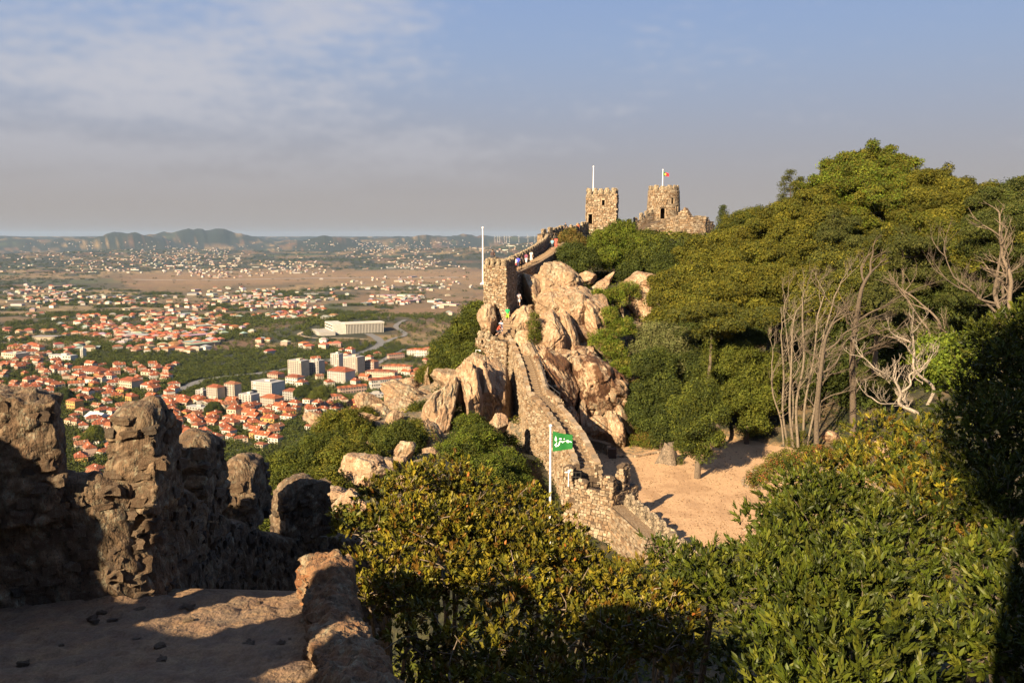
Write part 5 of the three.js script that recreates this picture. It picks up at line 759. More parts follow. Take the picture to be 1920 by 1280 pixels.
function bareTree(label, stems, mat, bend, depth = 3, name = 'dead_tree') {
  const b = at(...stems[0].slice(0, 3)); b.y = Math.min(b.y, groundY(b.x, b.z) + 0.1); const t = thing(name, label, 'tree', b), twigs = [];
  for (const [px, py, d, tx, ty, len, r, dp] of stems) { const a = at(px, py, d).sub(b), e = at(tx, ty, d).sub(b), o = []; const dir = e.clone().sub(a), L = dir.length(); dir.normalize(); mesh('trunk', tube([a, a.clone().lerp(e, 0.33).add(V(rr(-0.5, 0.5), 0, rr(-0.5, 0.5))), a.clone().lerp(e, 0.68).add(V(rr(-0.4, 0.4), 0, rr(-0.4, 0.4))), e], r, r * 0.6, 14, 7), mat, t); branchy(t, e, dir, (len || L * 0.45) * 0.62, r * 0.6, dp ?? depth, mat, bend, o); for (let k = 0; k < 9; k++) branchy(t, a.clone().lerp(e, rr(0.35, 0.95)), dir.clone().multiplyScalar(0.5).add(V(rr(-1, 1) + bend.x * 3, rr(0, 0.6), rr(-1, 1))).normalize(), Math.min(2.2, L * 0.3) * rr(0.5, 1), r * 0.28, 2, mat, bend, o); for (const [g, k] of o) if (k >= 3) mesh('branch', g, mat, t); else twigs.push(g); }
  if (twigs.length) { const m = mesh('twigs', mergeGeometries(twigs), mat, t); m.userData.kind = 'stuff'; } return t;
}
const drift = V(0.10, 0.10, 0);
const deadTree = bareTree('pale multi stemmed dead tree behind the courtyard', [[1488, 838, 84, 1486, 620, 3.2, 0.14], [1470, 834, 84.6, 1448, 690, 2.6, 0.10], [1478, 836, 85.2, 1466, 640, 3.0, 0.12], [1497, 838, 83.6, 1505, 600, 3.6, 0.14], [1506, 836, 84.8, 1534, 590, 3.6, 0.13], [1514, 834, 85.6, 1562, 570, 3.8, 0.12], [1483, 836, 86, 1470, 585, 2.8, 0.09]], std([0.32, 0.265, 0.195], { map: barkMap }), drift, 4);
foliage(deadTree, [[V(-0.7, 0.8, 0), 0.5, 1.6], [V(-0.3, 2, 0), 0.45, 1.8], [V(0.5, 1.2, 0), 0.55, 1.6], [V(0.9, 2.4, -0.3), 0.45, 1.8], [V(0.2, 0.5, 0.3), 0.6, 1]], CL.fine, leafMat, 160, OLIVE, { size: 0.55, name: 'ivy' });
bareTree('grey dead conifer with drooping twigs on a straight dark trunk', [[1533, 872, 76, 1545, 650, 3.4, 0.26], [1541, 700, 76, 1580, 650, 3, 0.09], [1541, 690, 76, 1500, 640, 2.6, 0.08], [1545, 660, 76, 1610, 610, 3, 0.09]], std([0.19, 0.15, 0.105], { map: barkMap }), V(0.12, -0.02, 0));
bareTree('tall dark trunk with bare grey crown right of the dead conifer', [[1600, 850, 80, 1612, 560, 4.2, 0.34], [1608, 680, 80, 1650, 640, 3, 0.1], [1610, 620, 80, 1560, 570, 3, 0.1], [1611, 600, 80, 1680, 560, 3.4, 0.1]], std([0.17, 0.13, 0.09], { map: barkMap }), V(0.14, 0.0, 0));
bareTree('bleached forked dead branch reaching over the laurels', [[1720, 790, 40, 1690, 740, 1.5, 0.11], [1690, 740, 40, 1640, 690, 1.2, 0.07], [1692, 735, 40, 1730, 690, 1.2, 0.06], [1740, 760, 42, 1715, 660, 1.6, 0.09], [1716, 665, 42, 1680, 630, 1.0, 0.05], [1700, 770, 40, 1635, 745, 0.9, 0.05]], paleBark, V(0, 0.06, 0), 3);
bareTree('pale slanting dead limbs in the shade of the wood', [[1830, 700, 70, 1760, 600, 4, 0.16], [1800, 660, 72, 1700, 640, 3, 0.10], [1760, 690, 70, 1720, 590, 3.4, 0.11], [1900, 610, 66, 1880, 480, 3.4, 0.2]], std([0.33, 0.26, 0.19], { map: barkMap }), V(-0.12, 0.03, 0));
bareTree('grey windswept snag with level branches at the upper right', [[1880, 620, 84, 1870, 520, 4, 0.24], [1872, 570, 84, 1800, 540, 4, 0.12], [1874, 590, 84, 1790, 520, 4, 0.12], [1870, 540, 84, 1920, 490, 3, 0.1]], std([0.24, 0.19, 0.14], { map: barkMap }), V(0.05, 0.08, 0));
function cypress(label, base, top, pads, d, mat, cols = CYPR, ivy) {  // windswept cypress: flat plates of foliage on bare level boughs
  const b = at(base[0], base[1], d); const t = thing('windswept_cypress', label, 'tree', b), e = at(top[0], top[1], d).sub(b); mesh('trunk', tube([V(0, 0, 0), e.clone().multiplyScalar(0.5).add(V(0.2, 0, 0)), e], 0.3, 0.08, 12, 7), mat, t);
  const lobes = []; for (const [px, py, w] of pads) { const c = at(px, py, d + rr(-2, 2)).sub(b), k = clamp((c.y - 0.8) / e.y, 0.1, 0.98), a = e.clone().multiplyScalar(k); for (let i = 0; i < 3; i++) { const z = c.clone().add(V(rr(-1, 1) * w, rr(-0.2, 0.2), rr(-1, 1) * w)); mesh('bough', tube([a, a.clone().lerp(z, 0.55).add(V(0, -0.25, 0)), z], 0.07, 0.02, 7, 5), mat, t); lobes.push([z, w * 0.75, 0.30]); } lobes.push([c, w, 0.28]); }
  for (const k of [1, 0.93, 0.86]) for (const q of [-1, 1]) lobes.push([e.clone().multiplyScalar(k).add(V(q * (1.05 - k) * 5 + 0.2, 0, rr(-0.4, 0.4))), 0.5 + (1 - k) * 5, 0.4]);
  if (ivy) foliage(t, [0.15, 0.3, 0.45, 0.6, 0.72].map((k) => [e.clone().multiplyScalar(k), 0.75, 1.3]), CL.fine, leafMat, 90, MIDG, { size: 0.7, name: 'ivy' });
  foliage(t, lobes, CL.pad, leafMat, 60, cols, { gaps: 0.5, rough: 0.3, size: 0.75, whole: true, face: -0.9 });
}
cypress('flat topped cypress with curved pale boughs above an ivy clad trunk', [1322, 760], [1335, 600], [[1300, 590, 1.8], [1340, 580, 2.2], [1380, 590, 2.0], [1420, 600, 1.8], [1350, 605, 2.0], [1440, 585, 1.4]], 95, greyBark, [...CYPR, ...OLIVE], true);
cypress('windswept cypress with thin top above the golden canopy', [1690, 680], [1692, 430], [[1720, 455, 1.8], [1750, 470, 1.6], [1700, 490, 2.0], [1740, 510, 2.2], [1660, 520, 1.8], [1780, 520, 2.0], [1700, 540, 2.0]], 100, greyBark);
cypress('dark cypress plates in front of the bushy olive tree', [1560, 600], [1563, 400], [[1590, 415, 1.4], [1560, 440, 1.8], [1600, 450, 1.8], [1540, 470, 1.6], [1610, 480, 1.8]], 112, greyBark);
cypress('layered green cypress boughs low in the right of the wood', [1800, 780], [1795, 640], [[1770, 660, 1.0], [1815, 650, 1.2], [1790, 680, 1.2], [1760, 690, 0.9], [1830, 690, 1.0], [1800, 710, 1.1], [1750, 715, 0.7]], 46, greyBark, BRIGHT);
cypress('dark cypress leaning over the right edge of the wood', [1880, 700], [1878, 480], [[1850, 430, 2.0], [1890, 420, 2.2], [1830, 460, 1.8], [1870, 470, 2.2], [1910, 470, 2.0], [1800, 560, 1.8], [1840, 540, 1.8]], 92, greyBark, [...CYPR, ...DARKG]);
cypress('cypress with open plates in the middle of the wood', [1640, 700], [1640, 540], [[1620, 560, 1.6], [1660, 570, 1.8], [1690, 600, 1.8], [1640, 610, 1.6], [1720, 620, 1.6], [1660, 720, 1.2], [1630, 700, 1.0]], 88, greyBark, CYPR);

{ // unseen evergreen added behind the viewpoint so its crown darkens the right edge
  const b = V(-2.2, -5.2, 6.4), t = thing('added_shading_evergreen', 'tall evergreen tree added behind the viewpoint to shade the right edge, outside the view', 'tree', b), L = [[-3.9, 9.4, 6.0, 2.2], [-2.2, 11, 6.2, 2.4], [-3.2, 8.0, 7, 1.9], [0, 10.4, 6.6, 2.6], [-1, 12.6, 6.4, 2.2]].map(([x, y, z, r]) => [V(x, y, z).sub(b), r, 0.9]); mesh('trunk', tube([V(0, 0, 0), V(0.2, 6, 0), V(0, 14, 0)], 0.35, 0.12, 10, 8), barkMat, t); for (const [c] of L) mesh('limb', tube([V(0, 10, 0), V(0, 10, 0).lerp(c, 0.5).add(V(0, 0.3, 0)), c], 0.14, 0.04, 6, 6), barkMat, t); foliage(t, L, CL.fine, leafMat, 420, MIDG, { gaps: 0.8 }); }
// ---------- the town and the plain ----------
reseed(2024);
const WHITE = [0.60, 0.56, 0.49], CREAM = [0.56, 0.46, 0.33], OCHRE = [0.55, 0.33, 0.10], PINKISH = [0.50, 0.34, 0.26], GREYW = [0.42, 0.39, 0.35], ROOFS = [[0.288, 0.084, 0.033], [0.336, 0.110, 0.043], [0.240, 0.075, 0.033], [0.304, 0.132, 0.067]];
const plasterMap = tex(256, (u, v) => { const g2 = 0.9 + 0.12 * n4(u, v, 10, 4, 3) + 0.06 * n4(u, v, 60, 2, 5); return [g2, g2 * 0.99, g2 * 0.97]; }, true), tileMap = tex(256, (u, v) => { const g2 = 0.82 + 0.25 * n4(u, v, 14, 4, 9) + 0.12 * Math.sin(u * TAU * 24); return [g2, g2 * 0.95, g2 * 0.9]; }, true);
const wallMats = { white: std(WHITE, { map: plasterMap }), cream: std(CREAM, { map: plasterMap }), ochre: std(OCHRE, { map: plasterMap }), pink: std(PINKISH, { map: plasterMap }), grey: std(GREYW, { map: plasterMap }) }, roofMats = ROOFS.map((c) => std(c, { map: rep(tileMap, 0.2) })), paneMat = std([0.035, 0.04, 0.045], { roughness: 0.25 }), slabMat = std([0.33, 0.30, 0.27]), roofGrey = std([0.30, 0.285, 0.27]);
const UBOX = (() => { const b = new THREE.BoxGeometry(1, 1, 1); b.translate(0, 0.5, 0); return b; })();
const UGABLE = quadGeo((() => { const a = V(-0.54, 0, -0.56), b = V(0.54, 0, -0.56), c = V(0.54, 0, 0.56), d = V(-0.54, 0, 0.56), e = V(-0.54, 1, 0), f = V(0.54, 1, 0); return [[d, c, f, e], [b, a, e, f], [c, b, f, f], [a, d, e, e], [a, b, c, d]]; })());
const UHIP = quadGeo((() => { const a = V(-0.55, 0, -0.56), b = V(0.55, 0, -0.56), c = V(0.55, 0, 0.56), d = V(-0.55, 0, 0.56), e = V(-0.22, 1, 0), f = V(0.22, 1, 0); return [[d, c, f, e], [b, a, e, f], [c, b, f, f], [a, d, e, e], [a, b, c, d]]; })());
const UWIN = box(1, 1, 0.16), UCHIM = box(0.7, 1.6, 0.7, 0, 0.8, 0);
const taken = []; const free = (x, z, r) => { for (const t of taken) if ((t[0] - x) ** 2 + (t[1] - z) ** 2 < (t[2] + r) ** 2) return false; return true; };
function put(parent, name, geo, mat, p, s, ry = 0) { const m = mesh(name, geo, mat, parent); m.position.set(...p); m.scale.set(...s); m.rotation.y = ry; return m; }
// blocks of flats: pixel of the middle of the foot, width and height in photo pixels, storeys, bays
function block(px, py, wpx, hpx, fl, bays, wall, roof, label, { ry = -0.5, dep = 0.7, name = 'apartment_block', band = false } = {}) {
  const b = groundHit(px, py); if (!b) return; const m = -b.z / FPX, w = wpx * m * 0.82, h = hpx * m, D = w * dep, t = thing(name, label, 'building', b.setY(b.y - 1)); t.rotation.y = ry; taken.push([b.x, b.z, w * 0.6]);
  put(t, 'wall', UBOX, wallMats[wall], [0, 0, 0], [w, h, D]); const fh = h / fl, bw = w / bays;
  if (roof === 'hip') put(t, 'roof', UHIP, pick(roofMats), [0, h, 0], [w, Math.min(w, D) * 0.24, D]); else if (roof === 'gable') put(t, 'roof', UGABLE, pick(roofMats), [0, h, 0], [w, D * 0.3, D]); else { put(t, 'roof', UBOX, roofGrey, [0, h, 0], [w * 1.02, 0.5, D * 1.02]); put(t, 'stair_house', UBOX, wallMats[wall], [w * 0.1, h + 0.5, 0], [w * 0.25, 2.4, D * 0.4]); }
  for (let f = 0; f < fl; f++) {
    for (let i = 0; i < bays; i++) if (rnd() > 0.05) put(t, 'window', UWIN, paneMat, [-w / 2 + (i + 0.5) * bw, (f + 0.56) * fh, D / 2 + 0.02], [bw * 0.56, fh * 0.48, 1]);
    const k = Math.max(1, Math.round(bays * dep)); for (let i = 0; i < k; i++) put(t, 'window', UWIN, paneMat, [-w / 2 - 0.02, (f + 0.56) * fh, -D / 2 + (i + 0.5) * D / k], [D / k * 0.46, fh * 0.45, 1], Math.PI / 2);
    if (fl > 3 && f > 0) put(t, 'balcony', UBOX, slabMat, [0, f * fh - 0.15, D / 2 + 0.5], [w * 0.92, 0.9, 1.0]);
  } return t;
}
block(560, 708, 40, 35, 10, 6, 'cream', 'flat', 'ten storey cream tower block left of its twin beside the highway'); block(594, 704, 30, 31, 10, 4, 'grey', 'flat', 'tower block in the shade of the ten storey cream one'); block(632, 688, 24, 27, 8, 4, 'white', 'flat', 'slim white tower block nearest the highway bend'); block(664, 698, 40, 32, 9, 6, 'cream', 'flat', 'broad cream tower block with red penthouse right of the slim one');
block(697, 694, 26, 19, 4, 4, 'pink', 'hip', 'four storey block with red roof right of the broad cream tower'); block(640, 715, 52, 23, 5, 8, 'white', 'hip', 'long white five storey block with red roof below the towers'); block(553, 720, 36, 16, 3, 5, 'white', 'hip', 'small white block with red roof below the ten storey tower'); block(503, 742, 62, 30, 6, 9, 'white', 'flat', 'large white slab block left of the red building'); block(517, 712, 32, 14, 3, 5, 'pink', 'hip', 'red brown building behind the large white slab block');
block(405, 752, 34, 30, 7, 5, 'cream', 'hip', 'stepped cream block left of the white end walls'); block(437, 750, 32, 34, 8, 4, 'cream', 'hip', 'tallest of the stepped cream blocks with red roofs'); block(379, 750, 24, 21, 5, 3, 'grey', 'flat', 'grey block at the left end of the stepped blocks'); block(467, 758, 38, 22, 5, 4, 'white', 'flat', 'block with a blank white end wall below the slab block'); block(510, 760, 44, 18, 4, 6, 'cream', 'hip', 'yellowish block with flat red roof below the slab block'); block(548, 752, 36, 22, 5, 5, 'grey', 'hip', 'grey brown block with red roof beside the yellowish one');
block(722, 728, 74, 20, 3, 14, 'white', 'gable', 'long terrace with a saw tooth of red roofs nearest the ridge', { ry: 0.55, dep: 0.22 }); block(715, 708, 70, 14, 3, 12, 'cream', 'hip', 'long cream terrace behind the saw tooth one', { ry: -0.2, dep: 0.28 }); block(745, 698, 66, 14, 3, 12, 'cream', 'hip', 'cream row of flats beside the pale ridge boulder', { ry: -0.15, dep: 0.25 }); block(660, 735, 66, 12, 2, 10, 'pink', 'gable', 'slanting terrace with bright red roof', { ry: 0.6, dep: 0.22 }); block(615, 752, 60, 12, 2, 9, 'pink', 'hip', 'low building with long red roof in the middle of the town', { ry: 0.3, dep: 0.35 }); block(700, 745, 60, 9, 2, 8, 'grey', 'flat', 'long low grey roofed hall below the slanting terrace', { ry: 0.3, dep: 0.4, name: 'market_hall' }); block(785, 668, 52, 14, 3, 9, 'white', 'hip', 'white block with red roof at the far right of the town', { ry: -0.2, dep: 0.3 }); block(742, 672, 40, 10, 2, 7, 'pink', 'hip', 'row of red roofs beside the straight street', { ry: 0.6, dep: 0.25 }); block(810, 660, 40, 9, 2, 7, 'cream', 'hip', 'last row of houses before the dark hill', { ry: -0.2, dep: 0.3 });
block(140, 768, 32, 20, 3, 5, 'ochre', 'hip', 'yellow ochre building behind the broad left merlon'); block(182, 786, 46, 8, 1, 3, 'grey', 'gable', 'low hall with a pale metal roof beside the yellow building', { name: 'sports_hall' }).children[1].material = std([0.52, 0.53, 0.53]);
block(118, 676, 62, 12, 2, 8, 'white', 'flat', 'white school building with a dark colonnade', { name: 'school', ry: -0.3, dep: 0.35 }); block(156, 672, 9, 20, 5, 1, 'white', 'flat', 'slim white tower beside the school', { name: 'bell_tower', dep: 1 }); block(178, 700, 56, 8, 2, 7, 'white', 'hip', 'long low white hall below the school'); block(30, 672, 46, 12, 2, 6, 'cream', 'flat', 'cream works building at the left edge of the town');
block(170, 722, 22, 14, 2, 4, 'white', 'gable', 'gabled white house row in the left quarter', { ry: -0.3 }); block(188, 720, 22, 15, 2, 4, 'white', 'gable', 'middle of the gabled white house row', { ry: -0.3 }); block(206, 716, 24, 15, 2, 4, 'white', 'hip', 'right end of the gabled white house row', { ry: -0.3 }); block(245, 728, 44, 18, 3, 6, 'cream', 'hip', 'cream house block with two red roofs in the left quarter');
block(430, 792, 26, 14, 3, 4, 'white', 'hip', 'white house with turquoise side behind the third merlon'); block(372, 770, 56, 10, 2, 6, 'grey', 'flat', 'flat roofed grey building behind the pointed merlon', { dep: 0.4 }); block(495, 806, 22, 14, 2, 3, 'white', 'gable', 'white gabled villa at the foot of the wooded slope'); block(578, 760, 22, 14, 2, 3, 'white', 'hip', 'white villa with red roof in front of the low halls'); block(490, 842, 26, 13, 2, 3, 'cream', 'hip', 'cream villa among the trees left of the boulders'); block(580, 808, 18, 12, 2, 3, 'white', 'gable', 'white house half hidden by the pale skyline boulder'); block(148, 828, 22, 11, 2, 3, 'pink', 'hip', 'lone villa among trees seen through the first gap');
{ // the long office building on the far rise
  const b = groundHit(672, 622), m = -b.z / FPX, t = thing('office_building', 'long white modern office building with colonnade alone on the plain', 'building', b.setY(b.y - 2)); taken.push([b.x, b.z, 80]); t.rotation.y = 0.42;
  const L = 74 * m, h = 20 * m, D = 26 * m; put(t, 'wall', UBOX, wallMats.grey, [L * 0.12, 0, -4], [L * 0.94, h * 0.9, D * 0.8]); put(t, 'roof', UBOX, wallMats.white, [L * 0.12, h * 0.9, 0], [L * 1.02, h * 0.12, D * 1.05]); for (let i = 0; i < 26; i++) put(t, 'column', UBOX, wallMats.white, [L * 0.12 - L / 2 + (i + 0.5) * L / 26, 0, D * 0.48], [L / 90, h * 0.9, 1.2]);
  for (let i = 0; i < 26; i++) put(t, 'window', UWIN, paneMat, [L * 0.12 - L / 2 + (i + 0.9) * L / 26, h * 0.45, D * 0.4 - 3.9], [L / 40, h * 0.7, 1]);
  const w = put(t, 'wing', UBOX, wallMats.white, [-L * 0.52, 0, -D * 0.9], [L * 0.34, h * 0.95, D * 2.6]); for (let f = 0; f < 3; f++) put(t, 'window_band', UWIN, paneMat, [-L * 0.52 - L * 0.17 - 0.1, h * (0.25 + 0.26 * f), -D * 0.9], [D * 2.4, h * 0.1, 1], Math.PI / 2); put(t, 'terrace', UBOX, wallMats.grey, [-L * 0.85, -1, -D * 0.6], [L * 0.4, h * 0.35, D * 2.6]);
}
// single houses
const HKINDS = [['white', 'hip', 'orange hipped roof'], ['white', 'gable', 'red gabled roof'], ['cream', 'hip', 'orange hipped roof'], ['cream', 'gable', 'red gabled roof'], ['ochre', 'hip', 'red hipped roof'], ['pink', 'gable', 'brown red gabled roof']];
const QUART = [[[0, 686, 330, 742], 'left quarter of the town', 95], [[130, 742, 330, 800], 'quarter behind the yellow ochre building', 34], [[135, 800, 215, 905], 'gap between the first two merlons', 16], [[300, 752, 480, 800], 'quarter below the stepped cream blocks', 62], [[330, 795, 520, 830], 'quarter behind the third merlon', 22], [[470, 752, 700, 790], 'quarter in front of the low halls', 36], [[560, 660, 840, 740], 'quarter around the tower blocks', 30], [[0, 655, 130, 690], 'far left quarter near the works building', 24]];
const proto = HKINDS.map(([w, r], i) => {
  const t = new THREE.Group(); put(t, 'wall', UBOX, wallMats[w], [0, -2, 0], [11, 8, 9]); const ro = put(t, 'roof', r === 'hip' ? UHIP : UGABLE, roofMats[i % 4], [0, 6, 0], [11, 3.1, 9]); put(ro, 'chimney', box(0.08, 0.6, 0.1), wallMats.white, [0.2, 0.6, 0.22], [1, 1, 1]);
  for (const x of [-3.4, 0.2, 3.5]) { put(t, 'window', UWIN, paneMat, [x, 4.2, 4.52], [1.5, 1.5, 1]); put(t, 'window', UWIN, paneMat, [x, 1.5, 4.52], [1.5, 1.6, 1]); } for (const z of [-2, 2]) put(t, 'window', UWIN, paneMat, [-5.52, 4.2, z], [1.4, 1.4, 1], Math.PI / 2); return t;
});
const MARKS = [[140, 756, 'the yellow ochre building'], [182, 782, 'the pale metal roofed hall'], [118, 670, 'the white school'], [178, 696, 'the long low white hall'], [30, 666, 'the cream works building'], [188, 714, 'the gabled white row'], [245, 720, 'the two roofed cream block'], [405, 740, 'the stepped cream blocks'], [372, 766, 'the flat roofed grey building'], [430, 786, 'the turquoise sided house'], [495, 800, 'the white gabled villa'], [467, 748, 'the blank end wall'], [510, 752, 'the yellowish block'], [503, 726, 'the large white slab block'], [578, 754, 'the small white villa'], [615, 748, 'the long red roofed building'], [640, 705, 'the long white block'], [664, 682, 'the broad cream tower block'], [722, 718, 'the saw tooth terrace'], [700, 742, 'the long grey hall'], [785, 662, 'the far right white block'], [490, 838, 'the cream villa'], [148, 824, 'the lone villa'], [60, 720, 'the broad left merlon'], [262, 757, 'the second merlon'], [372, 820, 'the third merlon'], [5, 700, 'the left picture edge'], [320, 740, 'the highway bend'], [560, 700, 'the ten storey tower block'], [297, 742, 'the highway wood']];
const pix = (p) => { const f = -p.z, y = p.y, fw = f * CP - y * SP, up = y * CP + f * SP; return [960 + p.x / fw * FPX, 640 - up / fw * FPX]; };
const ORD = ['nearest', 'second nearest', 'third nearest', 'fourth nearest', 'fifth nearest', 'sixth nearest', 'seventh nearest', 'eighth nearest', 'ninth nearest', 'tenth nearest', 'eleventh nearest', 'twelfth nearest'], houses = [];
for (const [[x0, y0, x1, y1], , n] of QUART) {
  let made = 0; for (let tries = 0; tries < n * 40 && made < n && houses.length < 300; tries++) {
    const px = rr(x0, x1), py = rr(y0, y1), b = groundHit(px, py); if (!b || b.z > -420 || !free(b.x, b.z, 8.2)) continue; const k = Math.floor(Math.pow(rnd(), 1.4) * HKINDS.length), [w, , rf] = HKINDS[k], h = proto[k].clone();
    h.name = numbered('town_house'); h.position.set(b.x, groundY(b.x, b.z), b.z); h.rotation.y = pick([-0.45, -0.45, 0.55, 1.1, -1.0]) + rr(-0.12, 0.12); const s = rr(0.8, 1.25), wide = rr(0.85, 1.5); h.scale.set(s * wide, s * rr(0.85, 1.2), s); scene.add(h); taken.push([b.x, b.z, 6.6 * s]); made++;
    const [hx, hy] = pix(h.position), [mk, dist] = MARKS.map((m) => [m, Math.hypot(m[0] - hx, (m[1] - hy) * 1.6)]).sort((p, q) => p[1] - q[1])[0], dx = hx - mk[0], dy = (hy - mk[1]) * 1.6, side = Math.abs(dx) > Math.abs(dy) ? (dx < 0 ? 'left of' : 'right of') : dy < 0 ? 'beyond' : 'below';
    houses.push([h, (w === 'pink' ? 'pinkish' : w) + ' house with ' + rf + ' ' + side + ' ' + mk[2], dist]);
  }
}
{ const by = new Map(); for (const h of houses) { if (!by.has(h[1])) by.set(h[1], []); by.get(h[1]).push(h); } for (const [lab, l] of by) l.sort((p, q) => p[2] - q[2]).forEach(([h], i) => tag(h, (l.length > 1 ? ORD[Math.min(i, 11)] + ' ' : '') + lab, 'house', 'single houses of the town', 'thing')); }
{ // settlements too far or too many to tell apart: walls and roofs
  const walls = [], roofs = [], FAR = [[[110, 592, 330, 638], 260], [[250, 575, 480, 650], 420], [[215, 612, 400, 662], 230], [[470, 560, 620, 600], 220], [[330, 540, 600, 575], 200], [[0, 535, 180, 565], 130], [[90, 555, 300, 572], 90], [[0, 560, 130, 600], 40], [[0, 620, 70, 660], 40], [[690, 555, 830, 572], 110], [[620, 520, 900, 545], 140], [[0, 478, 480, 512], 420], [[230, 462, 480, 500], 320], [[480, 490, 620, 515], 200], [[560, 455, 860, 485], 260], [[700, 485, 860, 505], 150], [[0, 452, 470, 476], 240], [[480, 450, 960, 470], 260], [[880, 455, 1010, 475], 70], [[330, 505, 480, 522], 120], [[800, 560, 880, 600], 20], [[420, 640, 560, 665], 24], [[60, 640, 200, 660], 30], [[560, 640, 640, 660], 12]];
  for (const [[x0, y0, x1, y1], n] of FAR) for (let i = 0; i < n * (y0 < 530 ? 0.5 : 0.6); i++) {
    const gx = x0 + (x1 - x0) * (0.5 + (rnd() + rnd() + rnd() - 1.5) * 0.5), gy = y0 + (y1 - y0) * rnd(), b = groundHit(gx, gy, 1100); if (!b) continue; const r = -b.z, far = r > 3000; if (!free(b.x, b.z, 5)) continue; if (fbm2(b.x / 260, b.z / 200, 2) < -0.16 && !far) continue;
    const big = rnd() < (far ? 0.09 : 0.04), w = big ? rr(30, 70) : rr(10, 20) * (far ? 1.05 : 1), d = big ? rr(18, 30) : rr(9, 14), h = big ? rr(6, 9) : rr(5, 8), ry = pick([-0.5, 0.3, -0.2, 0.9]) + rr(-0.2, 0.2), c = pick([WHITE, WHITE, CREAM, CREAM, PINKISH]), v = rr(0.5, 0.95) * (far ? 0.75 : 0.9), red = !big && rnd() < (far ? 0.5 : 0.85);
    walls.push({ p: V(b.x, groundY(b.x, b.z) - 2, b.z), e: [0, ry, 0], s: [w, h + 2, d], c: c.map((k) => k * v) }); roofs.push({ p: V(b.x, groundY(b.x, b.z) + h, b.z), e: [0, ry, 0], s: [w, big ? 1 : 3, d], c: (red ? pick(ROOFS) : [0.33, 0.30, 0.27]).map((k) => k * rr(0.6, 1.05)) }); if (!far) taken.push([b.x, b.z, w * 0.45]);
  }
  const t = thing('distant_houses', 'thousands of pale houses scattered over the far plain', 'houses'); t.userData.kind = 'stuff'; instanced('walls', UBOX, std([1, 1, 1]), walls, t); instanced('roofs', UHIP, std([1, 1, 1]), roofs, t);
}
// roads
function road(label, pts, w, col, n = 120) {
  const c = new THREE.CatmullRomCurve3(pts.map(([px, py]) => groundHit(px, py)).filter(Boolean)), P = c.getSpacedPoints(n), q = []; for (const p of P) { p.y = groundY(p.x, p.z) + 0.8; taken.push([p.x, p.z, w * 0.5]); }
  const side = P.map((p, i) => { const u = horiz(P[Math.max(0, i - 1)], P[Math.min(n, i + 1)]).normalize(); return V(-u.z, 0, u.x).multiplyScalar(w / 2); }); for (let i = 0; i < n; i++) q.push([P[i].clone().add(side[i]), P[i + 1].clone().add(side[i + 1]), P[i + 1].clone().sub(side[i + 1]), P[i].clone().sub(side[i])]);
  const m = mesh('road', quadGeo(q), std(col)); m.userData.kind = 'structure'; m.userData.label = label; return m;
}
road('grey dual carriageway curving past the town', [[300, 748], [345, 728], [380, 714], [430, 706], [490, 700], [540, 692], [600, 680], [650, 668], [700, 654], [713, 644], [706, 634], [690, 626]], 17, [0.13, 0.125, 0.12]); road('side road beside the office building', [[713, 648], [735, 636], [760, 628], [742, 612], [760, 600]], 11, [0.14, 0.13, 0.12]); road('pale track looping below the office building', [[690, 637], [640, 634], [590, 634], [560, 628], [572, 622], [620, 628]], 8, [0.36, 0.27, 0.18]); road('runway strip on the dry airfield', [[250, 524], [500, 523], [860, 520]], 60, [0.27, 0.22, 0.18]); road('straight street through the right of the town', [[690, 690], [715, 678], [745, 662], [760, 655]], 9, [0.16, 0.15, 0.14], 40);
{ // woods of the valley
  const l = []; for (let i = 0; i < 200000 && l.length < 42000; i++) {
    const d = 250 * Math.pow(17, rnd()), px = rr(-60, 1000), q = at(px, 640, d), wood = woodAt(q.x, q.z), r = Math.hypot(q.x, q.z); if (r > 2600) { if (wood < 0.2) continue; } else if (r > 700) { if (wood < 0.16 && rnd() > (r < 1300 ? 0.6 : 0.26)) continue; } else if (rnd() > 0.75) continue; if (!free(q.x, q.z, 2)) continue;
    const k = rr(0.75, 1.45) * (r > 1800 ? 1.35 : 1), t = pick([DARKG[0], DARKG[1], MIDG[0], MIDG[2], OLIVE[2]]), v = rr(0.7, 1.15); l.push({ p: V(q.x, groundY(q.x, q.z) + 2.4 * k, q.z), e: [0, rr(0, TAU), 0], s: [k, k * rr(0.8, 1.25), k], c: t.map((x) => x * v) });
  }
  [0, 1].forEach((j) => tag(instanced('valley_wood', CL.far[j], leafMat, l.filter((_, i) => i % 2 === j)), j ? 'scattered trees between the fields and houses of the valley' : 'dark woods filling the valley beyond the castle hill', 'wood'));
}
{ const l = []; for (let i = 0; i < 60000 && l.length < 7000; i++) { const d = rr(2500, 11000), px = rr(-40, 1010), q = at(px, 640, d), wood = woodAt(q.x, q.z), hedge = Math.abs(fbm2(q.x / 500, q.z / 350, 2)) < 0.012; if (wood < 0.12 && !hedge) continue; const k = rr(1.2, 2.6), v = rr(0.7, 1.1), t = pick(DARKG); l.push({ p: V(q.x, groundY(q.x, q.z) + 1.6 * k, q.z), e: [0, rr(0, TAU), 0], s: [k * rr(1, 2), k * 0.8, k], c: t.map((x) => x * v) }); }
  tag(instanced('distant_groves', CL.far[0], leafMat, l), 'dark groves and hedge lines dotted over the far plain', 'groves'); }
reseed(616);
const VT = ['below the yellow ochre building', 'behind the third merlon', 'beside the white villas', 'in the middle of the town', 'on the lower castle slope'];
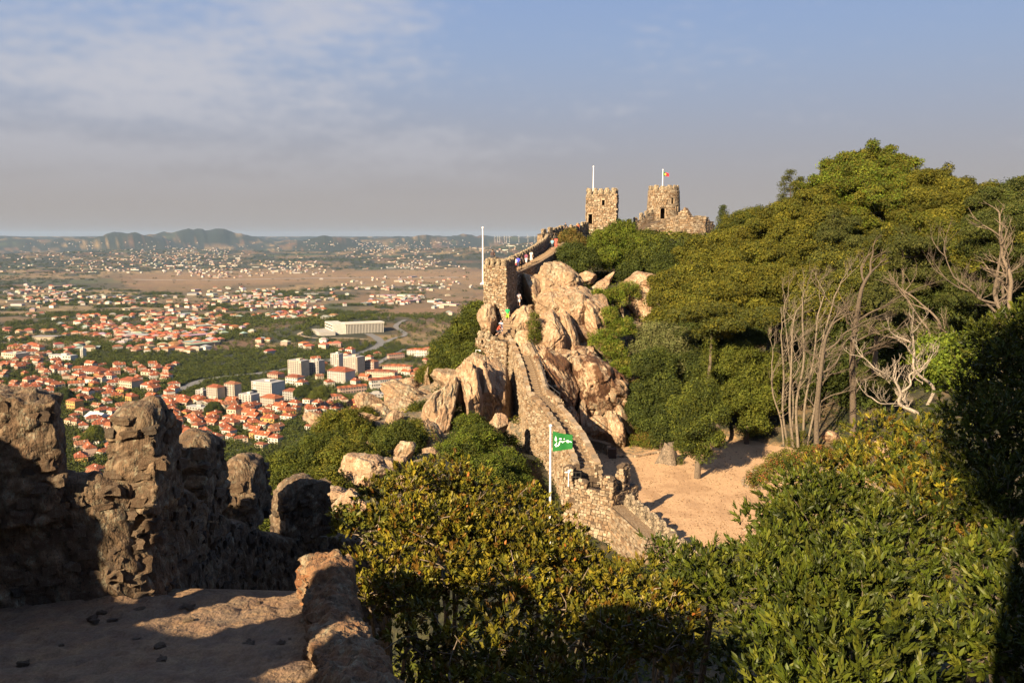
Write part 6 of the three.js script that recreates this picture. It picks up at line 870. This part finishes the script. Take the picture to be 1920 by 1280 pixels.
for (const [px, py, d, r, k, lab] of [[430, 842, 270, 6.5, MIDG, 'broad green tree rising behind the third and fourth merlons'], [400, 850, 262, 5.5, MIDG, 'green tree left of the broad one behind the merlons'], [480, 858, 280, 6, DARKG, 'dark tree right of the broad one behind the merlons'], [455, 880, 230, 5.5, DARKG, 'dark tree just above the fourth merlon'], [170, 810, 560, 8, DARKG, 'dark tree seen through the first gap of the parapet'], [195, 795, 600, 8, DARKG, 'dark tree beside the pointed merlon'], [150, 830, 540, 7, MIDG, 'green tree below the lone villa in the first gap'], [550, 850, 210, 5, DARKG, 'dark slope tree above the scrub bushes'], [520, 830, 300, 7, MIDG, 'slope tree below the cream villa'], [560, 800, 420, 8, DARKG, 'dark tree beside the white gabled villa'], [600, 780, 480, 8, DARKG, 'dark tree above the pale skyline boulder'], [640, 770, 520, 8, MIDG, 'slope tree left of the long grey boulder'], [420, 775, 720, 8, MIDG, 'town tree beside the flat roofed grey building'], [470, 775, 740, 8, DARKG, 'town tree between white houses below the slab block'], [175, 755, 860, 9, MIDG, 'light green town tree right of the yellow building'], [400, 740, 1010, 8, DARKG, 'tree in front of the stepped cream blocks'], [570, 735, 1010, 9, DARKG, 'tree group below the long white block'], [600, 738, 1000, 9, MIDG, 'lighter tree beside the group below the long white block'], [225, 745, 900, 8, DARKG, 'town tree in the middle of the left quarter'], [120, 712, 1080, 9, DARKG, 'dark tree below the school'], [500, 865, 190, 4.5, MIDG, 'small slope tree right of the fourth merlon']])
{ const c = at(px, py, d), b = V(c.x, groundY(c.x, c.z) - 0.2, c.z); if (c.y - b.y > r * 3 || c.y < b.y) c.y = b.y + r * 1.3; const t = thing('valley_tree', lab, 'tree', b), cc = c.sub(b); mesh('trunk', tube([V(0, 0, 0), cc.clone().multiplyScalar(0.5), cc], 0.35, 0.15, 5, 6), barkMat, t); foliage(t, [[cc, r, 0.9], [cc.clone().add(V(r * 0.6, -r * 0.3, 0)), r * 0.7, 0.9], [cc.clone().add(V(-r * 0.6, -r * 0.2, r * 0.3)), r * 0.7, 0.9]], CL.mid, leafMat, 34, k, { size: 1.7 }); taken.push([b.x, b.z, r]); }
// wind turbines on the horizon
{ const proto2 = new THREE.Group(); put(proto2, 'mast', new THREE.CylinderGeometry(1.3, 2.4, 80, 8).translate(0, 40, 0), wallMats.white, [0, 0, 0], [1, 1, 1]); put(proto2, 'nacelle', box(3, 3, 8), wallMats.white, [0, 80, 0], [1, 1, 1]); for (let i = 0; i < 3; i++) { const b = mesh('blade', new THREE.ConeGeometry(1.8, 42, 5).translate(0, 21, 0), wallMats.white, proto2); b.position.set(0, 80, 5); b.rotation.z = i * TAU / 3 + 0.3; }
  [[928, 12500], [933, 12700], [937, 12300], [946, 12400], [950, 12900], [955, 12600], [973, 13000], [990, 11200], [1003, 12600]].forEach(([px, d], i) => { const t = proto2.clone(); t.name = numbered('wind_turbine'); const p = at(px, 450, d); t.position.set(p.x, Math.max(groundY(p.x, p.z), at(px, 452, d).y - 20), p.z); t.rotation.y = rr(-0.6, 0.6); scene.add(t); tag(t, ['leftmost tiny wind turbine beside the tower flagpole', 'second tiny wind turbine from the tower flagpole', 'third tiny wind turbine from the tower flagpole', 'fourth tiny wind turbine from the tower flagpole', 'fifth tiny wind turbine from the tower flagpole', 'sixth tiny wind turbine from the tower flagpole', 'tiny wind turbine standing alone in the middle of the row', 'tallest wind turbine second nearest to the stair head', 'rightmost tiny wind turbine beside the stair head'][i], 'wind turbine', 'wind turbines on the horizon', 'thing'); }); }
// ---------- path beside the tower, rail, flags, fittings ----------
reseed(71);
const pathLine = [[946, 627, 102.6], [951, 608, 104], [960, 591, 105.8], [972, 578, 107.6], [985, 569, 109.5]].map((k) => at(...k));
{ const t = thing('stone_path', 'steep stone steps beside the shaded side of the tower', 'path'); for (let i = 0; i < pathLine.length - 1; i++) { const a = pathLine[i], b = pathLine[i + 1], w = horiz(a, b).length(), n = Math.max(3, Math.round(w / 0.5)), u = horiz(a, b).normalize(); for (let k = 0; k < n; k++) { const c = a.clone().lerp(b, (k + 0.5) / n), m = mesh('step', pick(STONE), copingMat, t); m.position.set(c.x + 0.25, c.y - 0.45, c.z); m.scale.set(2.1, 0.95, w / n * 1.5); m.rotation.y = Math.atan2(-u.x, -u.z); } } }
const steel = std([0.06, 0.055, 0.05], { roughness: 0.4, metalness: 0.6 }), whitePaint = std([0.70, 0.68, 0.64], { roughness: 0.45 });
{ const t = thing('handrail', 'thin dark metal handrail along the inner edge of the stairs', 'handrail'), P = []; for (let i = 2; i < stairLine.length - 1; i++) { const a = stairLine[i], b = stairLine[i + 1], u = horiz(a, b).normalize(), inn = V(-u.z, 0, u.x); for (let k = 0; k < 5; k++) P.push(a.clone().lerp(b, k / 5).addScaledVector(inn, 1.98).add(V(0, 1.0, 0))); } mesh('rail', tube(P, 0.045, 0.045, 80, 6), steel, t); mesh('rail', tube(P.map((p) => p.clone().add(V(0, -0.4, 0))), 0.03, 0.03, 80, 5), steel, t); for (let i = 0; i < P.length; i += 2) mesh('post', tube([P[i].clone().add(V(0, -0.95, 0)), P[i].clone().add(V(0, -0.5, 0)), P[i]], 0.035, 0.035, 3, 5), steel, t); }
function flagpole(label, p, h, r, group) { const t = thing('flagpole', label, 'flagpole', p); const g = new THREE.CylinderGeometry(r * 0.7, r, h, 10); g.translate(0, h / 2, 0); mesh('pole', g, whitePaint, t); mesh('finial', new THREE.SphereGeometry(r * 1.3, 10, 8).translate(0, h + r * 0.6, 0), whitePaint, t); mesh('foot', new THREE.CylinderGeometry(r * 2.2, r * 2.4, 0.25, 10).translate(0, 0.12, 0), whitePaint, t); return t; }
const pole = (label, px, py0, py1, d, r, y0) => { const b = at(px, py0, d), top = at(px, py1, d).y; if (y0 !== undefined) b.y = y0; return [flagpole(label, b, top - b.y, r), b, top]; };
pole('bare white flagpole bracketed to the valley side of the tower', 905.5, 533, 428, 108.6, 0.11); { const b = mesh('pole_bracket', box(0.9, 0.16, 0.16), whitePaint); b.position.copy(at(907, 532, 108.3)); tag(b, 'small white bracket holding the flagpole to the tower wall', 'bracket'); }
pole('bare white flagpole on top of the square summit tower', 1112.5, 362, 313, 180.5, 0.13); pole('white flagpole with the national flag on the round tower', 1242.5, 356, 319, 196, 0.13);
function flagGeo(w, h, wave, droop, s) { const g = new THREE.PlaneGeometry(w, h, 28, 14); g.translate(w / 2, 0, 0); const p = g.attributes.position; for (let i = 0; i < p.count; i++) { const x = p.getX(i), k = x / w, y = p.getY(i); p.setXYZ(i, x * (1 - 0.06 * k), y * (1 - (s || 0) * k) - droop * k * k * h - (y > 0 ? 0.05 * h * Math.sin(k * 3.1) : 0), wave * w * Math.sin(k * 7.5 + y) * k); } g.computeVertexNormals(); return g; }
function clothTex(W, H, draw) { const c = document.createElement('canvas'); c.width = W; c.height = H; draw(c.getContext('2d'), W, H); const t = new THREE.CanvasTexture(c); t.colorSpace = THREE.SRGBColorSpace; return t; }
{ // national flag: green hoist, red fly, yellow sphere with shield
  const p = at(1243.5, 326, 196), f = mesh('flag', flagGeo(1.35, 0.95, 0.10, 0.28, 0.35), new THREE.MeshStandardMaterial({ side: THREE.DoubleSide, roughness: 0.8, map: clothTex(128, 88, (x, W, H) => { x.fillStyle = '#0a5a28'; x.fillRect(0, 0, W * 0.4, H); x.fillStyle = '#d01020'; x.fillRect(W * 0.4, 0, W, H); x.fillStyle = '#e8c020'; x.beginPath(); x.arc(W * 0.4, H * 0.5, H * 0.24, 0, 7); x.fill(); x.fillStyle = '#c01020'; x.fillRect(W * 0.4 - 9, H * 0.5 - 11, 18, 20); x.fillStyle = '#ffffff'; x.fillRect(W * 0.4 - 5, H * 0.5 - 7, 10, 12); }) })); f.position.copy(p); f.rotation.y = -0.15; tag(f, 'small green and red national flag blowing on the round summit tower', 'flag'); }
{ // the near flag: green cloth with white writing
  const b = at(1031.5, 985, 33); b.y = Math.min(b.y, groundY(b.x, b.z)); const top = at(1035, 800, 33).y; const t = flagpole('white flagpole carrying the green flag in front of the stair wall', b, top - b.y, 0.055); 
  const tx = clothTex(512, 420, (x, W, H) => { x.fillStyle = '#045f1b'; x.fillRect(0, 0, W, H); x.strokeStyle = '#ffffff'; x.fillStyle = '#ffffff'; x.lineCap = 'round'; x.lineJoin = 'round';
    const X = (u) => (u - 345) / 810 * W, Y = (v) => (v - 290) / 800 * H, line = (pts, w) => { x.lineWidth = w; x.beginPath(); pts.forEach(([u, v], i) => i ? x.lineTo(X(u), Y(v)) : x.moveTo(X(u), Y(v))); x.stroke(); };
    x.beginPath(); [[455, 455], [508, 590], [485, 665], [425, 650], [430, 560]].forEach(([u, v], i) => i ? x.lineTo(X(u), Y(v)) : x.moveTo(X(u), Y(v))); x.fill();                // tall stroke at the hoist
    line([[500, 740], [480, 795], [425, 845]], 17); line([[470, 890], [550, 870], [595, 815], [615, 720], [645, 655], [672, 640], [700, 690], [735, 735], [775, 705], [815, 655]], 24); line([[815, 655], [890, 640], [945, 605], [985, 650], [1040, 672], [1095, 705]], 26);
    line([[610, 545], [660, 525]], 22); line([[655, 560], [690, 530]], 16); for (const [u, v] of [[800, 530], [925, 725], [975, 725]]) { x.beginPath(); x.arc(X(u), Y(v), 14, 0, 7); x.fill(); } });
  const f = mesh('flag', flagGeo(0.80, 0.80, 0.05, 0.0, 0.30), new THREE.MeshStandardMaterial({ side: THREE.DoubleSide, roughness: 0.75, map: tx })); f.position.copy(at(1036.5, 827, 33)); f.rotation.y = -0.1; tag(f, 'bright green flag with white script flying before the stair wall', 'flag'); }
{ // litter bin
  const b = yardPt(1148, 858), t = thing('litter_bin', 'dark brown slatted litter bin beside the upright boulder', 'bin', b), wood = std([0.07, 0.04, 0.025]); mesh('liner', box(0.62, 0.78, 0.62, 0, 0.45, 0), std([0.02, 0.018, 0.016]), t); for (let i = 0; i < 6; i++) for (const s of [-1, 1]) { mesh('slat', box(0.1, 0.82, 0.04, -0.3 + i * 0.12, 0.45, s * 0.34), wood, t); mesh('slat', box(0.04, 0.82, 0.1, s * 0.34, 0.45, -0.3 + i * 0.12), wood, t); } mesh('lid', box(0.8, 0.07, 0.8, 0, 0.92, 0), wood, t); for (const [x, z] of [[-0.3, -0.3], [0.3, -0.3], [-0.3, 0.3], [0.3, 0.3]]) mesh('foot', box(0.08, 0.08, 0.08, x, 0.04, z), wood, t); }
{ // curved bench wall at the foot of the rocks
  const t = thing('bench_wall', 'low curved stone bench wall at the foot of the rust spotted boulders', 'bench'), c = curve([[1078, 843], [1100, 842], [1125, 846], [1142, 852]].map((k) => yardPt(...k)), 18); for (let i = 0; i < 18; i++) { const a = c[i], b = c[i + 1], u = horiz(a, b), w = u.length(); u.normalize(); for (let k = 0; k < 3; k++) { const m = mesh('stone', pick(STONE), pick(toneMats), t); m.position.copy(a).lerp(b, 0.5).add(V(0, 0.16 + 0.3 * k, 0)); m.scale.set(w * 1.1, 0.34, 0.55); m.rotation.y = Math.atan2(-u.z, u.x); } const s = mesh('seat_slab', STONE[i % 5], copingMat, t); s.position.copy(a).lerp(b, 0.5).add(V(0, 1.0, 0)); s.scale.set(w * 1.15, 0.16, 0.8); s.rotation.y = Math.atan2(-u.z, u.x); } }
{ const t = thing('stone_border', 'row of small pale stones edging the planted bed behind the courtyard', 'border'), c = curve([[1160, 857], [1190, 857], [1220, 852], [1250, 845], [1290, 838], [1340, 836]].map((k) => yardPt(...k)), 60); for (const p of c) { const m = mesh('stone', pick(STONE), pick(toneMats), t); m.position.copy(p).add(V(rr(-0.05, 0.05), 0.08, rr(-0.05, 0.05))); m.scale.set(rr(0.2, 0.38), rr(0.16, 0.26), rr(0.18, 0.3)); m.rotation.y = rr(0, 6); } }
{ const t = thing('stone_border', 'rounded stone kerb of the planted corner at the right of the courtyard', 'border'), c = curve([[1450, 868], [1415, 885], [1392, 905], [1402, 915], [1430, 918]].map((k) => yardPt(...k)), 34); for (const p of c) { const m = mesh('stone', pick(STONE), pick(toneMats), t); m.position.copy(p).add(V(0, 0.08, 0)); m.scale.set(rr(0.25, 0.4), rr(0.16, 0.26), rr(0.2, 0.3)); m.rotation.y = rr(0, 6); } }
{ const b = at(1066, 912, 66.6), t = thing('signpost', 'white signpost with two pointing boards behind the bastion merlons', 'sign', b), top = at(1066, 881, 66.6).y - b.y; mesh('post', new THREE.CylinderGeometry(0.045, 0.045, top, 8).translate(0, top / 2, 0), whitePaint, t); mesh('board', box(0.4, 0.1, 0.04, -0.1, top - 0.15, 0.06), whitePaint, t); mesh('board', box(0.34, 0.1, 0.04, 0.1, top - 0.02, 0.06), whitePaint, t); }
{ const a = at(1071, 905, 66.2), b = at(1090, 905, 65.8), t = thing('railing', 'short black metal railing in the opening of the bastion', 'railing'); for (const y of [0.35, 0.7]) mesh('rail', tube([a.clone().add(V(0, y, -0.4)), a.clone().lerp(b, 0.5).add(V(0, y, -0.4)), b.clone().add(V(0, y, -0.4))], 0.025, 0.025, 6, 5), steel, t); for (const k of [0, 0.5, 1]) mesh('post', tube([a.clone().lerp(b, k).add(V(0, -0.6, -0.4)), a.clone().lerp(b, k).add(V(0, 0, -0.4)), a.clone().lerp(b, k).add(V(0, 0.75, -0.4))], 0.03, 0.03, 3, 5), steel, t); }
for (const [px, py, d, lab] of [[892, 656, 99, 'white floodlight bracket on the slope side of the high bastion'], [957, 826, 84, 'white floodlight frame at the foot of the stair wall'], [700, 806, 82, 'small white floodlight among the slope boulders']]) { const b = at(px, py, d), t = thing('floodlight', lab, 'floodlight', b); mesh('post', box(0.04, 0.8, 0.04, 0, -0.4, 0), whitePaint, t); mesh('arm', box(0.5, 0.04, 0.04, 0.22, 0.0, 0), whitePaint, t); mesh('head', box(0.2, 0.14, 0.14, 0.45, -0.06, 0), whitePaint, t); }
{ // grit, fallen leaves and pebbles on the sand
  const l = [], k = []; for (let i = 0; i < 1500; i++) { const p = yardPt(rr(1100, 1480), rr(845, 1010)); if (yardMask(p.x, p.z) < 0.7) continue; const dull = rr(0.6, 1.1); (i % 3 ? l : k).push({ p: p.add(V(0, 0.015, 0)), e: [rr(-0.3, 0.3), rr(0, TAU), rr(-0.3, 0.3)], s: i % 3 ? [rr(0.05, 0.15), rr(0.03, 0.08), rr(0.05, 0.13)] : rr(0.9, 2), c: i % 3 ? [0.34 * dull, 0.25 * dull, 0.16 * dull] : [0.14 * dull, 0.075 * dull, 0.025 * dull] }); }
  tag(instanced('pebbles', STONE[1], stoneMat, l), 'small pebbles strewn over the sandy courtyard', 'pebbles'); tag(instanced('fallen_leaves', smallLeaf[0], leafMat, k), 'dry fallen leaves strewn over the sandy courtyard', 'leaves'); }
// ---------- people ----------
function sdfMesh(bones, res = 44) {                              // bones: [ax,ay,az,bx,by,bz,r0,r1] joined with a smooth minimum
  const mc = new MarchingCubes(res, std([1, 1, 1]), false, false, 30000); mc.isolation = 0; const s = mc.size, hs = mc.halfsize, k = 0.035;
  for (let z = 0; z < s; z++) for (let y = 0; y < s; y++) for (let x = 0; x < s; x++) {
    const X = (x - hs) / hs, Y = (y - hs) / hs + 0.9, Z = (z - hs) / hs; let d = 9;
    for (const [ax, ay, az, bx, by, bz, r0, r1, sq = 1] of bones) { const ux = bx - ax, uy = by - ay, uz = bz - az, L = ux * ux + uy * uy + uz * uz + 1e-9, t = clamp(((X - ax) * ux + (Y - ay) * uy + (Z - az) * uz) / L), q = Math.hypot((X - ax - ux * t), (Y - ay - uy * t), (Z - az - uz * t) / sq) - mix(r0, r1, t), h = clamp(0.5 + 0.5 * (d - q) / k); d = mix(d, q, h) - k * h * (1 - h); }
    mc.field[z * s * s + y * s + x] = -d;
  }
  mc.update(); const n = mc.count, g = new THREE.BufferGeometry(); g.setAttribute('position', new THREE.Float32BufferAttribute(Array.from(mc.positionArray.slice(0, n * 3)).map((v, i) => i % 3 === 1 ? v + 0.9 : v), 3)); g.setAttribute('normal', new THREE.Float32BufferAttribute(Array.from(mc.normalArray.slice(0, n * 3)), 3)); return g;
}
const skinMat = std([0.36, 0.20, 0.13], { roughness: 0.6 });
function person(label, p, turn, { top, bottom, hair = [0.03, 0.02, 0.012], dress = false, stride = 0.12, bendL = 0.15, bendR = 0.15, h = 1.7, crouch = 0, hat }) {
  const t = thing('person', label, 'person', p); t.rotation.y = turn; const k = h / 1.72, c = crouch, Y = (y) => y - c * Math.min(1, y / 0.95) * 0.45, lean = c * 0.35;
  const hip = [0, Y(0.95), 0], ch = [0, Y(1.34), lean * 0.7], nk = [0, Y(1.47), lean], hd = [0, Y(1.60), lean + 0.02], legs = [-1, 1].map((s) => ({ h: [0.09 * s, Y(0.92), 0], k: [0.1 * s, Y(0.5) + c * 0.02, stride * s * 0.6 + c * 0.38], a: [0.1 * s, 0.07, stride * s - c * 0.05], t: [0.11 * s, 0.035, stride * s + 0.15 - c * 0.05] })), arms = [-1, 1].map((s) => { const b = s < 0 ? bendL : bendR; return { s: [0.185 * s, Y(1.41), lean * 0.9], e: [0.245 * s, Y(1.14), lean * 0.9 - 0.03 + b * 0.3], w: [0.22 * s, Y(0.92) + b * 0.35, lean * 0.9 + 0.05 + b * 0.8] }; });
  const B = (a, b, r0, r1, sq) => [...a, ...b, r0, r1, sq], skin = [B(nk, hd, 0.055, 0.06), B(hd, [hd[0], hd[1] + 0.07, hd[2]], 0.085, 0.092), B([0, hd[1] + 0.02, hd[2] + 0.085], [0, hd[1], hd[2] + 0.1], 0.016, 0.02), B(hip, ch, 0.13, 0.14, 0.7)];
  for (const l of legs) skin.push(B(l.h, l.k, 0.085, 0.058), B(l.k, l.a, 0.058, 0.04), B(l.a, l.t, 0.042, 0.038)); for (const a of arms) skin.push(B(a.s, a.e, 0.05, 0.042), B(a.e, a.w, 0.042, 0.03));
  const fing = [sdfMesh(skin)]; for (const a of arms) { const w = V(...a.w), dn = V(0, -1, 0.35).normalize(); const palm = box(0.075, 0.09, 0.028); palm.translate(w.x, w.y - 0.06, w.z + 0.02); fing.push(palm.toNonIndexed().deleteAttribute('uv')); for (let i = 0; i < 5; i++) { const o = w.clone().add(V(i === 4 ? -Math.sign(w.x) * 0.042 : -0.03 + i * 0.02, i === 4 ? -0.05 : -0.1, 0.025)), L = [0.07, 0.08, 0.075, 0.06, 0.05][i]; fing.push(tube([o, o.clone().addScaledVector(dn, L * 0.5), o.clone().addScaledVector(dn, L).add(V(0, 0, 0.015))], 0.010, 0.008, 3, 5).toNonIndexed().deleteAttribute('uv')); } }
  const body = mesh('body', mergeGeometries(fing), skinMat, t);
  const shirt = [B(hip, ch, 0.155, 0.165, 0.72), B(ch, [0, Y(1.42), lean * 0.9], 0.165, 0.11, 0.72)]; for (const a of arms) shirt.push(B(a.s, [mix(a.s[0], a.e[0], 0.6), mix(a.s[1], a.e[1], 0.6), mix(a.s[2], a.e[2], 0.6)], 0.075, 0.07));
  mesh(dress ? 'dress' : 'shirt', sdfMesh(dress ? [...shirt, B(hip, [0, Y(0.5), 0.03], 0.17, 0.24, 0.8)] : shirt), std(top, { roughness: 0.85 }), body);
  if (!dress) { const sh = [B([-0.07, Y(0.95), 0], [0.07, Y(0.95), 0], 0.14, 0.14, 0.8)]; for (const l of legs) sh.push(B(l.h, [mix(l.h[0], l.k[0], 0.95), mix(l.h[1], l.k[1], 0.95), mix(l.h[2], l.k[2], 0.95)], 0.11, 0.088)); mesh('shorts', sdfMesh(sh), std(bottom, { roughness: 0.85 }), body); }
  mesh('hair', sdfMesh([B([0, hd[1] + 0.085, hd[2] - 0.015], [0, hd[1] + 0.06, hd[2] - 0.03], 0.1, 0.1), ...(dress || hat ? [B([0, hd[1] + 0.04, hd[2] - 0.06], [0, hd[1] - 0.2, hd[2] - 0.09], 0.075, 0.05)] : [])]), std(hair), body);
  for (const l of legs) { const s = blockGeo(3, 0.5, 0.02, 3); const m = mesh('shoe', s, std([0.12, 0.09, 0.07]), body); m.position.set(l.a[0], 0.045, l.a[2] + 0.07); m.scale.set(0.10, 0.09, 0.28); }
  t.scale.setScalar(k); return t;
}
const onLine = (L, px, off = 0, dir = 1) => { let best; for (let i = 0; i < L.length - 1; i++) for (let k = 0; k <= 20; k++) { const p = L[i].clone().lerp(L[i + 1], k / 20), u = horiz(L[i], L[i + 1]).normalize(), q = p.clone().addScaledVector(V(u.z * dir, 0, -u.x * dir), off), e = Math.abs(pix(q)[0] - px); if (!best || e < best[0]) best = [e, q]; } return best[1]; };
const upDir = (() => { const u = horiz(upLine[0], upLine[1]).normalize(); return V(u.z, 0, -u.x).x < 0 ? 1 : -1; })(), up = (px, off) => onLine(upLine, px, off, upDir).add(V(0, 0.05, 0)), pth = (px, py, d) => at(px, py, d);
person('man in white vest and white shorts standing beside the tower', pth(972.5, 574, 107.2).add(V(0, 0.03, 0)), 0.4, { top: [0.62, 0.52, 0.50], bottom: [0.66, 0.64, 0.58], bendL: 0.5, bendR: 0.3 });
person('person in bright green shirt and lime shorts descending the steps', pth(951.5, 603, 103.6), 0.2, { top: [0.02, 0.42, 0.11], bottom: [0.30, 0.50, 0.04], stride: 0.2 });
person('person in white vest and pale blue shorts on the lower steps', pth(939.5, 628, 101.6), 0.3, { top: [0.55, 0.54, 0.60], bottom: [0.45, 0.55, 0.66], stride: 0.22, bendL: 0.7 });
person('crouching person in a red top beside the lower steps', pth(932.5, 628, 101.4), 1.2, { top: [0.46, 0.06, 0.03], bottom: [0.05, 0.045, 0.05], crouch: 0.9, bendL: 0.6, bendR: 0.6 });
person('person in vivid blue shirt and dark trousers on the curving stairs', up(971, 0.9), 2.6, { top: [0.04, 0.05, 0.42], bottom: [0.03, 0.03, 0.05], stride: 0.2, h: 1.78 });
person('person in white shirt at the very foot of the curving stairs', up(967.5, 1.2), 2.6, { top: [0.6, 0.56, 0.5], bottom: [0.28, 0.06, 0.06], h: 1.6 });
person('person in dark clothes with tan arms beside the blue shirt', up(978.5, 0.7), 2.5, { top: [0.05, 0.04, 0.035], bottom: [0.06, 0.045, 0.03], stride: 0.18 });
person('person with dark red top and pale shorts on the curving stairs', up(986.5, 1.1), 2.6, { top: [0.18, 0.05, 0.09], bottom: [0.6, 0.55, 0.5], stride: 0.2 });
person('person in cream dress highest of the stair group', up(996.5, 1.2), 2.5, { top: [0.62, 0.52, 0.40], dress: true, stride: 0.15 });
person('person in teal shirt and black shorts near the stair head', up(1036, 1.0), 2.8, { top: [0.16, 0.30, 0.38], bottom: [0.02, 0.02, 0.025], stride: 0.15, hair: [0.2, 0.1, 0.04] });
person('woman in a long coral red dress with dark hair near the stair head', up(1042.5, 0.8), 2.8, { top: [0.55, 0.09, 0.06], dress: true, stride: 0.1 });
person('person in black standing by the crenellated wall at the summit', at(1060.5, 437, 151).add(V(0, 0, 0)), -0.6, { top: [0.015, 0.014, 0.016], bottom: [0.02, 0.018, 0.018], h: 1.7 });
person('dark clothed person looking over the top of the tower', at(924, 494, 108.4), 3, { top: [0.05, 0.03, 0.03], bottom: [0.03, 0.03, 0.035] });
person('person in orange red top behind the jagged summit wall', at(1084, 436, 167.5), 0.3, { top: [0.5, 0.12, 0.05], bottom: [0.05, 0.05, 0.06] });
renderer.setSize(1024, 682);
renderer.render(scene, camera);
